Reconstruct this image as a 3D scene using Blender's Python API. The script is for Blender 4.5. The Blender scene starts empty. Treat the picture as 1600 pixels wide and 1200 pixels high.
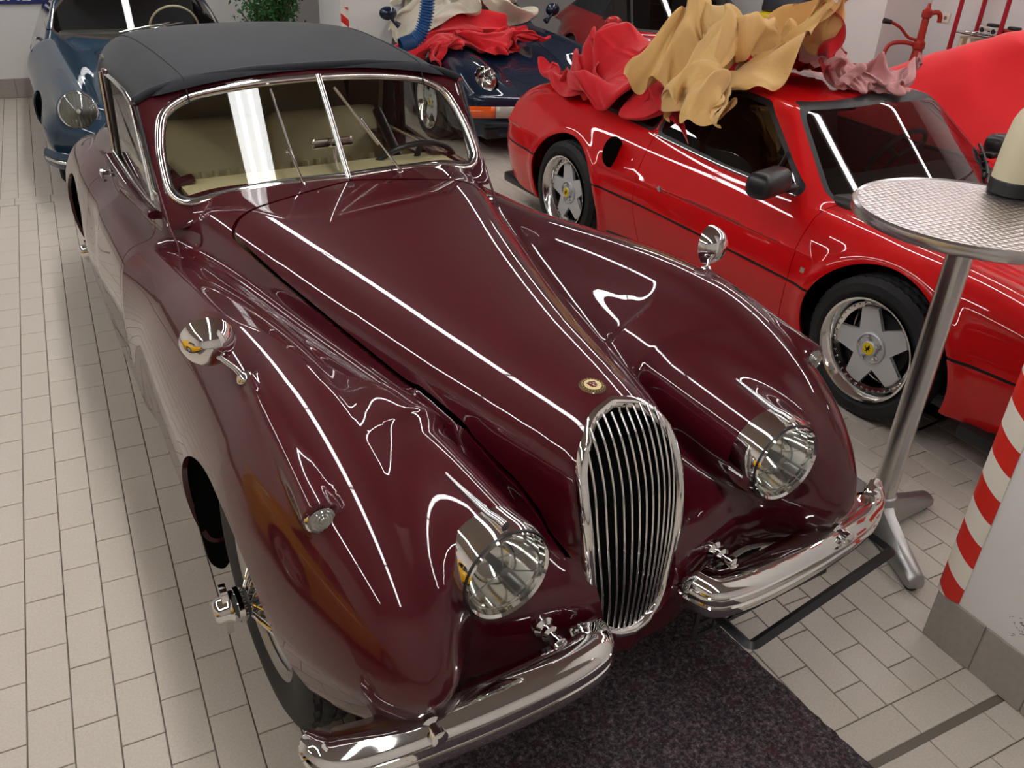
import bpy, bmesh, math, random
import numpy as np
from mathutils import Vector, Matrix
R_ = math.radians
random.seed(7); rng = np.random.default_rng(7)
S = bpy.context.scene
COL = S.collection
# ---------------------------------------------------------------- camera, world, light, exposure
CAM_POS = (-0.921, -1.708, 1.877)
cam_data = bpy.data.cameras.new('camera'); cam = bpy.data.objects.new('camera', cam_data); COL.objects.link(cam)
_f = np.array([0.4071, 0.7640, -0.5007]); _r = np.array([0.8926, -0.4492, 0.0392]); _u = np.cross(_r, _f); _f = np.cross(_u, _r)
_f /= np.linalg.norm(_f); _r /= np.linalg.norm(_r); _u = np.cross(_r, _f)
cam.matrix_world = Matrix(((_r[0], _u[0], -_f[0], CAM_POS[0]), (_r[1], _u[1], -_f[1], CAM_POS[1]), (_r[2], _u[2], -_f[2], CAM_POS[2]), (0, 0, 0, 1)))
cam_data.sensor_width = 36; cam_data.lens = 36 * 1327.3 / 1600; cam_data.clip_start = 0.05
S.camera = cam
S.view_settings.view_transform = 'Standard'; S.view_settings.look = 'None'
S.view_settings.gamma = 1; S.view_settings.use_curve_mapping = False
S.view_settings.exposure = 0.2
S.cycles.max_bounces = 8; S.cycles.diffuse_bounces = 3; S.cycles.glossy_bounces = 5; S.cycles.transmission_bounces = 6
S.cycles.sample_clamp_indirect = 6; S.cycles.caustics_reflective = False; S.cycles.caustics_refractive = False
wd = bpy.data.worlds.new('world'); S.world = wd; wd.use_nodes = True
wd.node_tree.nodes['Background'].inputs[0].default_value = (0.9, 0.93, 1, 1)
wd.node_tree.nodes['Background'].inputs[1].default_value = 0.25
TUBE_E = 28.0       # strength of the fluorescent tubes
# ---------------------------------------------------------------- materials
def srgb(h):
    c = [int(h[i:i+2], 16) / 255 for i in (0, 2, 4)]
    return tuple(x / 12.92 if x <= .04045 else ((x + .055) / 1.055) ** 2.4 for x in c) + (1,)
MATS = {}
def mat(name, col, rough=.5, metal=0, coat=0, coatr=.03, spec=.5, trans=0, ior=1.45, emit=0, bump=None, var=None, sheen=0, aniso=0, alpha=1):
    if name in MATS: return MATS[name]
    m = bpy.data.materials.new(name); m.use_nodes = True; nt = m.node_tree; b = nt.nodes['Principled BSDF']
    c = srgb(col) if isinstance(col, str) else tuple(col) + ((1,) if len(col) == 3 else ())
    b.inputs['Base Color'].default_value = c; b.inputs['Roughness'].default_value = rough; b.inputs['Metallic'].default_value = metal
    b.inputs['Coat Weight'].default_value = coat; b.inputs['Coat Roughness'].default_value = coatr
    b.inputs['Specular IOR Level'].default_value = spec; b.inputs['IOR'].default_value = ior
    b.inputs['Transmission Weight'].default_value = trans; b.inputs['Alpha'].default_value = alpha
    if sheen: b.inputs['Sheen Weight'].default_value = sheen; b.inputs['Sheen Roughness'].default_value = .5
    if emit: b.inputs['Emission Color'].default_value = c; b.inputs['Emission Strength'].default_value = emit
    tc = nt.nodes.new('ShaderNodeTexCoord')
    if var:     # (scale, amount, second colour, detail)
        n = nt.nodes.new('ShaderNodeTexNoise'); n.inputs['Scale'].default_value = var[0]; n.inputs['Detail'].default_value = var[3] if len(var) > 3 else 4
        nt.links.new(tc.outputs['Object'], n.inputs['Vector'])
        r = nt.nodes.new('ShaderNodeMapRange'); r.inputs['From Min'].default_value = .35; r.inputs['From Max'].default_value = .65; r.inputs['To Max'].default_value = var[1]
        nt.links.new(n.outputs['Fac'], r.inputs['Value'])
        mx = nt.nodes.new('ShaderNodeMix'); mx.data_type = 'RGBA'; mx.inputs['A'].default_value = c; mx.inputs['B'].default_value = srgb(var[2])
        nt.links.new(r.outputs['Result'], mx.inputs['Factor']); nt.links.new(mx.outputs['Result'], b.inputs['Base Color'])
    if bump:    # (scale, strength, distance)
        n = nt.nodes.new('ShaderNodeTexNoise'); n.inputs['Scale'].default_value = bump[0]; n.inputs['Detail'].default_value = 3
        nt.links.new(tc.outputs['Object'], n.inputs['Vector'])
        bp = nt.nodes.new('ShaderNodeBump'); bp.inputs['Strength'].default_value = bump[1]; bp.inputs['Distance'].default_value = bump[2]
        nt.links.new(n.outputs['Fac'], bp.inputs['Height']); nt.links.new(bp.outputs['Normal'], b.inputs['Normal'])
    MATS[name] = m
    return m
def glass_mat(name, tint, alpha_mix=.9, rough=0.0):
    if name in MATS: return MATS[name]
    m = bpy.data.materials.new(name); m.use_nodes = True; nt = m.node_tree; nt.nodes.clear()
    o = nt.nodes.new('ShaderNodeOutputMaterial'); t = nt.nodes.new('ShaderNodeBsdfTransparent'); t.inputs[0].default_value = srgb(tint)
    g = nt.nodes.new('ShaderNodeBsdfGlossy'); g.inputs['Roughness'].default_value = rough; g.inputs['Color'].default_value = (1, 1, 1, 1)
    fr = nt.nodes.new('ShaderNodeFresnel'); ge = nt.nodes.new('ShaderNodeNewGeometry'); mr = nt.nodes.new('ShaderNodeMapRange')
    mr.inputs['To Min'].default_value = 1.6; mr.inputs['To Max'].default_value = 1 / 1.6      # the same reflectance from both sides of the thin pane
    nt.links.new(ge.outputs['Backfacing'], mr.inputs['Value']); nt.links.new(mr.outputs['Result'], fr.inputs['IOR'])
    mx = nt.nodes.new('ShaderNodeMixShader')
    nt.links.new(fr.outputs[0], mx.inputs[0]); nt.links.new(t.outputs[0], mx.inputs[1]); nt.links.new(g.outputs[0], mx.inputs[2]); nt.links.new(mx.outputs[0], o.inputs[0])
    MATS[name] = m; return m
def paint(name, col, spec=.5, var=None):
    return mat(name, col, rough=.5, coat=1, coatr=.008, spec=.12, var=var)
M_MAROON = paint('maroon_paint', '430511')
M_FRED = paint('bright_red_paint', 'c8060c')
M_NAVY = paint('navy_paint', '0a1a30')
M_TEAL = paint('blue_green_paint', '1b3346')
M_CHROME = mat('chrome', (.80, .79, .78), rough=.045, metal=1)
M_STEEL = mat('brushed_steel', (.62, .61, .60), rough=.24, metal=1, bump=(60, .05, .001))
M_ALU = mat('cast_aluminium', (.42, .41, .40), rough=.42, metal=1, bump=(80, .15, .001))
M_BLACK = mat('black_void', (.004, .004, .004), rough=.9, spec=.1)
M_RUB = mat('tyre_rubber', (.016, .016, .017), rough=.62, spec=.35)
M_SEAL = mat('rubber_seal', (.01, .01, .011), rough=.45)
M_BPLAS = mat('black_plastic', (.014, .014, .016), rough=.35)
M_GLASS = glass_mat('clear_glass', 'f2f4f0')
M_TINT = glass_mat('tinted_glass', 'a3aaa6')
M_LENS = glass_mat('lamp_lens', 'f4f6f4')
M_REFL = mat('lamp_reflector', (.85, .85, .83), rough=.08, metal=1)
M_CREAM = mat('cream_leather', 'cfc096', rough=.45, bump=(90, .2, .002))
M_LEATHER = mat('tan_leather', 'a19068', rough=.45, bump=(90, .2, .002))
M_BLKL = mat('black_leather', (.02, .019, .018), rough=.45)
M_CLOTHTOP = mat('charcoal_canvas', '1e1f25', rough=.9, sheen=.06, bump=(900, .25, .001), var=(7, .5, '26272d'))
# ---------------------------------------------------------------- objects
def tag(o, label=None, cat=None, group=None, kind=None):
    if label: o['label'] = label
    if cat: o['category'] = cat
    if group: o['group'] = group
    if kind: o['kind'] = kind
    return o
def empty(name, loc=(0, 0, 0), rz=0, label=None, cat=None, group=None, kind=None):
    o = bpy.data.objects.new(name, None); COL.objects.link(o); o.location = loc; o.rotation_euler = (0, 0, rz); o.empty_display_size = .1
    return tag(o, label, cat, group, kind)
def link_mesh(name, me, m, parent=None, smooth=True):
    o = bpy.data.objects.new(name, me); COL.objects.link(o)
    if m is not None:
        for x in (m if isinstance(m, (list, tuple)) else [m]): me.materials.append(x)
    if parent: o.parent = parent
    if smooth is True: me.shade_smooth()
    elif smooth: me.shade_smooth(); me.set_sharp_from_angle(angle=R_(smooth))
    return o
def bm_obj(name, bm, m, parent=None, smooth=35):
    me = bpy.data.meshes.new(name); bmesh.ops.recalc_face_normals(bm, faces=bm.faces); bm.to_mesh(me); bm.free()
    return link_mesh(name, me, m, parent, smooth)
def py_obj(name, V, F, m, parent=None, smooth=35):
    me = bpy.data.meshes.new(name); me.from_pydata([tuple(v) for v in V], [], [tuple(f) for f in F]); me.update()
    return link_mesh(name, me, m, parent, smooth)
def copy_tree(o, parent=None):
    c = o.copy(); COL.objects.link(c); c.parent = parent
    for ch in [x for x in COL.objects if x.parent == o]: copy_tree(ch, c)
    return c
# bmesh shape adders ------------------------------------------------
def xf(loc=(0, 0, 0), rot=(0, 0, 0), sc=(1, 1, 1)):
    from mathutils import Euler
    return Matrix.Translation(loc) @ Euler(rot).to_matrix().to_4x4() @ Matrix.Diagonal((*sc, 1))
def add_box(bm, c, s, rot=(0, 0, 0), bevel=0, seg=2):
    g = bmesh.ops.create_cube(bm, size=1, matrix=xf(c, rot, s))
    if bevel:
        es = list({e for v in g['verts'] for e in v.link_edges})
        bmesh.ops.bevel(bm, geom=es, offset=bevel, segments=seg, affect='EDGES', profile=.5)
def frame_axes(d):
    d = Vector(d).normalized(); a = Vector((0, 0, 1)) if abs(d.z) < .9 else Vector((1, 0, 0))
    u = d.cross(a).normalized(); return u, d.cross(u).normalized()
def add_tube(bm, pts, r, n=12, cap=True, closed=False, flat=None):
    """tube along a polyline; r number or list; flat=(a,b) ellipse scale"""
    P = [Vector(p) for p in pts]; k = len(P); rr = r if isinstance(r, (list, tuple)) else [r] * k
    rings = []; pu = None
    for i, p in enumerate(P):
        if closed: d = P[(i + 1) % k] - P[i - 1]
        else: d = P[min(i + 1, k - 1)] - P[max(i - 1, 0)]
        if d.length < 1e-9: d = Vector((0, 0, 1))
        d.normalize()
        if pu is None: u, v = frame_axes(d)
        else:
            u = (pu - d * pu.dot(d)); u.normalize(); v = d.cross(u)
        pu = u
        fa, fb = flat or (1, 1)
        rings.append([bm.verts.new(p + (u * math.cos(2 * math.pi * j / n) * fa + v * math.sin(2 * math.pi * j / n) * fb) * rr[i]) for j in range(n)])
    m = k if closed else k - 1
    for i in range(m):
        a, b = rings[i], rings[(i + 1) % k]
        for j in range(n): bm.faces.new((a[j], a[(j + 1) % n], b[(j + 1) % n], b[j]))
    if cap and not closed:
        bm.faces.new(rings[0][::-1]); bm.faces.new(rings[-1])
def add_lathe(bm, prof, n=32, mtx=None, close=False):
    """prof: list of (r, h) revolved round local Z"""
    mtx = mtx or Matrix(); rings = []
    for r, h in prof:
        if r < 1e-6: rings.append([bm.verts.new(mtx @ Vector((0, 0, h)))])
        else: rings.append([bm.verts.new(mtx @ Vector((r * math.cos(2 * math.pi * j / n), r * math.sin(2 * math.pi * j / n), h))) for j in range(n)])
    L = len(rings)
    for i in range(L if close else L - 1):
        a, b = rings[i], rings[(i + 1) % L]
        for j in range(n):
            k = (j + 1) % n
            if len(a) == 1 and len(b) == 1: continue
            if len(a) == 1: bm.faces.new((a[0], b[k], b[j]))
            elif len(b) == 1: bm.faces.new((a[j], a[k], b[0]))
            else: bm.faces.new((a[j], a[k], b[k], b[j]))
def axis_mtx(origin, direction, up=None):
    """local Z along direction"""
    z = Vector(direction).normalized(); u, v = frame_axes(z)
    if up is not None:
        v = Vector(up) - z * Vector(up).dot(z); v.normalize(); u = v.cross(z)
    else: v = z.cross(u)
    m = Matrix((u, v, z)).transposed().to_4x4(); m.translation = Vector(origin); return m
def add_prism(bm, poly, mtx, h):
    """extrude 2D polygon by h along local z"""
    a = [bm.verts.new(mtx @ Vector((x, y, 0))) for x, y in poly]; b = [bm.verts.new(mtx @ Vector((x, y, h))) for x, y in poly]
    n = len(poly); bm.faces.new(a[::-1]); bm.faces.new(b)
    for i in range(n): bm.faces.new((a[i], a[(i + 1) % n], b[(i + 1) % n], b[i]))
def box(name, c, s, m, parent=None, rot=(0, 0, 0), bevel=0, seg=2):
    bm = bmesh.new(); add_box(bm, c, s, rot, bevel, seg); return bm_obj(name, bm, m, parent)
def tube(name, pts, r, m, parent=None, n=12, closed=False, flat=None, cap=True):
    bm = bmesh.new(); add_tube(bm, pts, r, n, cap, closed, flat); return bm_obj(name, bm, m, parent, 50)
def lathe(name, prof, m, parent=None, mtx=None, n=32, close=False, smooth=35):
    bm = bmesh.new(); add_lathe(bm, prof, n, mtx, close); return bm_obj(name, bm, m, parent, smooth)
def arc_pts(c, r, a0, a1, n, plane='xy'):
    out = []
    for i in range(n + 1):
        a = R_(a0 + (a1 - a0) * i / n); x, y = r * math.cos(a), r * math.sin(a)
        out.append({'xy': (c[0] + x, c[1] + y, c[2]), 'xz': (c[0] + x, c[1], c[2] + y), 'yz': (c[0], c[1] + x, c[2] + y)}[plane])
    return out
def smooth_path(P, n=6, closed=False):
    """Catmull-Rom through points"""
    P = [np.array(p, float) for p in P]; k = len(P); out = []
    for i in range(k if closed else k - 1):
        a, b, c, d = (P[i - 1] if (i > 0 or closed) else P[0]), P[i], P[(i + 1) % k], (P[(i + 2) % k] if (closed or i + 2 < k) else P[-1])
        for j in range(n):
            t = j / n
            out.append(.5 * ((2 * b) + (c - a) * t + (2 * a - 5 * b + 4 * c - d) * t * t + (3 * b - a - 3 * c + d) * t ** 3))
    if not closed: out.append(P[-1])
    return out
# ---------------------------------------------------------------- implicit surfaces
def spl(xs, ys):
    """natural cubic spline, clamped ends"""
    xs = np.array(xs, float); ys = np.array(ys, float); n = len(xs); h = np.diff(xs)
    A = np.zeros((n, n)); b = np.zeros(n); A[0, 0] = A[-1, -1] = 1
    for i in range(1, n - 1):
        A[i, i-1] = h[i-1]; A[i, i] = 2 * (h[i-1] + h[i]); A[i, i+1] = h[i]
        b[i] = 6 * ((ys[i+1] - ys[i]) / h[i] - (ys[i] - ys[i-1]) / h[i-1])
    m = np.linalg.solve(A, b)
    def f(x):
        x = np.clip(x, xs[0], xs[-1]); i = np.clip(np.searchsorted(xs, x) - 1, 0, n - 2)
        t = x - xs[i]; hh = h[i]; u = xs[i+1] - x
        return (m[i] * u**3 + m[i+1] * t**3) / (6 * hh) + (ys[i] / hh - m[i] * hh / 6) * u + (ys[i+1] / hh - m[i+1] * hh / 6) * t
    return f
def lin(xs, ys): return lambda x: np.interp(x, xs, ys)
def smin(a, b, k):
    h = np.clip(.5 + .5 * (b - a) / k, 0, 1); return b + (a - b) * h - k * h * (1 - h)
def smax(a, b, k): return -smin(-a, -b, k)
def sell(x, z, n): return (np.abs(x) ** n + np.abs(z) ** n + 1e-12) ** (1 / n)
def step(x, a, b):
    t = np.clip((x - a) / (b - a), 0, 1); return t * t * (3 - 2 * t)
def grad(F, V, h=5e-4):
    g = np.empty_like(V)
    for i in range(3):
        d = np.zeros(3); d[i] = h
        g[:, i] = (F(*(V + d).T) - F(*(V - d).T)) / (2 * h)
    return g
class SM:
    """triangle mesh with normals"""
    def __init__(s, V, T, N=None): s.V, s.T, s.N = V, T, N
    def copy(s): return SM(s.V.copy(), s.T.copy(), None if s.N is None else s.N.copy())
def isosurf(F, lo, hi, h, newton=4):
    lo = np.array(lo, float); n = np.ceil((np.array(hi) - lo) / h).astype(int) + 1
    ax = [lo[i] + h * np.arange(n[i]) for i in range(3)]
    G = np.empty(n, np.float64)
    Yg, Zg = np.meshgrid(ax[1], ax[2], indexing='ij')
    for i in range(n[0]): G[i] = F(np.full_like(Yg, ax[0][i]), Yg, Zg)
    s = G < 0
    c = np.zeros(n - 1, np.int8)
    for dx in (0, 1):
        for dy in (0, 1):
            for dz in (0, 1): c += s[dx:n[0]-1+dx, dy:n[1]-1+dy, dz:n[2]-1+dz]
    act = (c > 0) & (c < 8); idx = -np.ones(n - 1, np.int64); ii = np.argwhere(act); idx[act] = np.arange(len(ii))
    P = np.zeros((len(ii), 3)); cnt = np.zeros(len(ii))
    for a in range(3):
        o = [b for b in range(3) if b != a]
        for p in (0, 1):
            for q in (0, 1):
                off0 = np.zeros(3, int); off0[o[0]] = p; off0[o[1]] = q; off1 = off0.copy(); off1[a] = 1
                g0 = G[tuple((ii + off0).T)]; g1 = G[tuple((ii + off1).T)]; m = (g0 < 0) != (g1 < 0)
                t = np.where(m, g0 / np.where(m, g0 - g1, 1), 0)
                pt = (ii + off0).astype(float); pt[:, a] += t
                P[m] += pt[m]; cnt[m] += 1
    V = lo + h * P / cnt[:, None]
    Q = []
    for a in range(3):
        b, d = (a + 1) % 3, (a + 2) % 3
        sl0 = [slice(None)] * 3; sl1 = [slice(None)] * 3; sl0[a] = slice(0, n[a] - 1); sl1[a] = slice(1, n[a])
        e = s[tuple(sl0)] != s[tuple(sl1)]; E = np.argwhere(e)
        E = E[(E[:, b] > 0) & (E[:, d] > 0) & (E[:, b] < n[b] - 1) & (E[:, d] < n[d] - 1)]
        if len(E) == 0: continue
        def at(ob, od):
            k = E.copy(); k[:, b] += ob; k[:, d] += od; return idx[tuple(k.T)]
        q = np.stack([at(-1, -1), at(0, -1), at(0, 0), at(-1, 0)], 1)
        neg = s[tuple(E.T)]; q[~neg] = q[~neg][:, ::-1]; Q.append(q)
    Q = np.concatenate(Q); Q = Q[(Q >= 0).all(1)]
    for _ in range(newton):
        g = grad(F, V); v = F(*V.T); g2 = (g * g).sum(1) + 1e-9; dlt = -(v / g2)[:, None] * g
        L = np.linalg.norm(dlt, axis=1)[:, None]; V = V + dlt * np.minimum(1, h * .6 / (L + 1e-12))
    T = np.concatenate([Q[:, [0, 1, 2]], Q[:, [0, 2, 3]]])
    g = grad(F, V, 1.5e-3); N = g / (np.linalg.norm(g, axis=1)[:, None] + 1e-12)
    return SM(V, T, N)
def clip(sm, g):
    """keep the part where g(x,y,z) > 0, cut cleanly"""
    v = g(*sm.V.T) if callable(g) else g
    T = sm.T; pos = v > 0; k = pos[T].sum(1)
    keep = [T[k == 3]]; V = [sm.V]; N = [sm.N] if sm.N is not None else None; nv = len(sm.V)
    X = T[(k == 1) | (k == 2)]
    if len(X):
        kk = pos[X].sum(1); odd = np.where(kk[:, None] == 1, pos[X], ~pos[X])      # the lone vertex
        j = odd.argmax(1); r = np.arange(len(X)); a = X[r, j]; b = X[r, (j + 1) % 3]; c = X[r, (j + 2) % 3]
        ed = np.sort(np.concatenate([np.stack([a, b], 1), np.stack([a, c], 1)]), 1)
        u, inv = np.unique(ed, axis=0, return_inverse=True); inv = inv.ravel()
        t = v[u[:, 0]] / (v[u[:, 0]] - v[u[:, 1]]); t = t[:, None]
        V.append(sm.V[u[:, 0]] * (1 - t) + sm.V[u[:, 1]] * t)
        if N is not None: N.append(sm.N[u[:, 0]] * (1 - t) + sm.N[u[:, 1]] * t)
        ab = nv + inv[:len(X)]; ac = nv + inv[len(X):]
        m = kk == 1; keep.append(np.stack([a, ab, ac], 1)[m]); m = ~m
        keep.append(np.stack([ab, b, c], 1)[m]); keep.append(np.stack([ab, c, ac], 1)[m])
    T = np.concatenate(keep); V = np.concatenate(V); N = np.concatenate(N) if N is not None else None
    return compact(SM(V, T, N))
def lamp_hole(sm, c, d, r, back=.14):
    """cut a round hole so that the lamp bowl can sit in the skin; d points outwards"""
    c = np.array(c, float); d = np.array(d, float); d = d / np.linalg.norm(d)
    def g(x, y, z):
        p = np.stack([x, y, z], -1) - c; t = p @ d; rr = np.linalg.norm(p - t[..., None] * d, axis=-1)
        return np.maximum(rr - r, -back - t)
    return clip(sm, g)
def compact(sm):
    used = np.unique(sm.T); mp = -np.ones(len(sm.V), int); mp[used] = np.arange(len(used))
    return SM(sm.V[used], mp[sm.T], None if sm.N is None else sm.N[used])
def boundary(sm):
    T = sm.T; e = np.concatenate([T[:, [0, 1]], T[:, [1, 2]], T[:, [2, 0]]]); s = np.sort(e, 1)
    key = s[:, 0].astype(np.int64) * (len(sm.V) + 1) + s[:, 1]; _, inv, cnt = np.unique(key, return_inverse=True, return_counts=True)
    return e[cnt[inv.ravel()] == 1]
def lip(sm, d, sel=None):
    """turn the open edges inward by d so panels show thickness"""
    e = boundary(sm)
    if sel is not None:
        k = sel(*sm.V.T); e = e[k[e[:, 0]] & k[e[:, 1]]]
    if len(e) == 0: return sm
    a, b = sm.V[e[:, 0]], sm.V[e[:, 1]]; na, nb = sm.N[e[:, 0]], sm.N[e[:, 1]]
    na = na / np.linalg.norm(na, axis=1)[:, None]; nb = nb / np.linalg.norm(nb, axis=1)[:, None]
    n0 = len(sm.V); m = len(e); fn = np.cross(b - a, na); fn /= np.linalg.norm(fn, axis=1)[:, None] + 1e-12
    V = np.concatenate([sm.V, a, b, b - nb * d, a - na * d]); N = np.concatenate([sm.N, fn, fn, fn, fn])
    i = np.arange(m); A, B, Cc, D = n0 + i, n0 + m + i, n0 + 2 * m + i, n0 + 3 * m + i
    return SM(V, np.concatenate([sm.T, np.stack([B, A, D], 1), np.stack([B, D, Cc], 1)]), N)
def mirror(sm, weld=True):
    V = sm.V * [-1, 1, 1]; N = sm.N * [-1, 1, 1]; T = sm.T[:, ::-1] + len(sm.V)
    return SM(np.concatenate([sm.V, V]), np.concatenate([sm.T, T]), np.concatenate([sm.N, N]))
def sm_obj(name, sm, m, parent=None, custom=True):
    me = bpy.data.meshes.new(name); me.vertices.add(len(sm.V)); me.vertices.foreach_set('co', sm.V.astype(np.float32).ravel())
    me.loops.add(len(sm.T) * 3); me.loops.foreach_set('vertex_index', sm.T.astype(np.int32).ravel())
    me.polygons.add(len(sm.T)); me.polygons.foreach_set('loop_start', np.arange(0, len(sm.T) * 3, 3, dtype=np.int32))
    me.update(calc_edges=True); me.validate()
    o = bpy.data.objects.new(name, me); COL.objects.link(o)
    for x in (m if isinstance(m, (list, tuple)) else [m]): me.materials.append(x)
    if parent: o.parent = parent
    me.shade_smooth()
    if custom and sm.N is not None and len(me.vertices) == len(sm.N):
        me.normals_split_custom_set_from_vertices([tuple(x) for x in (sm.N / (np.linalg.norm(sm.N, axis=1)[:, None] + 1e-12))])
    return o
def vnoise(P, seed=0):
    """smooth value noise on arrays of points (…,3)"""
    P = np.asarray(P); i = np.floor(P).astype(np.int64); f = P - i; f = f * f * f * (f * (f * 6 - 15) + 10)
    out = 0
    for dx in (0, 1):
        for dy in (0, 1):
            for dz in (0, 1):
                a = (i[..., 0] + dx) * 73856093 ^ (i[..., 1] + dy) * 19349663 ^ (i[..., 2] + dz) * 83492791 ^ (seed * 2654435761)
                a = (a ^ (a >> 13)) * 1274126177 & 0x7fffffff; a = (a ^ (a >> 16)) & 0xffff
                w = (f[..., 0] if dx else 1 - f[..., 0]) * (f[..., 1] if dy else 1 - f[..., 1]) * (f[..., 2] if dz else 1 - f[..., 2])
                out = out + w * (a / 65535.0)
    return out * 2 - 1
def text_mesh(name, s, size, m, parent, mtx, depth=.001, bold=True, align='CENTER'):
    cu = bpy.data.curves.new(name, 'FONT'); cu.body = s; cu.size = size; cu.extrude = depth; cu.align_x = align; cu.align_y = 'CENTER'; cu.resolution_u = 3
    if bold: cu.offset = size * .02
    o = bpy.data.objects.new(name + '_tmp', cu); COL.objects.link(o); dg = bpy.context.evaluated_depsgraph_get()
    me = bpy.data.meshes.new_from_object(o.evaluated_get(dg)); bpy.data.objects.remove(o); me.transform(mtx); me.name = name
    me.materials.clear()
    return link_mesh(name, me, m, parent, False)
def polyd(P, closed=True):
    """signed distance to a polygon, > 0 inside; arrays in"""
    P = np.array(P, float); Q = np.roll(P, -1, 0)
    def f(u, v):
        d = np.full(u.shape, 1e9); ins = np.zeros(u.shape, bool)
        for (ax, ay), (bx, by) in zip(P, Q):
            ex, ey = bx - ax, by - ay; wx, wy = u - ax, v - ay; t = np.clip((wx * ex + wy * ey) / (ex * ex + ey * ey), 0, 1)
            d = np.minimum(d, np.hypot(wx - ex * t, wy - ey * t))
            c = ((ay <= v) != (by <= v)) & (u < (ex * (v - ay) / (ey if abs(ey) > 1e-12 else 1e-12) + ax)); ins ^= c
        return np.where(ins, d, -d)
    return f
def roundpoly(P, r, n=4):
    out = []; P = [np.array(p, float) for p in P]; k = len(P)
    for i in range(k):
        a, b, c = P[i-1], P[i], P[(i+1) % k]; u = (a - b) / np.linalg.norm(a - b); v = (c - b) / np.linalg.norm(c - b)
        rr = min(r, .45 * np.linalg.norm(a - b), .45 * np.linalg.norm(c - b)); p, q = b + u * rr, b + v * rr
        for j in range(n + 1):
            t = j / n; out.append(p * (1 - t) ** 2 + 2 * b * t * (1 - t) + q * t * t)
    return out
def cone_sdf(x, y, z, A, B, ra, rb, capk=.01, cut=True):
    A = np.array(A, float); B = np.array(B, float); d = B - A; L = np.linalg.norm(d); d /= L
    px, py, pz = x - A[0], y - A[1], z - A[2]; t = px * d[0] + py * d[1] + pz * d[2]
    rr = np.sqrt((px - t * d[0])**2 + (py - t * d[1])**2 + (pz - t * d[2])**2)
    F = rr - (ra + (rb - ra) * np.clip(t / L, 0, 1))
    if cut: F = smax(F, -t, capk)
    return np.maximum(F, t - L * 1.05)
def surf_y(F, x, z, y0=-1.2, y1=0.2, n=400):
    ys = np.linspace(y0, y1, n); v = F(np.full(n, float(x)), ys, np.full(n, float(z))); k = np.argmax(v < 0)
    return float(ys[k] if k == 0 else ys[k-1] + (ys[k] - ys[k-1]) * v[k-1] / (v[k-1] - v[k]))
def surf_z(F, x, y, z0=1.6, z1=.2, n=500):
    zs = np.linspace(z0, z1, n); v = F(np.full(n, float(x)), np.full(n, float(y)), zs); k = np.argmax(v < 0)
    return float(zs[k] if k == 0 else zs[k-1] + (zs[k] - zs[k-1]) * v[k-1] / (v[k-1] - v[k]))
def surf_x(F, y, z, x0=1.4, x1=0, n=500):
    xs = np.linspace(x0, x1, n); v = F(xs, np.full(n, float(y)), np.full(n, float(z))); k = np.argmax(v < 0)
    return float(xs[k] if k == 0 else xs[k-1] + (xs[k] - xs[k-1]) * v[k-1] / (v[k-1] - v[k]))
def nrm(F, p):
    g = grad(F, np.array([p], float))[0]; return g / np.linalg.norm(g)
def tyre(name, parent, c, sx, R, rr, w, tread=72, grooves=3, depth=.007):
    prof = [(rr, -w * .36), (rr + .006, -w * .42), (rr + (R - rr) * .35, -w * .5), (rr + (R - rr) * .7, -w * .49), (R - .016, -w * .43), (R - .004, -w * .38)]
    xs = np.linspace(-w * .36, w * .36, 4 * grooves + 1)
    tp = [(R - .0015 * (abs(x) / (w * .36)) ** 2 * 3, x) for x in xs]
    prof = prof + tp + [(r, -h) for r, h in prof[::-1]]
    n = tread * 2; m = axis_mtx(c, (sx, 0, 0)); bm = bmesh.new(); rings = []
    for i, (r, h) in enumerate(prof):
        it = i - 6; ring = []
        for j in range(n):
            q = r
            if -1 <= it <= len(tp):
                if 0 < it < len(tp) - 1 and it % 4 == 2: q -= depth
                elif (j + (it // 4) + abs(it - len(tp) // 2) // 2) % 4 == 0: q -= depth * .8
            a = 2 * math.pi * j / n; ring.append(bm.verts.new(m @ Vector((q * math.cos(a), q * math.sin(a), h))))
        rings.append(ring)
    for i in range(len(rings) - 1):
        for j in range(n): bm.faces.new((rings[i][j], rings[i][(j+1) % n], rings[i+1][(j+1) % n], rings[i+1][j]))
    return bm_obj(name, bm, M_RUB, parent, 28)
CAR_RZ = 0.0905
# ================================================================ the setting
CEIL = 2.9
M_WALL = mat('white_wall_paint', 'e2dedb', rough=.75, bump=(30, .05, .002), var=(1.2, .3, 'd2cfca'))
M_CEIL = mat('ceiling_paint', '9a9492', rough=.8)
M_TILE = mat('beige_stoneware_tile', 'cbc1b5', rough=.36, var=(160, .45, 'b5aa9e', 2), bump=(240, .12, .0006))
M_GROUT = mat('grout', '6f665d', rough=.9)
M_SKIRT = mat('grey_skirting_tile', '9a928b', rough=.5, var=(60, .5, '8c857e'))
M_EMIT = mat('fluorescent_tube', (1, 1, .985), emit=TUBE_E)
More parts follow.
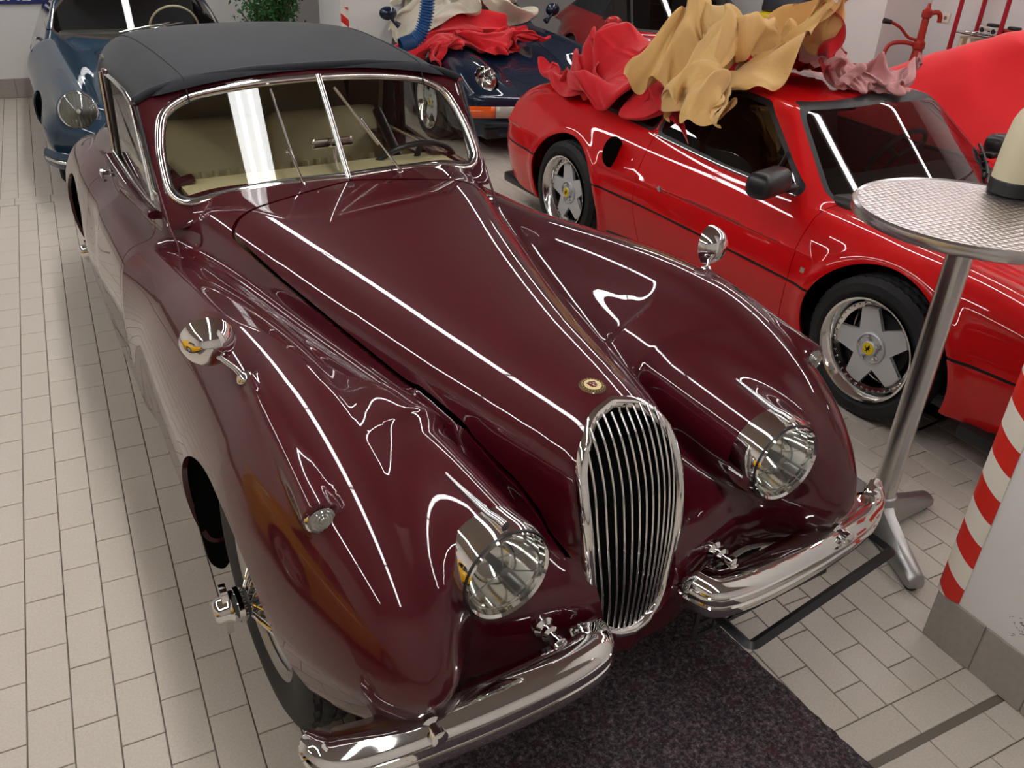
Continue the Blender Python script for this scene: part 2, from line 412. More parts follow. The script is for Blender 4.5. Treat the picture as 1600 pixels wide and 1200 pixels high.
# floor: one slab with separate tiles laid on it
floor = box("floor", (0, 0, 0), (14, 16, .1), M_GROUT); floor.data.transform(Matrix.Translation((2.0, 3.4, -.0545))); tag(floor, kind="structure")
M_DIFF = mat('glowing_diffuser', (1, 1, .985), emit=TUBE_E * .45)
def fixture(x, y0, y1, z, wide=.155):
    root = empty('ceiling_light', (x, (y0 + y1) / 2, z), label='long fluorescent ceiling light row above the cars, %s' % LIGHTLAB.pop(0), cat='ceiling light', group=None)
    L = y1 - y0
    bm = bmesh.new()
    pr = [(-.088, .01), (-.080, .0), (.080, 0), (.088, .01), (.07, .06), (-.07, .06)]
    add_prism(bm, pr, Matrix(((1, 0, 0, 0), (0, 0, 1, -L / 2), (0, 1, 0, 0), (0, 0, 0, 1))), L)
    bm_obj('housing', bm, mat('light_housing', (.85, .87, .86), rough=.35), root)
    bm = bmesh.new(); n = max(1, round(L / 1.5)); q = L / n
    for i in range(n):
        add_box(bm, (0, -L / 2 + (i + .5) * q, -.002), (wide, q - .03, .008), (0, 0, 0), .003, 1)
    bm_obj('diffuser', bm, M_DIFF, root)
    bm = bmesh.new()
    for i in range(n):
        a = -L / 2 + i * q + .05
        for t in (-.2, .2): add_tube(bm, [(t * wide, a, -.010), (t * wide, a + q - .10, -.010)], .008, 8)
    bm_obj('fluorescent_tube', bm, M_EMIT, root)
    return root
LIGHTLAB = ['first row over the maroon car', 'second row over the red car', 'third row along the left side', 'fourth row at the far right', 'fifth row', 'sixth row']
for x, w in ((-.33, .155), (2.95, .09), (-2.5, .09), (5.0, .09)): fixture(x, -3.2, 7.0, CEIL - .07, w)
tag(box('ceiling', (2.0, 3.4, CEIL + .05), (14, 16, .1), M_CEIL), kind='structure')
# ---------------------------------------------------------------- floor tiles, one object each near the camera
TW, TL = .10374, .211; TX0, TY0 = -1.312, .981
def tile_mesh(name, w, l):
    w -= .0035; l -= .0035; b = .0014; V = []
    for z, k in ((-.006, 0), (-.0012, 0), (0, b)):
        for sx, sy in ((-1, -1), (1, -1), (1, 1), (-1, 1)): V.append((sx * (w / 2 - k), sy * (l / 2 - k), z))
    F = [(8, 9, 10, 11)] + [(i + a, i + (a + 1) % 4, i + 4 + (a + 1) % 4, i + 4 + a) for i in (0, 4) for a in range(4)]
    me = bpy.data.meshes.new(name); me.from_pydata(V, [], F); me.materials.append(M_TILE); return me, V, F
cells = []      # (x, y, w, l)
ycut = (-.803, 4.47, 4.625)
for i in range(-22, 78):
    x = TX0 + (i + .5) * TW; off = ((i if x < .3 else i + 0) % 2) * TL / 2 if x < .3 else ((i + 1) % 2) * TL / 2
    for (y0, y1, base) in ((ycut[0], ycut[1], TY0 if x < .3 else -.499), (ycut[2], 10.6, 4.7)):
        k0 = math.floor((y0 - base - off) / TL); 
        for k in range(k0, k0 + 90):
            a, b = max(y0, base + off + k * TL), min(y1, base + off + (k + 1) * TL)
            if b - a > .02 and a < y1: cells.append((x, (a + b) / 2, TW, b - a))
for (y0, h) in [(4.47, .0775), (4.5475, .0775)] + [(-.908 - .0, .105)] + [(-.930 - .10374 * (k + 1), .10374) for k in range(24)]:
    for k in range(-12, 40):
        sh = 0 if y0 > 0 else (.105 if round((y0 + 5) / .10374) % 2 else 0)
        x = .777 + k * .211 + (TL / 2 if y0 < -.95 else 0) * (1 if round((-y0) / .10374) % 2 else 0) + .1055; cells.append((x, y0 + h / 2, .211, h))
cells = [c for c in cells if -3.4 < c[0] < 6.2 and c[1] > -3.4]
cp_ = np.array(CAM_POS)
def scr(x, y):
    d = np.array([x, y, 0]) - cp_; w = d @ _f
    return (800 + 1327.3 * (d @ _r) / w, 600 - 1327.3 * (d @ _u) / w, w) if w > .2 else (-9999, 0, 99)
def inpoly(u, v, P):
    c = False
    for (ax, ay), (bx, by) in zip(P, P[1:] + P[:1]):
        if (ay > v) != (by > v) and u < (bx - ax) * (v - ay) / (by - ay) + ax: c = not c
    return c
HID = ([(120, 240), (60, 60), (700, 60), (760, 280), (1100, 445), (1325, 650), (1325, 790), (1110, 930), (950, 1010), (500, 1175), (370, 800), (290, 690), (210, 450)],
       [(700, 60), (1600, 0), (1600, 680), (1290, 600), (940, 345), (850, 270), (760, 220)], [(1450, 960), (1600, 500), (1620, 1100)])
cand = []
for n, (x, y, w, l) in enumerate(cells):
    u, v, d = scr(x, y)
    if -60 < u < 1660 and 0 < v < 1270 and not any(inpoly(u, v, P) for P in HID): cand.append((d, n))
cand.sort(); near = set(n for _, n in cand[:296]); meshes = {}
for _, n in cand[:296]:
    x, y, w, l = cells[n]; k = (round(w, 4), round(l, 4))
    if k not in meshes: meshes[k] = tile_mesh('floor_tile', w, l)[0]
    o = bpy.data.objects.new('tile', meshes[k]); COL.objects.link(o); o.parent = floor
    o.matrix_parent_inverse = Matrix.Identity(4); o.location = (x, y, random.uniform(-.0003, .0003)); o.rotation_euler = (random.gauss(0, .0012), random.gauss(0, .0012), 0)
V, F, shapes = [], [], {}
for n, (x, y, w, l) in enumerate(cells):
    if n in near: continue
    if (w, l) not in shapes: shapes[(w, l)] = tile_mesh('x', w, l)
    _, v_, f_ = shapes[(w, l)]; b0 = len(V); tx, ty = random.gauss(0, .001), random.gauss(0, .001)
    V += [(x + a, y + b, c + tx * a + ty * b) for a, b, c in v_]; F += [tuple(i + b0 for i in q) for q in f_]
tag(py_obj('tile', V, F, M_TILE, floor, False), kind='stuff')
# ---------------------------------------------------------------- walls and columns
def wallbox(name, x0, x1, y0, y1, z0, z1, m=M_WALL, kind='structure', parent=None):
    o = box(name, ((x0 + x1) / 2, (y0 + y1) / 2, (z0 + z1) / 2), (x1 - x0, y1 - y0, z1 - z0), m, parent); 
    if kind: tag(o, kind=kind)
    return o
wallbox('wall_back', -4.2, 1.45, 7.86, 8.0, 0, CEIL); wallbox('wall_far', 1.4, 6.7, 10.6, 10.74, 0, CEIL); wallbox('wall_side', 1.31, 1.45, 8.0, 10.6, 0, CEIL); wallbox('wall_left', -4.34, -4.2, -4, 8, 0, CEIL)
wallbox('wall_right', 6.6, 6.74, -4, 10.6, 0, CEIL); wallbox('wall_front', -4.2, 9, -4.14, -4.0, 0, CEIL)
bb = wallbox('baseboard_back', -4.2, 1.4, 7.848, 7.86, 0, .17, M_GROUT)
def skirt(parent, p0, p1, n, h=.17, th=.008, out=(0, -1)):
    """row of skirting tiles from p0 to p1"""
    p0, p1 = Vector(p0), Vector(p1); d = (p1 - p0) / n; L = d.length; ang = math.atan2(d.y, d.x)
    me = None
    for i in range(n):
        c = p0 + d * (i + .5) + Vector((out[0], out[1], 0)) * th / 2
        if me is None:
            o = box('tile', (0, 0, 0), (L - .004, th, h - .003), M_SKIRT, parent, bevel=.0015, seg=1); me = o.data
        else: o = bpy.data.objects.new('tile', me); COL.objects.link(o); o.parent = parent
        o.location = (c.x, c.y, h / 2); o.rotation_euler = (0, 0, ang)
skirt(bb, (-4.2, 7.848, 0), (1.4, 7.848, 0), 27)
M_STRIPE_R = mat('signal_red', 'c8281e', rough=.4); M_STRIPE_W = mat('cream_white_foil', 'e6ded0', rough=.4)
def column(name, x0, x1, y0, y1, corners, z0=.12, z1=.95, h=.17):
    o = wallbox(name, x0, x1, y0, y1, 0, CEIL)
    for (cx, cy, sx, sy, za, zb, face) in corners:
        # corner guard bent over the edge, diagonal stripes as separate foil pieces
        W = .062; ph = .078
        def strip(f):
            V, F, mi = [], [], []; n = 0
            k = int((zb - za) / (ph / 2)) + 3
            for j in range(-2, k):
                z_a, z_b = za + j * ph, za + (j + 1) * ph; sl = .055
                q = [(0, z_a), (W, z_a - sl), (W, z_b - sl), (0, z_b)]
                q = [(u, min(max(z, za), zb)) for u, z in q]
                if abs(q[0][1] - q[3][1]) + abs(q[1][1] - q[2][1]) < .004: continue
                for u, z in q:
                    V.append((cx - sx * .004, cy - sy * u * 1 , z) if f == 'x' else (cx - sx * u, cy - sy * -.004, z))
                F.append((n, n+1, n+2, n+3)); mi.append(j % 2); n += 4
            me = bpy.data.meshes.new('corner_guard'); me.from_pydata(V, [], F); ob = link_mesh('corner_guard', me, [M_STRIPE_R, M_STRIPE_W], o, False)
            for p, k2 in zip(me.polygons, mi): p.material_index = k2
        for f in face: strip(f)
    return o
# far column between the cars
c1 = column('trim_1', 1.41, 2.07, 6.2, 6.9, [])
# near column at the right edge of the picture
c2 = column('trim_2', 1.082, 1.60, -1.62, -.652, [])
skirt(c2, (1.082, -.652, 0), (1.082, -1.62, 0), 6, out=(-1, 0))
def guard(parent, x, y, axis, w, z0, z1, ph=.078, slope=.055, bulge=.012, flip=1):
    """half-round protective strip with diagonal red and cream bands"""
    for col, par in ((M_STRIPE_R, 0), (M_STRIPE_W, 1)):
        V, F = [], []; N = 8; k = int((z1 - z0) / ph) + 4
        for j in range(-3, k):
            if j % 2 != par: continue
            b0 = len(V)
            for i in range(N + 1):
                t = i / N; u = (t - .5) * w; o = bulge * math.sin(math.pi * t) ** .6; s = flip * slope * (t - .5)
                for zz in (z0 + j * ph, z0 + (j + 1) * ph):
                    z = min(max(zz + s, z0), z1); V.append((x - o, y + u, z) if axis == 'x' else (x + u, y - o, z))
            for i in range(N): F.append((b0 + 2*i, b0 + 2*i + 1, b0 + 2*i + 3, b0 + 2*i + 2))
        o = py_obj('corner_guard', V, F, col, parent, True)
        md = o.modifiers.new('w', 'WELD'); md.merge_threshold = 1e-5
guard(c2, 1.080, -.682, 'x', .075, .172, 1.75)
guard(c1, 1.445, 6.199, 'y', .07, .10, .945, flip=-1, ph=.07); guard(c1, 2.035, 6.199, 'y', .07, .10, .945, flip=-1, ph=.07)
# pier between the red cars
column('trim_3', 6.0, 6.6, 4.32, 5.0, [])
# dark blue sign on the back wall, white capitals
sg = box('wall_sign', (-1.36, 7.84, .905), (1.04, .02, .17), mat('sign_blue', '1f2a63', rough=.4)); tag(sg, 'dark blue wall sign with white capital letters beside the blue coupe', 'sign')
text_mesh('sign_lettering', 'PORSCHE', .165, mat('sign_white', 'd9dbe0', rough=.5), sg, Matrix.Translation((-1.36, 7.828, .90)) @ Matrix.Rotation(R_(90), 4, 'X'), .002)
# felt rug under the nose
M_RUG = mat('flecked_felt', '2a2226', rough=.98, bump=(220, .9, .004))
nt = M_RUG.node_tree; b = nt.nodes['Principled BSDF']; v = nt.nodes.new('ShaderNodeTexNoise'); v.inputs['Scale'].default_value = 95; v.inputs['Detail'].default_value = 6; v.inputs['Roughness'].default_value = .8
tc = nt.nodes.new('ShaderNodeTexCoord'); nt.links.new(tc.outputs['Object'], v.inputs['Vector']); cr = nt.nodes.new('ShaderNodeValToRGB')
for p, c in ((.0, '0c0a0e'), (.42, '221b20'), (.52, '4a3f44'), (.60, '6a5c5e'), (.68, '8f8580')):
    e = cr.color_ramp.elements.new(p); e.color = srgb(c)
v2 = nt.nodes.new('ShaderNodeTexNoise'); v2.inputs['Scale'].default_value = 22; nt.links.new(tc.outputs['Object'], v2.inputs['Vector'])
mr = nt.nodes.new('ShaderNodeMapRange'); mr.inputs['From Min'].default_value = .58; mr.inputs['From Max'].default_value = .75; nt.links.new(v2.outputs['Fac'], mr.inputs['Value'])
mx = nt.nodes.new('ShaderNodeMix'); mx.data_type = 'RGBA'; mx.inputs['B'].default_value = srgb('4a2228')
nt.links.new(v.outputs['Fac'], cr.inputs[0]); nt.links.new(cr.outputs[0], mx.inputs['A']); nt.links.new(mr.outputs[0], mx.inputs['Factor']); nt.links.new(mx.outputs['Result'], b.inputs['Base Color'])
gx, gy = 90, 100; V, F = [], []
for i in range(gx + 1):
    for j in range(gy + 1):
        u, w = i / gx, j / gy; x = -.56 + 1.05 * u; y = -1.75 + 1.72 * w; n = float(vnoise(np.array([[x * 60, y * 60, 0.]]))[0])
        ed = min(u, 1 - u, w, 1 - w); x += (.004 * float(vnoise(np.array([[x * 40, y * 40, 3.]]))[0])); V.append((x, y, .0065 + .0022 * n if ed > 0 else .001))
for i in range(gx):
    for j in range(gy): a = i * (gy + 1) + j; F.append((a, a + gy + 1, a + gy + 2, a + 1))
rug = py_obj('rug', V, F, M_RUG, None, True); rug.rotation_euler = (0, 0, CAR_RZ); tag(rug, 'dark flecked felt mat lying under the nose of the maroon car', 'rug')

bm = bmesh.new(); rr = random.Random(3)
for k in range(46):
    u, v = rr.gauss(0, .022), rr.gauss(0, .020); y = -.90 + u + v * .4; z = .235 + v * .8 + (.03 if k % 5 == 0 else 0); L = rr.uniform(.002, .009)
    add_box(bm, (1.0815, y, z), (.0006, L, .0014), (rr.uniform(-1, 1), 0, 0))
tag(bm_obj('scuff_mark', bm, mat('scuff_grey', '57504c', rough=.9), c2, False), kind='stuff')
# ================================================================ the maroon roadster coupe (front axle at the origin, +Y is its rear)
XK = empty('vintage_car', (0, 0, 0), CAR_RZ, 'dark maroon vintage drophead coupe with tall oval chrome grille and charcoal cloth roof', 'car')
H_zt = spl([-.6, -.5, -.45, -.4, -.3, 0, .4, .8, 1.1, 1.6], [.80, .855, .885, .90, .912, .93, .957, .985, 1.008, 1.02])
H_w = lin(np.array([-1, 0, .012, .03, .06, .12, .2, .3, .5, .8, 1.1, 1.35, 1.6, 1.8]), np.array([-1, 0, .09, .13, .155, .182, .208, .235, .282, .345, .415, .48, .54, .58]))
_hx = np.linspace(-.2, 2, 221); _k = np.exp(-np.linspace(-2, 2, 9) ** 2); _k /= _k.sum()
_hy = np.convolve(np.pad(H_w(_hx), 4, mode='edge'), _k, 'valid'); H_w2 = lin(_hx, _hy)
H_yf = spl([.0, .2, .36, .55, .69, .80, .88, .95, 1.1], [-.50, -.535, -.548, -.55, -.535, -.505, -.455, -.36, -.1])
def F_hood(x, y, z):
    ax = np.abs(x); d = y - H_yf(z)
    side = np.where(d < 0, ax - d, ax - H_w2(d)) * .8
    top = z - H_zt(y) + (.118 + .5 * step(-y, -.9, .3)) * x * x
    return smax(smax(top, side, lin([-.5, 0, .6, 1.1], [.12, .13, .12, .10])(y)), y - 1.45, .05)
W_top = spl([-.66, -.15, 0, .3, .6, .95, 1.3, 1.7, 2.1, 2.6], [.945, .945, .952, .938, .902, .85, .79, .72, .65, .56])
W_a = spl([-.66, 0, .3, .6, 1, 1.5, 2.2], [.222, .212, .203, .190, .165, .14, .13]); W_x = spl([-.66, 0, .5, 1, 1.6, 2.2], [.600, .602, .604, .608, .612, .615])
def tube_sdf(x, y, z, xc, zc, a, bt, bb, n):
    dz = z - zc; b = np.where(dz > 0, bt, bb)
    return (sell((x - xc) / a, dz / b, n) - 1) * np.minimum(a, .3)
def F_wing(x, y, z):
    ax = np.abs(x); y = y - .9 * np.maximum(.57 - z, 0) ** 1.3 * step(-y, 0, .4); u = np.clip((-.05 - y) / .615, 0, .999); e = (1 - u ** 1.9) ** (1 / 1.9)
    r = np.clip((y - 1.7) / .7, 0, .999); e = e * (1 - r ** 2.5) ** .5
    zc = .52; xc = W_x(y) - .02 * u
    F = tube_sdf(ax, y, z, xc, zc, W_a(y) * e + .002, (W_top(y) - zc) * e + .002, .42 * e + .002, 2.25)
    return np.maximum(F, np.maximum(-.664 - y, y - 2.4))
R_top = spl([1.7, 2.0, 2.3, 2.6, 3.0, 3.6], [.70, .78, .84, .85, .80, .6])
def F_rwing(x, y, z):
    ax = np.abs(x); u = np.clip((2.35 - y) / .75, 0, .999); e = (1 - u ** 2.2) ** .5; w = np.clip((y - 2.5) / 1.1, 0, .999); e = e * (1 - w ** 2.2) ** .5
    return np.maximum(tube_sdf(ax, y, z, .545, .48, .192 * e + .002, (R_top(y) - .48) * e + .002, .35 * e + .002, 2.3), np.maximum(1.6 - y, y - 3.6))
base_top = spl([-.6, -.45, -.3, -.1, .2, .6, 1.0, 1.4, 2.5, 3.6], [.58, .60, .655, .715, .755, .775, .79, .80, .78, .6])
def F_base(x, y, z):
    ax = np.abs(x)
    front = (-.505 + .10 * np.maximum(.42 - z, 0) + .25 * np.maximum(z - .45, 0)**1.2 - y - .06 * step(.35 - ax, -.15, .3))
    return smax(smax(z - base_top(y), front, .09), smax(ax - lin([-.6, 0, .8, 1.2, 1.8, 2.4, 3.6], [.58, .58, .63, .735, .73, .69, .5])(y), y - 3.45, .1), .08)
T_top = spl([1, 1.5, 2.2, 2.7, 3.2, 3.7], [.975, .95, .93, .90, .80, .55])
def F_tub(x, y, z):
    ax = np.abs(x)
    return smax(smax(z - T_top(y) , ax - lin([.8, 1.2, 1.8, 2.5, 3.6], [.585, .60, .635, .60, .3])(y) - .25 * np.clip(.86 - z, 0, .3), .07), smax(1.17 - y, y - 3.55, .05), .07)
HL = np.array([.388, -.548, .732]); HLd = np.array([.06, 1, .035])      # headlamp centre, axis going back
SL = np.array([.678, -.385, .846])
def F_pod(x, y, z):
    ax = np.abs(x)
    a = cone_sdf(ax, y, z, HL, HL + np.array([.025, .5, .0]), .104, .128, .008); b = cone_sdf(ax, y, z, HL + np.array([.025, .4, .0]), HL + np.array([.16, 1.25, -.02]), .128, .06, .01)
    return smin(a, b, .08)
def F_side(x, y, z):
    return cone_sdf(np.abs(x), y, z, SL, SL + np.array([-.006, .40, .085]), .037, .012, .004)
def F_xk(x, y, z):
    F = smin(F_wing(x, y, z), F_base(x, y, z), .10)
    F = smin(F, F_rwing(x, y, z), .08)
    F = smin(F, F_tub(x, y, z), .05)
    F = smin(F, F_pod(x, y, z), .075)
    F = smin(F, F_side(x, y, z), .012)
    F = smin(F, F_hood(x, y, z), .045)
    return smax(F, .235 + .13 * step(-y, .05, .45) - .085 * step(-y, .05, .45) * step(-np.abs(x), -.30, -.12) - z, .03)
HS = .012
xk = isosurf(F_xk, (-2 * HS, -.72, .2), (.88, 3.66, 1.08), HS)
xk = clip(xk, lambda x, y, z: x)
# wheel openings
def arch(y0, rz, r, zc): return lambda x, y, z: np.maximum(np.hypot((y - y0) / rz, z - zc) - r, .60 - x)
body = clip(xk, arch(-.0, 1.0, .395, .33)); body = clip(body, lambda x, y, z: np.maximum(np.hypot((y - 2.59) / 1.0, z - .33) - .37, .54 - x))
# grille opening: oval on the prow
GR_Y = lambda z: H_yf(z)
GZ = .015
gr_half = lambda z: .93 * gr_half0(np.asarray(z) - GZ)
gr_half0 = lin([.348, .352, .362, .382, .42, .47, .53, .60, .68, .74, .79, .83, .86, .877, .888], [0, .038, .064, .088, .106, .117, .127, .135, .140, .140, .134, .118, .090, .062, 0])
grille_g = lambda x, y, z: np.where((z < .93) & (y < -.25), np.maximum(np.abs(x) - gr_half(z), np.maximum(.348 + GZ - z, z - .888 - GZ)), 1)
body = clip(body, grille_g); body = lamp_hole(body, HL, (-.05, -1, .04), .094)
# bonnet shut line, seen from above
seam_x = spl([-.50, -.3, 0, .3, .6, .9, 1.0], [.158, .215, .278, .335, .395, .45, .465])
def seam(x, y, z):      # >0 inside the bonnet
    ax = np.abs(x); a = seam_x(y) - ax; b = 1.075 - .10 * ax / .43 - y
    return smin(np.minimum(a, 1), b, .0) if False else -smax(-a, -b, .07)
seam_n = lambda x, y, z: np.where(z > .6, seam(x, y, z), -1)
gapw = .006 * np.clip(np.abs(body.N[:, 2]) * 1.1, .12, 1); sv = seam_n(*body.V.T)
bonnet = lip(clip(body, sv - gapw), .012, lambda x, y, z: x > 1e-4)
shell = clip(body, -sv - gapw)
# door shut lines
def door_g(x, y, z): return np.where((x > .45) & (z > .36), -smax(smax(1.235 + .12 * step(z, .75, .95) - y, y - 2.13, .02), .40 - z, .1), -1)
door = lip(clip(shell, lambda x, y, z: door_g(x, y, z) - .0025), .012)
shell = clip(shell, lambda x, y, z: -door_g(x, y, z) - .0025)
# cockpit opening
shell = clip(shell, lambda x, y, z: np.where(z > .85, np.maximum(np.maximum(np.abs(x) - .52, 1.135 + .20 * np.abs(x) - y), y - 2.35), 1))
shell = lip(shell, .014, lambda x, y, z: x > 1e-4)
sm_obj('door', door, M_MAROON, XK); sm_obj('door', SM(door.V * [-1, 1, 1], door.T[:, ::-1], door.N * [-1, 1, 1]), M_MAROON, XK)
bonnet = mirror(bonnet); shell = mirror(shell)
sm_obj('body', shell, M_MAROON, XK); sm_obj('bonnet', bonnet, M_MAROON, XK)

# grille -------------------------------------------------------------
zz = np.concatenate([[.348, .349, .351, .355, .360, .368], np.linspace(.382, .85, 26), [.858, .866, .873, .879, .884, .887, .888]]) + GZ
half = [(float(gr_half(z)), float(z)) for z in zz]
gp = [(x, surf_y(F_hood, x, z), z) for x, z in half]
_t = np.linspace(0, 1, len(gp)); _y = np.polyval(np.polyfit(_t, [p[1] for p in gp], 5), _t); gp = [(p[0], float(y) - .004, p[2]) for p, y in zip(gp, _y)]; loop = gp + [(-x, y, z) for x, y, z in gp[-2:0:-1]]
def grow(P, k, dy):      # move the loop outward in the XZ plane
    c = np.array([0, 0, .62]); out = []
    n = len(P)
    for i in range(n):
        a, b = np.array(P[i-1]), np.array(P[(i+1) % n]); t = b - a; nn = np.array([t[2], 0, -t[0]]); nn /= np.linalg.norm(nn) + 1e-9
        if nn @ (np.array(P[i]) - c) < 0: nn = -nn
        out.append(np.array(P[i]) + nn * k + np.array([0, dy, 0]))
    return out
bm = bmesh.new(); prof = [(-.010, .02), (-.011, -.002), (-.006, -.012), (0, -.015), (.009, -.013), (.016, -.006), (.018, .004)]
rings = [[bm.verts.new(p) for p in grow(loop, a, b)] for a, b in prof]
for i in range(len(prof) - 1):
    for j in range(len(loop)):
        k = (j + 1) % len(loop); bm.faces.new((rings[i][j], rings[i][k], rings[i+1][k], rings[i+1][j]))
gs = bm_obj('grille_surround', bm, M_CHROME, XK, True)
NB = 12
GY = spl([.34, .45, .60, .70, .78, .84, .88, .91], [-.553, -.558, -.552, -.538, -.517, -.489, -.461, -.430])
for i in range(NB):
    x0 = (i - (NB - 1) / 2) * .0200
    pts = []
    for z in np.linspace(.349 + GZ, .905 + GZ, 60):
        hw = float(gr_half(z - .022 if z > .75 else z)); xx = x0 * (1 - .24 * float(step(-z, -.72, -.36)))
        if abs(xx) < hw + .002: pts.append((xx, float(GY(z)) + 2.0 * xx * xx + .004, z))
    if len(pts) > 2: tube('grille_slat', pts, .0032, M_CHROME, gs, 8)
bm = bmesh.new(); lp = [(x * .99, y + .09, z) for x, y, z in loop]; vs = [bm.verts.new(p) for p in lp]; bm.faces.new(vs)
r0 = [bm.verts.new((x * 1.0, y + .012, z)) for x, y, z in loop]
for j in range(len(loop)): bm.faces.new((vs[j], vs[(j+1) % len(loop)], r0[(j+1) % len(loop)], r0[j]))
bm_obj('radiator_core', bm, M_BLACK, XK, False)
# inner wheel wells and dark underbody --------------------------------
for sx in (-1, 1):
    for yy in (0, 2.59):
        bm = bmesh.new(); add_lathe(bm, [(0, 0), (.40, 0), (.41, .17)], 32, axis_mtx((sx * .48, yy, .34), (sx, 0, 0))); bm_obj('wheel_well', bm, M_BLACK, XK)
for sx in (-1, 1):      # dark splash flap behind each front wheel
    bm = bmesh.new(); add_prism(bm, roundpoly([(.60, .62), (.775, .62), (.788, .40), (.770, .16), (.735, .12), (.70, .17), (.695, .30), (.60, .32)], .03), Matrix(((sx, 0, 0, 0), (0, 0, 1, .392), (0, 1, 0, 0), (0, 0, 0, 1))), .02)
    bm_obj('splash_flap', bm, M_BLACK, XK)
box('underbody', (0, 1.2, .33), (1.0, 3.2, .12), M_BLACK, XK)
# headlamps -----------------------------------------------------------
def headlamp(parent, c, d, r, hood=True, up=(0, 0, 1)):
    """c centre, d outward direction"""
    mtx = axis_mtx(c, d, up)
    rim = lathe('headlamp', [(r * .88, .010), (r * .90, .028), (r * .95, .033), (r * .99, .026), (r * 1.05, .014), (r * 1.085, -.012), (r * 1.09, -.05), (r * 1.04, -.055)], M_CHROME, parent, mtx, 56)
    lathe('reflector', [(r * .94, .012), (r * .90, -.01), (r * .75, -.045), (r * .5, -.075), (r * .2, -.09), (0, -.092)], M_REFL, rim, mtx, 40)
    lathe('lens', [(r * .91, .014), (r * .8, .027), (r * .55, .038), (r * .25, .044), (0, .045)], M_LENS, rim, mtx, 40)
    bm = bmesh.new(); add_lathe(bm, [(0, .018), (.010, .016), (.013, .004), (.010, -.02), (.006, -.085)], 16, mtx)
    for a in (90, 210, 330):
        e = Vector((math.cos(R_(a)) * r * .9, math.sin(R_(a)) * r * .9, 0)); add_tube(bm, [mtx @ Vector((0, 0, .01)), mtx @ e], .0014, 6)
    bm_obj('bulb_shield', bm, mat('dull_steel', (.3, .3, .3), rough=.3, metal=1), rim)
    bm = bmesh.new(); add_lathe(bm, [(r * .985, .0285), (r * .999, .0295), (r * 1.012, .024)], 48, mtx); bm_obj('rubber_ring', bm, M_SEAL, rim)
    return rim
for sx in (-1, 1):
    c = np.array(HL) * [sx, 1, 1] + np.array([0, -.012, 0])
    h = headlamp(XK, c, (-sx * .05, -1, .04), .1)
    # chrome peak running back over the lamp
    top = [(sx * (HL[0] + .001 + .02 * t), c[1] - .015 + .20 * t, 0) for t in np.linspace(0, 1, 9)]
    top = [(x, y, surf_z(F_xk, x, max(y, HL[1] + .012)) + .004 + (.006 if i < 2 else 0)) for i, (x, y, _) in enumerate(top)]
    tube('lamp_peak', top, [.010, .0095, .009, .008, .007, .006, .005, .004, .003], M_CHROME, h, 10)
    # side lamp
    m = axis_mtx(SL * [sx, 1, 1] + np.array([0, .004, 0]), (0, -1, .12))
    s_ = lathe('side_lamp', [(.027, .006), (.030, .010), (.0335, .006), (.0345, -.012), (.033, -.018)], M_CHROME, XK, m, 40)
    lathe('lens', [(0, .018), (.006, .019), (.008, .0165), (.012, .0175), (.014, .015), (.018, .0155), (.020, .0125), (.024, .012), (.0275, .006)], mat('ribbed_lens', (.30, .29, .27), rough=.12, coat=1, metal=.5), s_, m, 40)
# badge ----------------------------------------------------------------
bz = surf_z(F_hood, 0, -.315); bn = nrm(F_hood, (0, -.315, bz)); m = axis_mtx((0, -.315, bz), bn, (0, 1, 0)) @ Matrix.Diagonal((1.25, 1.25, 1, 1))
bd = lathe('bonnet_badge', [(0, .004), (.016, .0045), (.0165, .0035), (.0235, .0035), (.0255, .001), (.0255, -.002)], mat('brown_enamel', '5d4630', rough=.25, coat=1), XK, m, 48)
lathe('badge_face', [(0, .0055), (.0165, .005)], mat('cream_enamel', 'e3cf9c', rough=.25, coat=1), bd, m, 32)
bm = bmesh.new()
for (x, y, a, b) in ((0, .001, .0085, .0095), (-.006, .006, .0035, .003), (.006, .006, .0035, .003)): add_lathe(bm, [(0, .0068), (.7, .0064), (1, .0056)], 14, m @ xf((x, y, 0), (0, 0, 0), (a, b, 1)))
bm_obj('cat_head', bm, mat('maroon_enamel', '5a1420', rough=.3), bd)
bm = bmesh.new()
for (x, y, a, b) in ((-.0035, .003, .0015, .001), (.0035, .003, .0015, .001), (0, -.0015, .0022, .0016), (0, -.0055, .0035, .0008)): add_lathe(bm, [(0, .0076), (1, .0068)], 8, m @ xf((x, y, 0), (0, 0, 0), (a, b, 1)))
bm_obj('cat_face', bm, mat('cream_enamel', 'e3cf9c'), bd)
for k in range(22):
    a = 2 * math.pi * k / 22; bmq = None
bm = bmesh.new()
for k in range(22):
    a = 2 * math.pi * k / 22; add_box(bm, m @ Vector((.0198 * math.cos(a), .0198 * math.sin(a), .0040)), (.0022, .0022, .0008), (0, 0, a))
bm_obj('badge_lettering', bm, mat('gold_enamel', 'a8905a', rough=.3), bd)
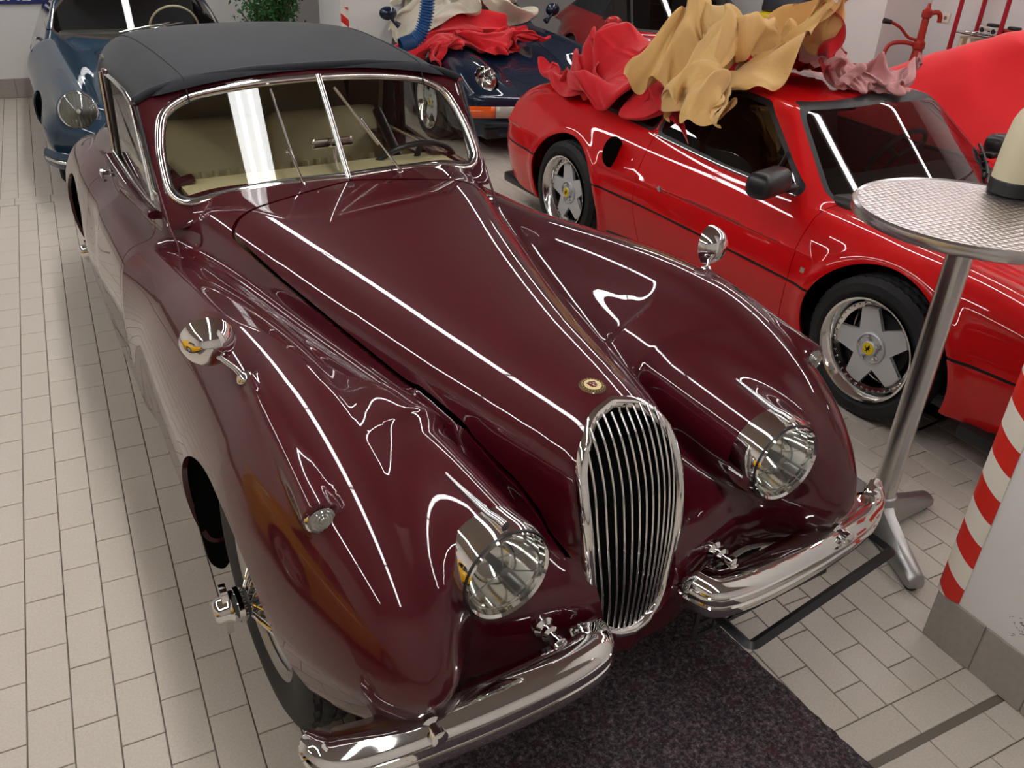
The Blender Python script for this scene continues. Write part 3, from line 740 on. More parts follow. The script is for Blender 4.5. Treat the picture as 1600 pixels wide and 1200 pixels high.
# tyres and wire wheels -------------------------------------------------
def wire_wheel(parent, c, sx, ang=20):
    c = np.array(c, float); t = tyre('wheel', parent, c, sx, .345, .212, .155); m = axis_mtx(c, (sx, 0, 0), (0, 0, 1))
    lathe('rim', [(.214, -.062), (.222, -.066), (.222, -.058), (.205, -.045), (.188, -.02), (.186, .02), (.200, .045), (.222, .058), (.224, .066), (.215, .064), (.198, .050)], M_ALU, t, m, 64)
    bm = bmesh.new()
    for k in range(24):
        for (s, h0, h1, r0, q) in ((1, .098, .012, .038, 1.5), (-1, .098, .012, .038, 1.5), (1, -.03, -.004, .045, 2.6), (-1, -.03, -.004, .045, 2.6)):
            if (k % 2 == 0) == (s > 0): continue
            a = 2 * math.pi * k / 24; b = a + s * R_(15 * q)
            add_tube(bm, [m @ Vector((r0 * math.cos(a), r0 * math.sin(a), h0)), m @ Vector((.188 * math.cos(b), .188 * math.sin(b), h1))], .0024, 5)
    bm_obj('wire_spokes', bm, M_CHROME, t, 60)
    m = m @ Matrix.Translation((0, 0, .016))
    lathe('hub', [(.05, -.06), (.048, -.02), (.036, .02), (.036, .09), (.045, .10), (.045, .112), (.030, .116)], M_CHROME, t, m, 32)
    bm = bmesh.new(); add_lathe(bm, [(.040, .108), (.041, .125), (.034, .135), (.033, .155), (.026, .165), (0, .168)], 32, m)
    for s in (0, 1):
        q = m @ Matrix.Rotation(R_(ang + 180 * s), 4, 'Z')
        add_prism(bm, [(.025, -.016), (.055, -.013), (.072, -.006), (.072, .006), (.055, .013), (.025, .016)], q @ Matrix.Translation((0, 0, .128)), .016)
    bm_obj('knock_off_spinner', bm, M_CHROME, t, 35)
    lathe('brake_drum', [(0, -.03), (.15, -.03), (.155, -.09)], mat('drum_grey', (.05, .05, .05), rough=.5), t, m, 32)
    return t
for sx in (-1, 1):
    wire_wheel(XK, (sx * .660, 0, .345), sx, 95); wire_wheel(XK, (sx * .575, 2.59, .345), sx, 60)
# windscreen -------------------------------------------------------------
ws_y = lambda x, z, off=0: 1.11 + (.153 * abs(x) + .624 * (z - 1.01)) / .766 + off
WS = [(0, 1.296), (.203, 1.284), (.38, 1.262), (.46, 1.240), (.515, 1.205), (.542, 1.155), (.558, 1.10), (.565, 1.04), (.562, .998), (.540, .974), (.500, .968), (.414, .982), (.218, 1.002), (0, 1.010)]
def ws_loop(s, n=5):
    P = [(s * x, ws_y(x, z), z) for x, z in WS]
    return [tuple(p) for p in smooth_path(P, n)]
WSROOT = None
for s in (-1, 1):
    L = ws_loop(s)
    fr = tube('windscreen_frame', L, .011, M_CHROME, XK, 10, flat=(1, 1.25))
    bm = bmesh.new(); add_tube(bm, [(p[0] * .975 + s * .004, p[1] + .008, (p[2] - 1.12) * .955 + 1.12) for p in L], .008, 8); bm_obj('rubber_seal', bm, M_SEAL, fr)
    bm = bmesh.new(); vs = [bm.verts.new((p[0], ws_y(p[0], p[2], .006), p[2])) for p in L]; bm.faces.new(vs if s > 0 else vs[::-1]); bm_obj('windscreen_glass', bm, M_GLASS, fr, False)
tube('windscreen_bar', [(0, 1.342 - .012, 1.305), (0, 1.226 - .012, 1.155), (0, 1.098, 1.004)], .0115, M_CHROME, XK, 10)
# painted surround with pillars
OUT = [(0, 1.326), (.203, 1.318), (.36, 1.302), (.47, 1.283), (.55, 1.262), (.592, 1.240), (.594, 1.17), (.596, 1.10), (.598, 1.04), (.602, .97), (.600, .90), (.56, .90), (.45, .93), (.218, .965), (0, .972)]
OUTs = smooth_path([(x, 0, z) for x, z in OUT[:6]], 5)[:-1] + [np.array((x, 0, z)) for x, z in OUT[5:]]
def resample(P, n):
    P = np.array(P, float); d = np.r_[0, np.cumsum(np.linalg.norm(np.diff(P, axis=0), axis=1))]; t = np.linspace(0, d[-1], n)
    return np.stack([np.interp(t, d, P[:, i]) for i in range(P.shape[1])], 1)
inner = np.array([(p[0], 0, p[2]) for p in ws_loop(1)])
NQ = 80; io = resample(inner, NQ)
def ray_out(p, c=np.array([.28, 0, 1.12])):      # match outer points by angle from the pane centre
    return p
# correspond by arc fraction between landmarks: top centre, top corner, bottom corner, bottom centre
def piece(P, a, b, n): return resample(P[a:b+1], n)
ii = [0, 3 * 5, 8 * 5, len(inner) - 1]; OU = np.array(OUTs); nO = len(OU); oo = [0, 25, 25 + 4, nO - 1]
A_ = np.concatenate([piece(inner, ii[k], ii[k+1], 24) for k in range(3)]); B_ = np.concatenate([piece(OU, oo[k], oo[k+1], 24) for k in range(3)])
V, F = [], []
for s in (-1, 1):
    b0 = len(V)
    for a, b in zip(A_, B_):
        for t, off in ((0, .004), (.35, -.002), (.8, -.001), (1, .006)):
            x = a[0] * (1 - t) + b[0] * t; z = a[2] * (1 - t) + b[2] * t; V.append((s * x, ws_y(x, z, off), z))
        V.append((s * b[0], ws_y(b[0], b[2], .035), b[2]))
    for i in range(len(A_) - 1):
        for j in range(4):
            q = (b0 + i * 5 + j, b0 + i * 5 + j + 1, b0 + i * 5 + j + 6, b0 + i * 5 + j + 5); F.append(q if s > 0 else q[::-1])
py_obj('windscreen_surround', V, F, M_MAROON, XK, 40)
for s in (-1, 1):
    tube('pillar_trim', [(s * .594, ws_y(.594, z, .004), z) for z in (1.238, 1.1, .97, .90)] + [(s * .588, 1.10, .865), (s * .585, 1.09, .80)], .0045, M_MAROON, XK, 8)
# cloth roof ---------------------------------------------------------------
rt = spl([1.30, 1.42, 1.6, 1.9, 2.2, 2.5, 2.8, 3.0], [1.318, 1.338, 1.355, 1.368, 1.364, 1.32, 1.20, 1.0])
def F_roof(x, y, z):
    ax = np.abs(x)
    F = smax(z - rt(y) + .10 * x * x + .25 * ax ** 4, ax - lin([1.3, 1.45, 1.9, 2.4, 2.9], [.590, .590, .585, .56, .48])(y), .16)
    F = smax(F, 1.345 + .12 * ax - y + .35 * (z - 1.31), .03); return smax(F, y - 2.9, .1)
rf = isosurf(F_roof, (-.024, 1.25, .88), (.68, 2.95, 1.45), .014); rf = clip(rf, lambda x, y, z: x)
rf = clip(rf, lambda x, y, z: z - (np.where(y < 1.95, 1.222 + .06 * step(-x, -.56, -.1) * 1.25, 0) + np.where(y >= 1.95, .93, 0)))
rf = clip(rf, lambda x, y, z: np.where(y < 1.47, z - (1.320 - .215 * x * x), 1))
rf = clip(rf, lambda x, y, z: np.where(y < 1.36 + .12 * x + .03, 1, np.where((y < 1.96) & (z < 1.29) & (x < .5), -1, 1)))
# side seam line, a sewn strip
rfm = mirror(rf); roof = sm_obj('cloth_roof', rfm, M_CLOTHTOP, XK)
for s in (-1, 1):
    pts = [(s * (.43 + .03 * (y - 1.4)), y) for y in np.linspace(1.37, 2.7, 40)]
    tube('roof_seam', [(x, y, surf_z(F_roof, x, y) + .0005) for x, y in pts], .0028, mat('seam_black', (.01, .01, .012), rough=.8), roof, 6)
    tube('drip_rail', [(s * .600, 1.405, 1.240), (s * .594, 1.55, 1.250), (s * .592, 1.75, 1.250), (s * .588, 1.95, 1.240)], .009, M_CHROME, XK, 8, flat=(1.1, .7))
edge = [(x, 1.345 + .12 * abs(x) + .014 + .35 * 0, 1.322 - .10 * x * x - .30 * abs(x) ** 4 ) for x in np.linspace(-.600, .600, 41)]
edge = [(x, ws_y(x, np.interp(abs(x), [p[0] for p in OUT[:6]], [p[1] for p in OUT[:6]]), -.004), np.interp(abs(x), [p[0] for p in OUT[:6]], [p[1] for p in OUT[:6]]) + .006) for x in np.linspace(-.596, .596, 41)]
tube('rolled_hem', edge, .013, M_CLOTHTOP, roof, 10)
# side windows and posts ----------------------------------------------------
for s in (-1, 1):
    X = .598
    gl = [(s * .592, 1.40, 1.235), (s * .590, 1.90, 1.235), (s * .598, 1.96, .935), (s * .606, 1.26, .93), (s * .6, 1.2, .945)]
    py_obj('side_window', gl, [tuple(range(5))], M_GLASS, XK, False)
    tube('quarter_light_bar', [(s * .598, 1.46, 1.24), (s * .602, 1.32, .945)], .006, M_CHROME, XK, 8)
    tube('quarter_light_bar', [(s * .592, 1.385, 1.235), (s * .6, 1.235, 1.0)], .006, M_SEAL, XK, 8)
    box('door_post', (s * .590, 1.955, 1.09), (.018, .05, .33), M_MAROON, XK, bevel=.004)
    tube('post_trim', [(s * .602, 1.985, 1.24), (s * .606, 1.985, .94)], .006, M_STEEL, XK, 8)
    tube('post_seal', [(s * .592, 1.915, 1.24), (s * .598, 1.915, .92)], .008, M_SEAL, XK, 8)
    # waist rail along the door top
    wl = [(1.275, .912), (1.32, .911), (1.4, .905), (1.6, .905), (1.8, .915), (1.98, .93)]
    tube('waist_rail', smooth_path([(s * (.612 + .002 * i), y, z) for i, (y, z) in enumerate(wl)], 4), .017, M_MAROON, XK, 10, flat=(1.4, .9))
    tube('window_trim', smooth_path([(s * (.602 + .001 * i), y, z + .02) for i, (y, z) in enumerate(wl)], 4), .006, M_CHROME, XK, 8)
    # handle and hinge
    bm = bmesh.new(); hy, hz = 1.99, .865; hx = surf_x(F_xk, hy, hz)
    add_lathe(bm, [(.015, 0), (.015, .008), (.008, .012), (.008, .03), (.013, .034), (.013, .045), (0, .048)], 16, axis_mtx((s * hx, hy, hz), (s, 0, .1)))
    add_tube(bm, [(s * (hx + .038), hy, hz), (s * (hx + .042), hy - .03, hz - .002), (s * (hx + .04), hy - .075, hz - .006)], [.008, .0075, .006], 10)
    bm_obj('door_handle', bm, M_CHROME, XK)
# cabin -----------------------------------------------------------------------
bm = bmesh.new(); add_prism(bm, [(0, 1.155), (.30, 1.205), (.50, 1.245), (.50, 1.42), (-.50, 1.42), (-.50, 1.245), (-.30, 1.205)], Matrix.Translation((0, 0, .925)), .045); bm_obj('dashboard', bm, M_CREAM, XK)
CB = [ box('cockpit_floor', (0, 1.7, .42), (1.06, 1.1, .04), mat('dark_carpet', (.03, .012, .012), rough=.95), XK)]
box('wood_cappings', (0, 1.43, .950), (1.06, .03, .03), mat('walnut_veneer', '9a5c22', rough=.25, coat=.6, var=(8, .6, '6b3a12')), XK, bevel=.008)
for s in (-1, 1):
    box('door_card', (s * .555, 1.7, .72), (.02, 1.0, .45), M_CREAM, XK, bevel=.005)
    # seat with rolled pleats
    st = box('seat', (s * .27, 1.72, .60), (.50, .48, .17), M_CREAM, XK, (R_(5), 0, 0), .05, 4)
    bm = bmesh.new(); add_box(bm, (s * .27, 2.0, .80), (.52, .11, .47), (R_(-14), 0, 0), .05, 4); bm_obj('seat_back', bm, M_CREAM, st)
    bm = bmesh.new()
    for k in range(8):
        x = s * .27 + (k - 3.5) * .052; add_tube(bm, [(x, 1.905, .64), (x, 1.925, .74), (x, 1.945, .84)], [.022, .026, .022], 10, flat=(1, .6))
    bm_obj('pleat', bm, M_CREAM, st)
bm = bmesh.new(); add_box(bm, (0, 2.36, 1.06), (1.0, .05, .40), (R_(-24), 0, 0), .02); bm_obj('rear_panel', bm, M_LEATHER, XK)
bm = bmesh.new(); add_box(bm, (0, 2.20, .82), (1.12, .42, .03), (0, 0, 0), .01); bm_obj('parcel_shelf', bm, mat('dark_trim', (.06, .05, .04), rough=.8), XK)
bm = bmesh.new(); add_box(bm, (0, 1.93, 1.285), (.98, .84, .01)); bm_obj('headlining', bm, mat('headlining_cloth', '6d6250', rough=.95), XK)
for s in (-1, 1): bm = bmesh.new(); add_box(bm, (s * .52, 2.15, 1.08), (.02, .34, .34), (0, s * .1, 0)); bm_obj('quarter_lining', bm, mat('headlining_cloth', '6d6250'), XK)
# steering wheel
wc, wdir = (.40, 1.47, .862), (0, .85, .45); m = axis_mtx(wc, (0, .80, .58), (0, 0, 1))
bm = bmesh.new(); add_lathe(bm, [(.205 + .011 * math.cos(a), .011 * math.sin(a)) for a in np.linspace(0, 2 * math.pi, 12, endpoint=False)], 56, m, True)
sw = bm_obj('steering_wheel', bm, M_BPLAS, XK)
bm = bmesh.new()
for a in (90, 210, 330):
    e = [m @ Vector((math.cos(R_(a)) * r, math.sin(R_(a)) * r, h)) for r, h in ((.02, -.02), (.1, -.012), (.2, 0))]; add_tube(bm, e, [.016, .012, .010], 10, flat=(1.3, .6))
add_lathe(bm, [(0, .01), (.03, .008), (.034, -.01), (.02, -.04), (.02, -.35)], 24, m @ Matrix.Rotation(math.pi, 4, 'Y')); bm_obj('spokes', bm, M_BPLAS, sw)
# inside mirror and grab handles
bm = bmesh.new(); add_tube(bm, [(.0, 1.19, 1.012), (-.005, 1.20, 1.05), (.0, 1.215, 1.085)], .0045, 8); mm = bm_obj('rear_view_mirror', bm, M_CHROME, XK)
box('mirror_glass', (0, 1.23, 1.098), (.15, .014, .034), M_CHROME, mm, (R_(10), 0, 0), .007)
# wipers
for (b, c, t0, t1, lab) in (((-.158, 1.003), (-.168, 1.10), (-.167, 1.267), (-.160, 1.05), 0), ((.197, 1.010), (.117, 1.166), (.05, 1.264), (.155, 1.085), 1)):
    P = lambda q, o: (q[0], ws_y(q[0], q[1], -o), q[1])
    bm = bmesh.new(); add_lathe(bm, [(.014, 0), (.012, .014), (.006, .018), (.006, .034), (0, .036)], 14, axis_mtx((b[0], ws_y(b[0], b[1]) - .035, b[1] - .018), (0, -.5, .85)))
    add_tube(bm, [P(b, .045), P(((b[0] + c[0]) / 2, (b[1] + c[1]) / 2), .032), P(c, .022)], [.0042, .0034, .0028], 8)
    w = bm_obj('wiper', bm, M_CHROME, XK)
    bm = bmesh.new(); add_tube(bm, [P(t0, .013), P(t1, .013)], .0042, 8, flat=(1, 1.5)); add_tube(bm, [P(c, .022), P(c, .012)], .006, 8); bm_obj('wiper_blade', bm, M_STEEL, w)
# wing mirrors -------------------------------------------------------------------
for s, hc, hd in ((-1, (-.735, .11, 1.005), (.12, 1, .22)), (1, (.742, .10, .985), (-.30, 1, -.12))):
    bx, by = s * .683, .046; bz = surf_z(F_xk, bx, by); n = nrm(F_xk, (bx, by, bz))
    bm = bmesh.new(); mm = axis_mtx((bx, by, bz), n); add_lathe(bm, [(.0185, -.002), (.019, .004), (.014, .010), (.008, .016)], 24, mm)
    hc = Vector(hc); e = Vector((bx, by, bz)); bb = hc - Vector(hd).normalized() * .035
    add_tube(bm, [e + Vector(n) * .01, e + Vector(n) * .03 + Vector((0, .005, 0)), (e + Vector(n) * .045 + bb) / 2, bb], [.0075, .006, .0052, .009], 10)
    st = bm_obj('wing_mirror', bm, M_CHROME, XK, 50); mx = axis_mtx(hc, hd, (0, 0, 1))
    lathe('mirror_head', [(0, -.050), (.02, -.047), (.038, -.037), (.052, -.018), (.059, .002), (.0595, .008), (.056, .011), (.054, .007), (0, .007)], M_CHROME, st, mx, 48)
# bumpers ----------------------------------------------------------------------
bx_ = [.125, .128, .15, .20, .30, .45, .60, .70, .76, .80, .822]; by_ = [-.565, -.600, -.648, -.672, -.682, -.680, -.668, -.655, -.640, -.622, -.585]
def bumper(s):
    """blade with three stepped ribs, swept along its line"""
    path = smooth_path([(s * x, y, 0) for x, y in zip(bx_, by_)], 5)
    prof = [(.088, .046), (.060, .058), (.032, .060), (.012, .054), (.001, .043), (-.003, .036), (.005, .030), (-.003, .025), (-.005, .016), (-.004, .007), (.005, .001), (-.004, -.005), (-.005, -.018), (-.002, -.030), (.008, -.040), (.022, -.042)]
    V, F = [], []; n = len(prof); k = len(path)
    for i, p in enumerate(path):
        d = path[min(i + 1, k - 1)] - path[max(i - 1, 0)]; d /= np.linalg.norm(d); o = np.array([-d[1], d[0], 0]); o = o if o[1] < 0 or abs(o[1]) < .01 else -o
        if abs(d[0]) < .5: o = np.array([-s, 0, 0]) if i < k / 2 else np.array([s, 0, 0]); o = o * (1 - abs(d[0])) + np.array([0, -1, 0]) * abs(d[0]); o /= np.linalg.norm(o)
        t = i / (k - 1); end = max(0, (t - .72) / .28); sc = (1 - .70 * end ** 2) * (1 - .35 * max(0, 1 - t / .10) ** 2); rise = .075 * end ** 2
        for q, h in prof: V.append(tuple(p - o * q * (sc if q > .01 else 1) + np.array([0, 0, .438 + h * sc + rise])))
    for i in range(k - 1):
        for j in range(n - 1):
            q = (i * n + j, i * n + j + 1, (i + 1) * n + j + 1, (i + 1) * n + j); F.append(q)
    F.append(tuple(range(n))); F.append(tuple(range((k - 1) * n, k * n))[::-1])
    o = py_obj('bumper', V, F, M_CHROME, XK, 30)
    sd = o.modifiers.new('s', 'SOLIDIFY'); sd.thickness = .003
    for x, yo in ((.255, 0), (.585, .01)):
        sy = surf_y(F_xk, x, .47)
        bm = bmesh.new(); add_lathe(bm, [(.016, 0), (.019, .006), (.019, .016), (.012, .024), (.015, .030), (.015, .040), (.009, .046), (.009, .062), (.013, .064), (.013, .078), (.006, .082), (0, .082)], 8 * 3, axis_mtx((s * x, sy + .01, .485), (0, -1, .05)) @ Matrix.Diagonal((1.35, 1.35, 1, 1)))
        bm_obj('bumper_bolt', bm, M_CHROME, o, 30)
    tube('bumper_iron', smooth_path([(s * .60, -.50, .43), (s * .56, -.60, .43), (s * .45, -.635, .43), (s * .30, -.635, .43), (s * .20, -.62, .44), (s * .155, -.57, .45), (s * .20, -.50, .45)], 4), .013, M_BPLAS, o, 8, flat=(.5, 1.6))
    return o
bL = bumper(-1); bR = bumper(1)
bm = bmesh.new(); add_tube(bm, [(-.470, -.668, .462), (-.425, -.668, .462)], .012, 12); bm_obj('bumper_clamp', bm, M_CHROME, bL)
# empty number-plate frame hanging below the right-hand bumper ------------------
PF = empty('number_plate_frame', (0, 0, 0), 0, 'empty black number plate frame flapping forward under the right half of the bumper', 'plate frame'); PF.parent = XK
for k in ('label', 'category'): del PF[k]
fr = smooth_path([], 1) if False else None
def rect_loop(c, ax, ay, w, h, r, n=5):
    c, ax, ay = Vector(c), Vector(ax).normalized(), Vector(ay).normalized(); out = []
    for (sx, sy, a0) in ((1, 1, 0), (-1, 1, 90), (-1, -1, 180), (1, -1, 270)):
        for i in range(n + 1):
            a = R_(a0 + 90 * i / n); out.append(c + ax * (sx * (w / 2 - r) + r * math.cos(a)) + ay * (sy * (h / 2 - r) + r * math.sin(a)))
    return out
fl = rect_loop((.545, -.622, .322), (.585, .045, .012), (.0, 1, .02), .60, .135, .018)
bm = bmesh.new(); add_tube(bm, fl, .0150, 4, closed=True, flat=(1.0, .8)); bm_obj('front_rail', bm, M_BPLAS, PF, 30)
bm = bmesh.new()
ox, oy = .41, -.600
for z in (.285, .325, .395): add_box(bm, (ox, oy, z), (.50, .006, .012))
for i in range(8): add_box(bm, (ox - .24 + i * .068, oy, .34), (.014, .006, .115))
bm_obj('carrier_grid', bm, M_BPLAS, PF, 30)
# ================================================================ red mid-engined coupe
def split(sm, g, gap=0, lipd=0):
    """inside piece and the rest"""
    a = clip(sm, lambda x, y, z: g(x, y, z) - gap); b = clip(sm, lambda x, y, z: -g(x, y, z) - gap)
    if lipd: a = lip(a, lipd, lambda x, y, z: x > 1e-4)
    return a, b
def both(name, sm, m, parent, lab=None):
    o = sm_obj(name, sm, m, parent); p = sm_obj(name, SM(sm.V * [-1, 1, 1], sm.T[:, ::-1], sm.N * [-1, 1, 1]), m, parent); return o, p
FE = empty('sports_car', (2.62, .421, 0), .059, 'bright red mid-engined coupe with star-shaped alloy wheels and dust covers heaped on its roof', 'car')
FE.scale = (.966,) * 3
fe_crest = spl([-.98, -.9, -.75, -.5, -.2, 0, .4, 1, 1.6, 2.0, 2.3, 2.6, 2.9, 3.1, 3.25], [.50, .55, .63, .705, .745, .758, .770, .785, .815, .850, .880, .892, .87, .82, .74])
fe_w = spl([-1, -.85, -.5, -.1, .3, 1, 1.6, 2.3, 2.8, 3.1, 3.3], [.60, .70, .79, .845, .845, .83, .84, .862, .845, .80, .70])
def F_fe(x, y, z):
    ax = np.abs(x)
    w = fe_w(y) - 1.15 * np.maximum(z - .47, 0) ** 1.9 - .35 * np.maximum(.44 - z, 0) ** 1.3
    for yc in (0, 2.35):
        r = np.hypot(y - yc, z - .31); w = w + .013 * np.exp(-((r - .395) / .035) ** 2)
    hc = .055 * step(-ax, -.62, -.30) * step(y, -.9, -.2) * step(-y, -.75, -.2)
    top = z - fe_crest(y) + hc + .05 * step(ax, .1, .62) * step(y, 1.5, 2.4)*-1*0
    F = smax(smax(top, ax - w, .09), smax(-1.0 - y, y - 3.27, .05), .06)
    roof = spl([.2, .84, 1.0, 1.3, 1.7, 2.1, 2.5, 2.8, 3.1, 3.4], [.84, 1.125, 1.142, 1.152, 1.128, 1.055, .96, .885, .80, .70])(y)
    ws = (z - (.775 + (y - .30 - .55 * ax * ax) * .68)) * .85
    cab = smax(smax(z - roof + .12 * x * x, ax - .715 + (z - .78) * .60, .05), ws, .022)
    cab = np.maximum(cab, np.maximum(.6 - z, y - 3.1))
    F = smin(F, cab, .022)
    cone = cone_sdf(ax, y, z, (.875, 1.90, .692), (.835, .80, .745), .088, .004, .03, True)
    F = smax(F, -cone, .012)
    return smax(F, .17 - z, .03)
fe = isosurf(F_fe, (-.026, -1.05, .14), (.92, 3.34, 1.2), .013); fe = clip(fe, lambda x, y, z: x)
for yc in (0, 2.35): fe = clip(fe, lambda x, y, z: np.maximum(np.hypot(y - yc, z - .31) - .372, .55 - x))
P_side = polyd(roundpoly([(.625, .805), (1.08, 1.088), (1.30, 1.100), (1.655, 1.078), (1.675, .838), (1.1, .805)], .03))
P_qtr = polyd(roundpoly([(1.725, 1.065), (1.735, .845), (2.22, .872), (2.02, .985)], .02))
P_ws = polyd(roundpoly([(0, 1.118), (.475, 1.098), (.60, .79), (0, .775), (-.60, .79), (-.475, 1.098)], .05))
g_side = lambda x, y, z: np.where(x > .4, P_side(y, z), -1); g_q = lambda x, y, z: np.where(x > .4, P_qtr(y, z), -1)
def g_ws(x, y, z): return np.where((y < 1.18) & (z > .77) & (y - .36 - .55 * x * x < (z - .72) * 1.75), P_ws(x, z + 0 * y), -1)
w_, fe = split(fe, lambda x, y, z: g_side(x, y, z) + .022); sg, sf = split(w_, g_side)
both('side_window', sg, M_TINT, FE); both('window_frame', lip(sf, .004), M_SEAL, FE)
w_, fe = split(fe, lambda x, y, z: g_q(x, y, z) + .018); sg, sf = split(w_, g_q)
both('quarter_window', sg, M_TINT, FE); both('window_frame', sf, M_SEAL, FE)
w_, fe = split(fe, lambda x, y, z: g_ws(x, y, z) + .020); sg, sf = split(w_, g_ws)
sm_obj('windscreen_glass', mirror(sg), M_TINT, FE); sm_obj('windscreen_frame', mirror(sf), M_SEAL, FE)
P_door = polyd(roundpoly([(.56, .90), (.485, .80), (.475, .46), (.52, .22), (1.60, .22), (1.64, .46), (1.70, .835), (1.70, .90)], .03))
g_line = lambda x, y, z: np.where(x > .5, .0075 - np.abs(z - .462 - .012 * (y - 1)), -1)
lineS, fe = split(fe, g_line, 0); both('black_waist_line', SM(lineS.V - lineS.N * .004, lineS.T, lineS.N), M_SEAL, FE)
door, fe = split(fe, lambda x, y, z: np.where((x > .5) & (z < .86), P_door(y, z), -1), .002); door = lip(door, .01); both('door', door, M_FRED, FE)
fe = lip(fe, .012, lambda x, y, z: x > 1e-4)
sm_obj('body', mirror(fe), M_FRED, FE)
for s in (-1, 1):
    # scoop mouth, louvres, trims
    bm = bmesh.new(); add_lathe(bm, [(0, 0), (1, 0)], 28, axis_mtx((s * .83, 1.885, .69), (0, -1, 0), (0, 0, 1)) @ Matrix.Diagonal((.072, .088, 1, 1))); bm_obj('air_intake', bm, M_BLACK, FE)
    for k in range(8):
        y = 1.90 + k * .038; box('louvre', (s * (.712 - (.93 - .78) * .60 - .012), y, .92 - k * .006), (.008, .012, max(.02, .19 - k * .019)), M_BPLAS, FE, (0, -s * .54, 0), .002)
    tube('window_bright_trim', smooth_path([(s * .716, .63, .790), (s * .712, 1.1, .795), (s * .706, 1.69, .826)], 6), .004, M_STEEL, FE, 6)
    tube('centre_pillar_trim', [(s * .68, 1.702, .845), (s * .545, 1.690, 1.07)], .004, M_STEEL, FE, 6)
    # mirror
    bm = bmesh.new(); add_box(bm, (s * .885, .65, .865), (.25, .13, .12), (0, 0, s * -.25), .05, 5); add_box(bm, (s * .755, .64, .828), (.07, .05, .035), (0, 0, 0), .012); mo = bm_obj('wing_mirror', bm, M_BPLAS, FE, 60)
    box('side_window_vent_bar', (s * .675, .80, .88), (.006, .008, .15), M_SEAL, FE, (0, -s * .54, 0))
    bm = bmesh.new(); add_lathe(bm, [(.014, 0), (.014, .004), (0, .005)], 16, axis_mtx((s * surf_x(F_fe, 1.45, .60), 1.45, .60), (s, 0, 0))); bm_obj('door_lock', bm, M_CHROME, FE)
    box('side_badge', (s * (surf_x(F_fe, .405, .53) + .001), .405, .53), (.004, .024, .024), mat('grey_badge', (.25, .22, .16), rough=.3), FE, bevel=.001)
for yc in (0, 2.35):
    for s in (-1, 1):
        bm = bmesh.new(); add_lathe(bm, [(0, 0), (.385, 0), (.39, .20)], 32, axis_mtx((s * .50, yc, .31), (s, 0, 0))); bm_obj('wheel_well', bm, M_BLACK, FE)
bm = bmesh.new(); add_box(bm, (0, 1.15, .21), (1.45, 3.9, .06), (0, 0, 0), .01); bm_obj('sill_and_floor', bm, M_BPLAS, FE)
for s in (-1, 1):
    box('sill', (s * .74, 1.17, .205), (.13, 1.5, .07), M_BPLAS, FE, bevel=.02)
    box('front_spoiler', (s * .5, -.62, .16), (.55, .35, .06), M_BPLAS, FE, bevel=.02); box('rear_valance', (s * .5, 2.98, .19), (.55, .45, .07), M_BPLAS, FE, bevel=.02)
# cabin
box('cabin_tub', (0, 1.1, .45), (1.25, 1.3, .1), M_BLKL, FE); box('dashboard', (0, .62, .73), (1.2, .42, .14), M_BLKL, FE, (R_(-6), 0, 0), .04, 4)
box('rear_bulkhead', (0, 1.75, .72), (1.2, .05, .55), M_BLKL, FE)
for s in (-1, 1):
    st = box('seat', (s * .32, 1.25, .52), (.46, .46, .14), mat('black_cherry_leather', (.03, .018, .016), rough=.45), FE, bevel=.04, seg=3)
    bm = bmesh.new(); add_box(bm, (s * .32, 1.52, .76), (.44, .12, .52), (R_(-18), 0, 0), .045, 3); add_box(bm, (s * .32, 1.60, 1.0), (.22, .08, .13), (R_(-18), 0, 0), .03, 3); bm_obj('seat_back', bm, mat('black_cherry_leather', (.03, .018, .016), rough=.45), st)
m = axis_mtx((.34, .92, .80), (0, .85, .5)); bm = bmesh.new(); add_lathe(bm, [(.17 + .013 * math.cos(a), .013 * math.sin(a)) for a in np.linspace(0, 2 * math.pi, 10, endpoint=False)], 40, m, True)
for a in (90, 210, 330): add_tube(bm, [m @ Vector((0, 0, -.01)), m @ Vector((math.cos(R_(a)) * .17, math.sin(R_(a)) * .17, 0))], .012, 8)
bm_obj('steering_wheel', bm, M_BLKL, FE, 50)
bm = bmesh.new(); add_tube(bm, [(0, 1.06, 1.10), (0, 1.05, 1.07)], .006, 8); add_box(bm, (0, 1.06, 1.05), (.20, .02, .05), (0, 0, 0), .01); bm_obj('rear_view_mirror', bm, M_BPLAS, FE)
def F_ws_y(x, z, off=.012): return .30 + .55 * x * x + (z - .775) / .68 - off
for (x0, z0, x1, z1) in ((-.30, .80, .18, .835), (.32, .80, .62, .86)):
    for kx, a in ((0, 1),):
        P = [(x0 + (x1 - x0) * t, F_ws_y(x0 + (x1 - x0) * t, z0 + (z1 - z0) * t, .03), z0 + (z1 - z0) * t) for t in np.linspace(0, 1, 9)]
        w = tube('wiper', P[:6], [.009, .008, .007, .006, .005, .005], M_BPLAS, FE, 8)
        bm = bmesh.new(); add_tube(bm, [(p[0] + .08, F_ws_y(p[0] + .08, p[2] + .015, .02), p[2] + .015) for p in P], .007, 6, flat=(1, 1.6))
        for i in (2, 4, 6): add_box(bm, (P[i][0] + .06, F_ws_y(P[i][0] + .06, P[i][2] + .02, .03), P[i][2] + .01), (.05, .008, .008))
        bm_obj('wiper_blade', bm, M_SEAL, w)
M_SILVER = mat('silver_wheel_paint', (.60, .60, .61), rough=.33, metal=.35, coat=.4)
M_POLISH = mat('polished_alloy', (.82, .80, .77), rough=.12, metal=1)
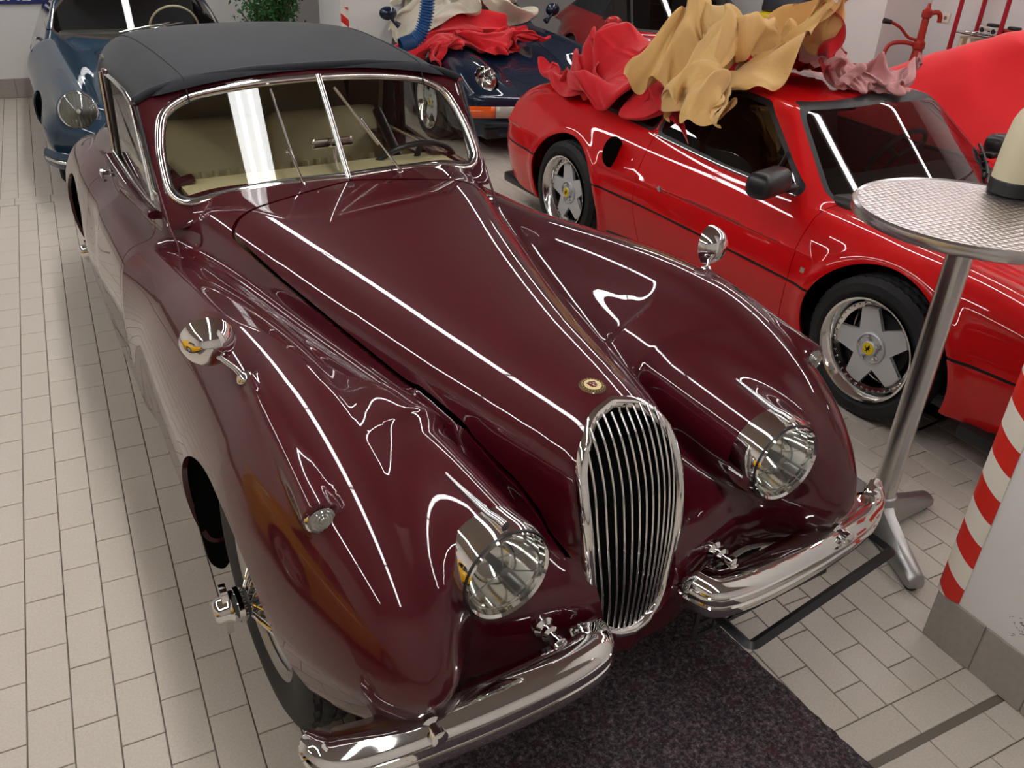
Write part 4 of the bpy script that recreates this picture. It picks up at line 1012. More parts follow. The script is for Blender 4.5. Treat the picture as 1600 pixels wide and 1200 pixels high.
def star_wheel(parent, c, s, R=.318, rr=.220, w=.21, rot=90, cap='e9c80c', capr=.029):
    c = np.array(c, float); t = tyre('wheel', parent, c, s, R, rr, w, 80, 4); m = axis_mtx(c, (s, 0, 0), (0, 0, 1)); h = w / 2
    lathe('rim', [(rr * .80, -h * .9), (rr * 1.03, -h), (rr * 1.03, -h + .01), (rr * .86, -h * .6), (rr * .80, h * .2), (rr * .815, h * .38), (rr * .90, h * .46), (rr * .93, h * .72), (rr * .965, h * .80), (rr * .985, h * .9), (rr * 1.03, h * .97), (rr * 1.04, h * 1.02), (rr * 1.0, h * .99)], M_POLISH, t, m, 72)
    bm = bmesh.new(); poly = []; q = rr * .815
    for k in range(5):
        a = R_(rot + 72 * k)
        for da, r in ((-.25, q), (0, q * 1.01), (.25, q)): poly.append((r * math.cos(a + da), r * math.sin(a + da)))
        poly.append((q * .50 * math.cos(a + R_(36)), q * .50 * math.sin(a + R_(36))))
    add_prism(bm, poly, m @ Matrix.Translation((0, 0, h * .36)), .018)
    bmesh.ops.bevel(bm, geom=bm.edges[:], offset=.004, segments=2, affect='EDGES')
    bm_obj('star_spokes', bm, M_SILVER, t, 40)
    bm = bmesh.new(); add_lathe(bm, [(.074, h * .36 + .015), (.070, h * .36 + .026), (.064, h * .36 + .030), (.060, h * .36 + .022), (.036, h * .36 + .020), (.034, h * .36 + .033), (.030, h * .36 + .036), (0, h * .36 + .036)], 40, m)
    bm_obj('hub', bm, M_SILVER, t, 35)
    nm = None
    for k in range(5):
        a = R_(rot + 36 + 72 * k) + .6
        if nm is None: bm = bmesh.new(); add_lathe(bm, [(.0105, .02), (.0105, .036), (.007, .042), (0, .043)], 6); nu = bm_obj('wheel_nut', bm, M_CHROME, t, 30); nm = nu.data
        else: nu = bpy.data.objects.new('wheel_nut', nm); COL.objects.link(nu); nu.parent = t
        nu.matrix_local = m @ Matrix.Translation((.048 * math.cos(a), .048 * math.sin(a), h * .36))
    bm = bmesh.new(); zc = h * .36 + .036
    add_lathe(bm, [(0, zc + .003), (capr * .9, zc + .0025), (capr, zc - .001)], 28, m); cp = bm_obj('centre_cap', bm, mat('yellow_cap', cap, rough=.3), t)
    horse = [(-.1, -.8), (.12, -.8), (.0, -.35), (.25, -.1), (.55, -.35), (.6, -.3), (.35, .05), (.25, .3), (.6, .25), (.65, .32), (.3, .5), (.35, .8), (.1, .85), (-.05, .6), (-.15, .2), (-.45, .15), (-.75, .5), (-.85, .45), (-.5, -.05), (-.35, -.3), (-.6, -.6), (-.45, -.68), (-.2, -.4)]
    bm = bmesh.new(); add_prism(bm, [(-s * 0 + x * capr * .72, y * capr * .72) for x, y in horse], m @ Matrix.Translation((0, 0, zc + .0028)), .0006); bm_obj('horse_emblem', bm, M_BLACK, cp, False)
    bm = bmesh.new()
    for k in range(40):
        a = 2 * math.pi * k / 40; add_lathe(bm, [(.0035, 0), (.0035, .004), (0, .005)], 6, m @ Matrix.Translation((rr * .875 * math.cos(a), rr * .875 * math.sin(a), h * .46)))
    tag(bm_obj('rim_bolt', bm, M_CHROME, t, 30), kind='stuff')
    lathe('brake_disc', [(0, 0), (.14, 0), (.14, -.03)], mat('drum_grey', (.05, .05, .05)), t, m, 32)
    return t
for s in (-1, 1):
    star_wheel(FE, (s * .735, 0, .318), s, rot=108); star_wheel(FE, (s * .735, 2.35, .318), s, rot=100)
# ================================================================ rear-engined coupes behind
def round_lamp(parent, c, d, r, up=(0, 0, 1), name='headlamp'):
    mtx = axis_mtx(c, d, up)
    rim = lathe(name, [(r * .90, .010), (r * .94, .018), (r, .012), (r * 1.04, -.004), (r * 1.04, -.03)], M_CHROME, parent, mtx, 40)
    lathe('reflector', [(r * .92, .006), (r * .75, -.03), (r * .45, -.055), (r * .15, -.07), (0, -.07)], M_REFL, rim, mtx, 32)
    lathe('lens', [(r * .92, .012), (r * .75, .026), (r * .45, .036), (r * .2, .040), (0, .041)], M_LENS, rim, mtx, 32)
    bm = bmesh.new(); add_lathe(bm, [(.014, -.06), (.014, -.02), (0, -.01)], 12, mtx); bm_obj('bulb', bm, mat('bulb_glass', (.8, .8, .75), rough=.2), rim)
    bm = bmesh.new()
    for i in range(-4, 5):
        x = i * r * .19; hh = math.sqrt(max(0, (r * .86) ** 2 - x * x))
        add_tube(bm, [mtx @ Vector((x, -hh, .008)), mtx @ Vector((x, 0, .024 - abs(i) * .002)), mtx @ Vector((x, hh, .008))], .0022, 5)
    bm_obj('lens_ribs', bm, M_LENS, rim, 60)
    return rim
el_crest = spl([-.95, -.72, -.55, -.3, 0, .4, .8, 1.4, 2.0, 2.5, 2.9, 3.2, 3.4], [.50, .62, .705, .765, .80, .825, .85, .87, .89, .88, .80, .68, .5])
el_hood = spl([-.95, -.72, -.5, -.2, .2, .6, .8, 1.4, 2.5, 3.2], [.50, .56, .62, .69, .765, .835, .86, .88, .88, .7])
el_w = spl([-.95, -.7, -.3, .2, 1, 1.8, 2.3, 2.9, 3.3], [.62, .76, .815, .815, .80, .81, .835, .80, .65])
el_roof = spl([.6, 1.0, 1.3, 1.6, 2.0, 2.4, 2.8, 3.2, 3.4], [.85, 1.12, 1.275, 1.31, 1.28, 1.17, 1.0, .82, .7])
def F_el(x, y, z):
    ax = np.abs(x); t = step(ax, .30, .56)
    w = el_w(y) - .9 * np.maximum(z - .50, 0) ** 1.8 - .25 * np.maximum(.40 - z, 0)
    for yc in (0, 2.272): r = np.hypot(y - yc, z - .31); w = w + .012 * np.exp(-((r - .375) / .035) ** 2)
    F = smax(z - (el_hood(y) * (1 - t) + (el_crest(y)) * t), ax - w, .09)
    F = smax(F, smax(-.93 + .9 * np.maximum(z - .52, 0) + .28 * ax * ax - y, y - 3.35, .05), .07)
    pod = cone_sdf(ax, y, z, (.57, -.60, .60), (.58, .1, .70), .112, .10, .012); F = smin(F, pod, .06)
    bump = smax(smax(np.abs(z - .40) - .115, ax - .80 + .15 * np.maximum(-y - .5, 0), .04), smax(-1.0 + .30 * ax * ax - y, y + .45, .04), .04); F = smin(F, bump, .015)
    cab = smax(smax(z - el_roof(y) + .10 * x * x, ax - .69 + (z - .85) * .38, .09), (z - (.87 + (y - .66 - .35 * ax * ax) * .62)) * .8, .03)
    F = smin(F, np.maximum(cab, .7 - z), .03)
    return smax(F, .17 - z, .04)
el = isosurf(F_el, (-.032, -1.1, .14), (.90, 3.45, 1.36), .016); el = clip(el, lambda x, y, z: x)
for yc in (0, 2.272): el = clip(el, lambda x, y, z: np.maximum(np.hypot(y - yc, z - .31) - .345, .5 - x))
el = lamp_hole(el, (.57, -.615, .60), (.06, -1, .30), .100)
E_ws = polyd(roundpoly([(0, 1.245), (.50, 1.225), (.63, .90), (0, .885), (-.63, .90), (-.50, 1.225)], .06))
E_side = polyd(roundpoly([(.86, .92), (1.14, 1.20), (1.62, 1.235), (1.66, .90)], .03)); E_q = polyd(roundpoly([(1.70, 1.22), (1.74, .91), (2.25, .93), (2.05, 1.14)], .04))
E_lid = polyd(roundpoly([(-.40, .60), (.40, .60), (.33, -.48), (.20, -.70), (-.20, -.70), (-.33, -.48)], .06))
def elfer(name, loc, rz, sc, paintm, label, soft=False):
    root = empty(name, loc, rz, label, 'car'); root.scale = (sc,) * 3; e = el
    w_, e = split(e, lambda x, y, z: np.where((y < 1.3) & (z > .86) & (y - .70 - .35 * x * x < (z - .80) * 1.9), E_ws(x, z), -1) + .02); a, b = split(w_, lambda x, y, z: E_ws(x, z))
    sm_obj('windscreen_glass', mirror(a), M_TINT, root); sm_obj('windscreen_frame', mirror(b), M_SEAL, root)
    for P in (E_side, E_q):
        if soft and P is E_q: continue
        w_, e = split(e, lambda x, y, z: np.where(x > .4, P(y, z), -1) + .018); a, b = split(w_, lambda x, y, z: np.where(x > .4, P(y, z), -1))
        both('side_window', a, M_TINT, root); both('window_frame', b, M_SEAL, root)
    if soft:
        w_, e = split(e, lambda x, y, z: np.where((z > .90) & (y > 1.1), np.minimum(z - .895 - .0 * y, 1), -1)); sm_obj('soft_top', mirror(w_), M_CLOTHTOP, root)
    lid, e = split(e, lambda x, y, z: np.where((z > .5) & (y < .62), E_lid(x, y), -1), .003, .01); sm_obj('front_lid', mirror(lid), paintm, root)
    P = polyd(roundpoly([(.62, .40), (.66, .90), (1.68, .90), (1.74, .40), (1.6, .27), (.75, .27)], .05))
    d, e = split(e, lambda x, y, z: np.where(x > .5, P(y, z), -1), .003, .01); both('door', d, paintm, root)
    e = clip(e, lambda x, y, z: np.where((y < -.6) & (x < .38) & (np.abs(z - .265) < .028), -1, 1))
    e = lip(e, .012, lambda x, y, z: x > 1e-4); sm_obj('body', mirror(e), paintm, root)
    for s in (-1, 1):
        c = (s * .572, -.640, .607); round_lamp(root, c, (s * .06, -1, .30), .110)
        for (x0, x1, m) in ((.60, .83, mat('amber_lens', 'd9560e', rough=.12, coat=1)), (.37, .595, mat('clear_lens', 'a9a49a', rough=.12, coat=1))):
            V, F = [], []
            for i in range(7):
                x = x0 + (x1 - x0) * i / 6; y = -1.0 + .30 * x * x - .010 - .0 * x
                V += [(s * x, y, .355), (s * x, y, .445)]
            for i in range(6): F.append((2*i, 2*i+1, 2*i+3, 2*i+2))
            o = py_obj('turn_signal' if x0 > .4 else 'driving_light', V, F, m, root, True); md = o.modifiers.new('s', 'SOLIDIFY'); md.thickness = .03; md.offset = 0
        bm = bmesh.new(); add_lathe(bm, [(0, -.035), (.045, -.03), (.07, -.005), (.072, .02), (.066, .028), (0, .028)], 24, axis_mtx((s * .885, .72, .965), (-s * .2, 1, .05)) @ Matrix.Diagonal((1.15, .85, 1, 1)))
        add_tube(bm, [(s * .79, .70, .86), (s * .84, .71, .90), (s * .87, .70, .94)], [.03, .016, .02], 10); bm_obj('wing_mirror', bm, paintm, root, 50)
        bm = bmesh.new(); hx = s * (surf_x(F_el, 1.52, .80)); add_box(bm, (hx + s * .012, 1.52, .80), (.018, .15, .022), (0, 0, 0), .007); add_lathe(bm, [(0, .002), (.03, .001), (.034, -.004)], 16, axis_mtx((hx, 1.52, .80), (s, 0, 0))); bm_obj('door_handle', bm, M_BPLAS, root)
        for yc in (0, 2.272):
            star_wheel(root, (s * .715, yc, .315), s, cap='8a8c90', capr=.03)
            bm = bmesh.new(); add_lathe(bm, [(0, 0), (.35, 0), (.355, .17)], 28, axis_mtx((s * .50, yc, .31), (s, 0, 0))); bm_obj('wheel_well', bm, M_BLACK, root)
        if not soft: bm = bmesh.new(); add_lathe(bm, [(.012, 0), (.011, .006), (0, .008)], 12, axis_mtx((s * .36, -.66, surf_z(F_el, .36, -.66)), (0, -.4, 1))); bm_obj('washer_jet', bm, M_CHROME, root)
    box('floor_pan', (0, 1.15, .21), (1.3, 4.0, .08), M_BPLAS, root); box('cabin_tub', (0, 1.5, .55), (1.2, 1.6, .1), M_BLKL, root)
    box('grille_gap', (0, -.86, .265), (.8, .06, .10), M_BLACK, root)
    for s in (-1, 1):
        st = box('seat', (s * .33, 1.45, .62), (.46, .46, .16), M_BLKL, root, bevel=.04); box('seat_back', (s * .33, 1.72, .90), (.44, .12, .62), M_BLKL, st, (R_(-14), 0, 0), .05)
    return root
PO = elfer('sports_car', (2.626, 5.296, 0), .03, .95, M_NAVY, 'dark navy coupe with orange indicators and a red dust cover on its lid')
PR = elfer('sports_car', (4.285, 4.38, 0), -.228, .93, paint('signal_red_paint', 'b01218'), 'red sports car with black soft top and red mirror, farthest back', True)
PY = elfer('sports_car', (-3.15, -2.15, 0), 0, 1.0, paint('yellow_paint', 'e0a800'), 'yellow sports car parked along the left wall, seen only in reflections')
# ---------------------------------------------------------------- small blue-green coupe, far left
bb_top = spl([-.85, -.7, -.45, -.2, .2, .6, 1, 1.6, 2.2, 2.8, 3.1], [.45, .58, .67, .72, .79, .855, .90, .92, .90, .75, .45])
bb_w = spl([-.85, -.65, -.3, .1, .8, 1.6, 2.2, 2.8, 3.1], [.45, .70, .80, .83, .83, .82, .82, .70, .45])
bb_roof = spl([.4, .62, .85, 1.1, 1.4, 1.8, 2.2, 2.6, 3.0], [.88, 1.0, 1.20, 1.295, 1.31, 1.26, 1.12, .93, .6])
def F_bb(x, y, z):
    ax = np.abs(x)
    F = sell(ax / bb_w(y), (z - .45) / np.where(z > .45, bb_top(y) - .45, .30), 2.7) - 1; F = F * .4
    F = smax(F, smax(-.86 + .35 * (ax - 0) ** 2 - y, y - 3.1, .1), .12)
    pod = cone_sdf(ax, y, z, (.56, -.60, .61), (.62, .6, .70), .130, .19, .03); F = smin(F, pod, .09)
    cab = smax(smax(z - bb_roof(y) + .16 * x * x, ax - .66 + (z - .9) * .42, .12), (z - (.865 + (y - .56 - .42 * ax * ax) * 1.0)) * .7, .04)
    F = smin(F, np.maximum(cab, .6 - z), .03)
    return smax(F, .19 - z, .05)
bs = isosurf(F_bb, (-.032, -1.0, .14), (.92, 3.2, 1.36), .016); bs = clip(bs, lambda x, y, z: x)
for yc in (0, 2.1): bs = clip(bs, lambda x, y, z: np.maximum(np.hypot(y - yc, z - .31) - .33, .5 - x))
bs = lamp_hole(bs, (.56, -.60, .615), (.07, -1, .22), .108)
BB = empty('vintage_coupe', (-.315, 4.93, 0), 0.0, 'small blue-green vintage coupe with big round headlamps by the white back wall', 'car'); BB.scale = (.95,) * 3
B_ws = polyd(roundpoly([(0, 1.205), (.42, 1.185), (.575, 1.04), (.605, .915), (0, .880), (-.605, .915), (-.575, 1.06), (-.42, 1.185)], .05)); B_sd = polyd(roundpoly([(.86, .95), (1.02, 1.17), (1.55, 1.18), (1.62, .94)], .04)); B_rq = polyd(roundpoly([(1.68, 1.16), (1.74, .95), (2.15, .97)], .03))
w_, bs = split(bs, lambda x, y, z: np.where((y < 1.0) & (z > .85) & (y - .62 - .42 * x * x < (z - .83) * 1.2), B_ws(x, z), -1) + .016); a, b = split(w_, lambda x, y, z: B_ws(x, z)); sm_obj('windscreen_glass', mirror(a), M_GLASS, BB); sm_obj('windscreen_frame', mirror(b), M_CHROME, BB)
for P in (B_sd, B_rq):
    w_, bs = split(bs, lambda x, y, z: np.where(x > .4, P(y, z), -1) + .014); a, b = split(w_, lambda x, y, z: np.where(x > .4, P(y, z), -1)); both('side_window', a, M_GLASS, BB); both('window_frame', b, M_CHROME, BB)
B_lid = polyd(roundpoly([(-.36, .48), (.36, .48), (.33, -.1), (.20, -.52), (-.20, -.52), (-.33, -.1)], .08)); lid, bs = split(bs, lambda x, y, z: np.where((z > .5) & (y < .5), B_lid(x, y), -1), .003, .01); sm_obj('front_lid', mirror(lid), M_TEAL, BB)
B_dr = polyd(roundpoly([(.66, .93), (.60, .60), (.72, .27), (1.5, .27), (1.66, .5), (1.68, .93)], .06)); dr, bs = split(bs, lambda x, y, z: np.where(x > .5, B_dr(y, z), -1), .003, .01); both('door', dr, M_TEAL, BB)
bs = lip(bs, .012, lambda x, y, z: x > 1e-4); sm_obj('body', mirror(bs), M_TEAL, BB)
for s in (-1, 1):
    rl = round_lamp(BB, (s * .562, -.640, .625), (s * .07, -1, .22), .118); tube('lamp_bracket', [(s * .56, -.66, .50), (s * .56, -.68, .46)], .010, M_CHROME, BB, 8)
    pts = smooth_path([(s * x, y, .33) for x, y in ((0, -.93), (.3, -.91), (.55, -.84), (.72, -.72), (.80, -.55))], 5)
    tube('bumper', pts, .042, M_TEAL, BB, 12, flat=(.6, 1.35)); tube('bumper_trim', [(p[0] * 1.01, p[1] - .030, p[2]) for p in pts], .011, M_CHROME, BB, 8)
    tube('overrider_hoop', smooth_path([(s * .42, -.90, .30), (s * .42, -.94, .40), (s * .47, -.93, .46), (s * .60, -.84, .44), (s * .66, -.78, .36)], 4), .016, M_CHROME, BB, 10)
    tyre('wheel', BB, (s * .68, 0, .32), s, .32, .20, .16); tyre('wheel', BB, (s * .68, 2.1, .32), s, .32, .20, .16)
    for yc in (0, 2.1):
        lathe('hub_cap', [(.205, .055), (.19, .03), (.14, .04), (.13, .06), (.09, .08), (0, .09)], M_CHROME, BB, axis_mtx((s * .68, yc, .32), (s, 0, 0)), 32)
        bm = bmesh.new(); add_lathe(bm, [(0, 0), (.335, 0), (.34, .17)], 28, axis_mtx((s * .50, yc, .31), (s, 0, 0))); bm_obj('wheel_well', bm, M_BLACK, BB)
    bm = bmesh.new(); hx = surf_x(F_bb, 1.5, .78); add_box(bm, (s * (hx + .025), 1.5, .78), (.02, .12, .02), (0, 0, 0), .006); add_box(bm, (s * (hx + .01), 1.46, .78), (.03, .02, .02)); bm_obj('door_handle', bm, M_CHROME, BB)
    tube('wiper', [(s * .10 - .05, .60, .925), (s * .05 + .12, .625 + .01, .96), (s * .05 + .28, .64, .985)], [.009, .007, .005], M_CHROME, BB, 8)
bx = [(0, y, surf_z(F_bb, 0, y) + .006) for y in np.linspace(-.70, .2, 12)]; tube('bonnet_handle', bx[1:5], [.006, .012, .012, .006], M_CHROME, BB, 8)
box('floor_pan', (0, 1.1, .23), (1.3, 3.4, .08), M_BPLAS, BB); box('cabin_tub', (0, 1.3, .55), (1.1, 1.3, .1), mat('beige_carpet', '5b5246', rough=.9), BB); box('dashboard', (0, .78, .86), (1.15, .2, .12), mat('dark_dash', (.05, .045, .04)), BB, bevel=.04)
M_GSEAT = mat('grey_seat_cloth', '3b3d44', rough=.8)
for s in (-1, 1): st = box('seat', (s * .28, 1.25, .60), (.46, .46, .14), M_GSEAT, BB, bevel=.04); box('seat_back', (s * .28, 1.50, .86), (.52, .12, .55), M_GSEAT, st, (R_(-12), 0, 0), .055)
m = axis_mtx((.30, .98, .90), (0, .9, .4)); bm = bmesh.new(); add_lathe(bm, [(.19 + .009 * math.cos(a), .009 * math.sin(a)) for a in np.linspace(0, 2 * math.pi, 8, endpoint=False)], 40, m, True)
for a in (0, 180): add_tube(bm, [m @ Vector((0, 0, 0)), m @ Vector((math.cos(R_(a)) * .19, math.sin(R_(a)) * .19, 0))], .01, 8)
bm_obj('steering_wheel', bm, mat('ivory_plastic', 'd8ceb0', rough=.3), BB, 50)
bm = bmesh.new(); add_box(bm, (0, .86, 1.16), (.20, .02, .055), (R_(10), 0, 0), .01); add_tube(bm, [(0, .87, 1.17), (0, .89, 1.22)], .006, 8); bm_obj('rear_view_mirror', bm, mat('ivory_mirror_back', 'cfc9b4'), BB)
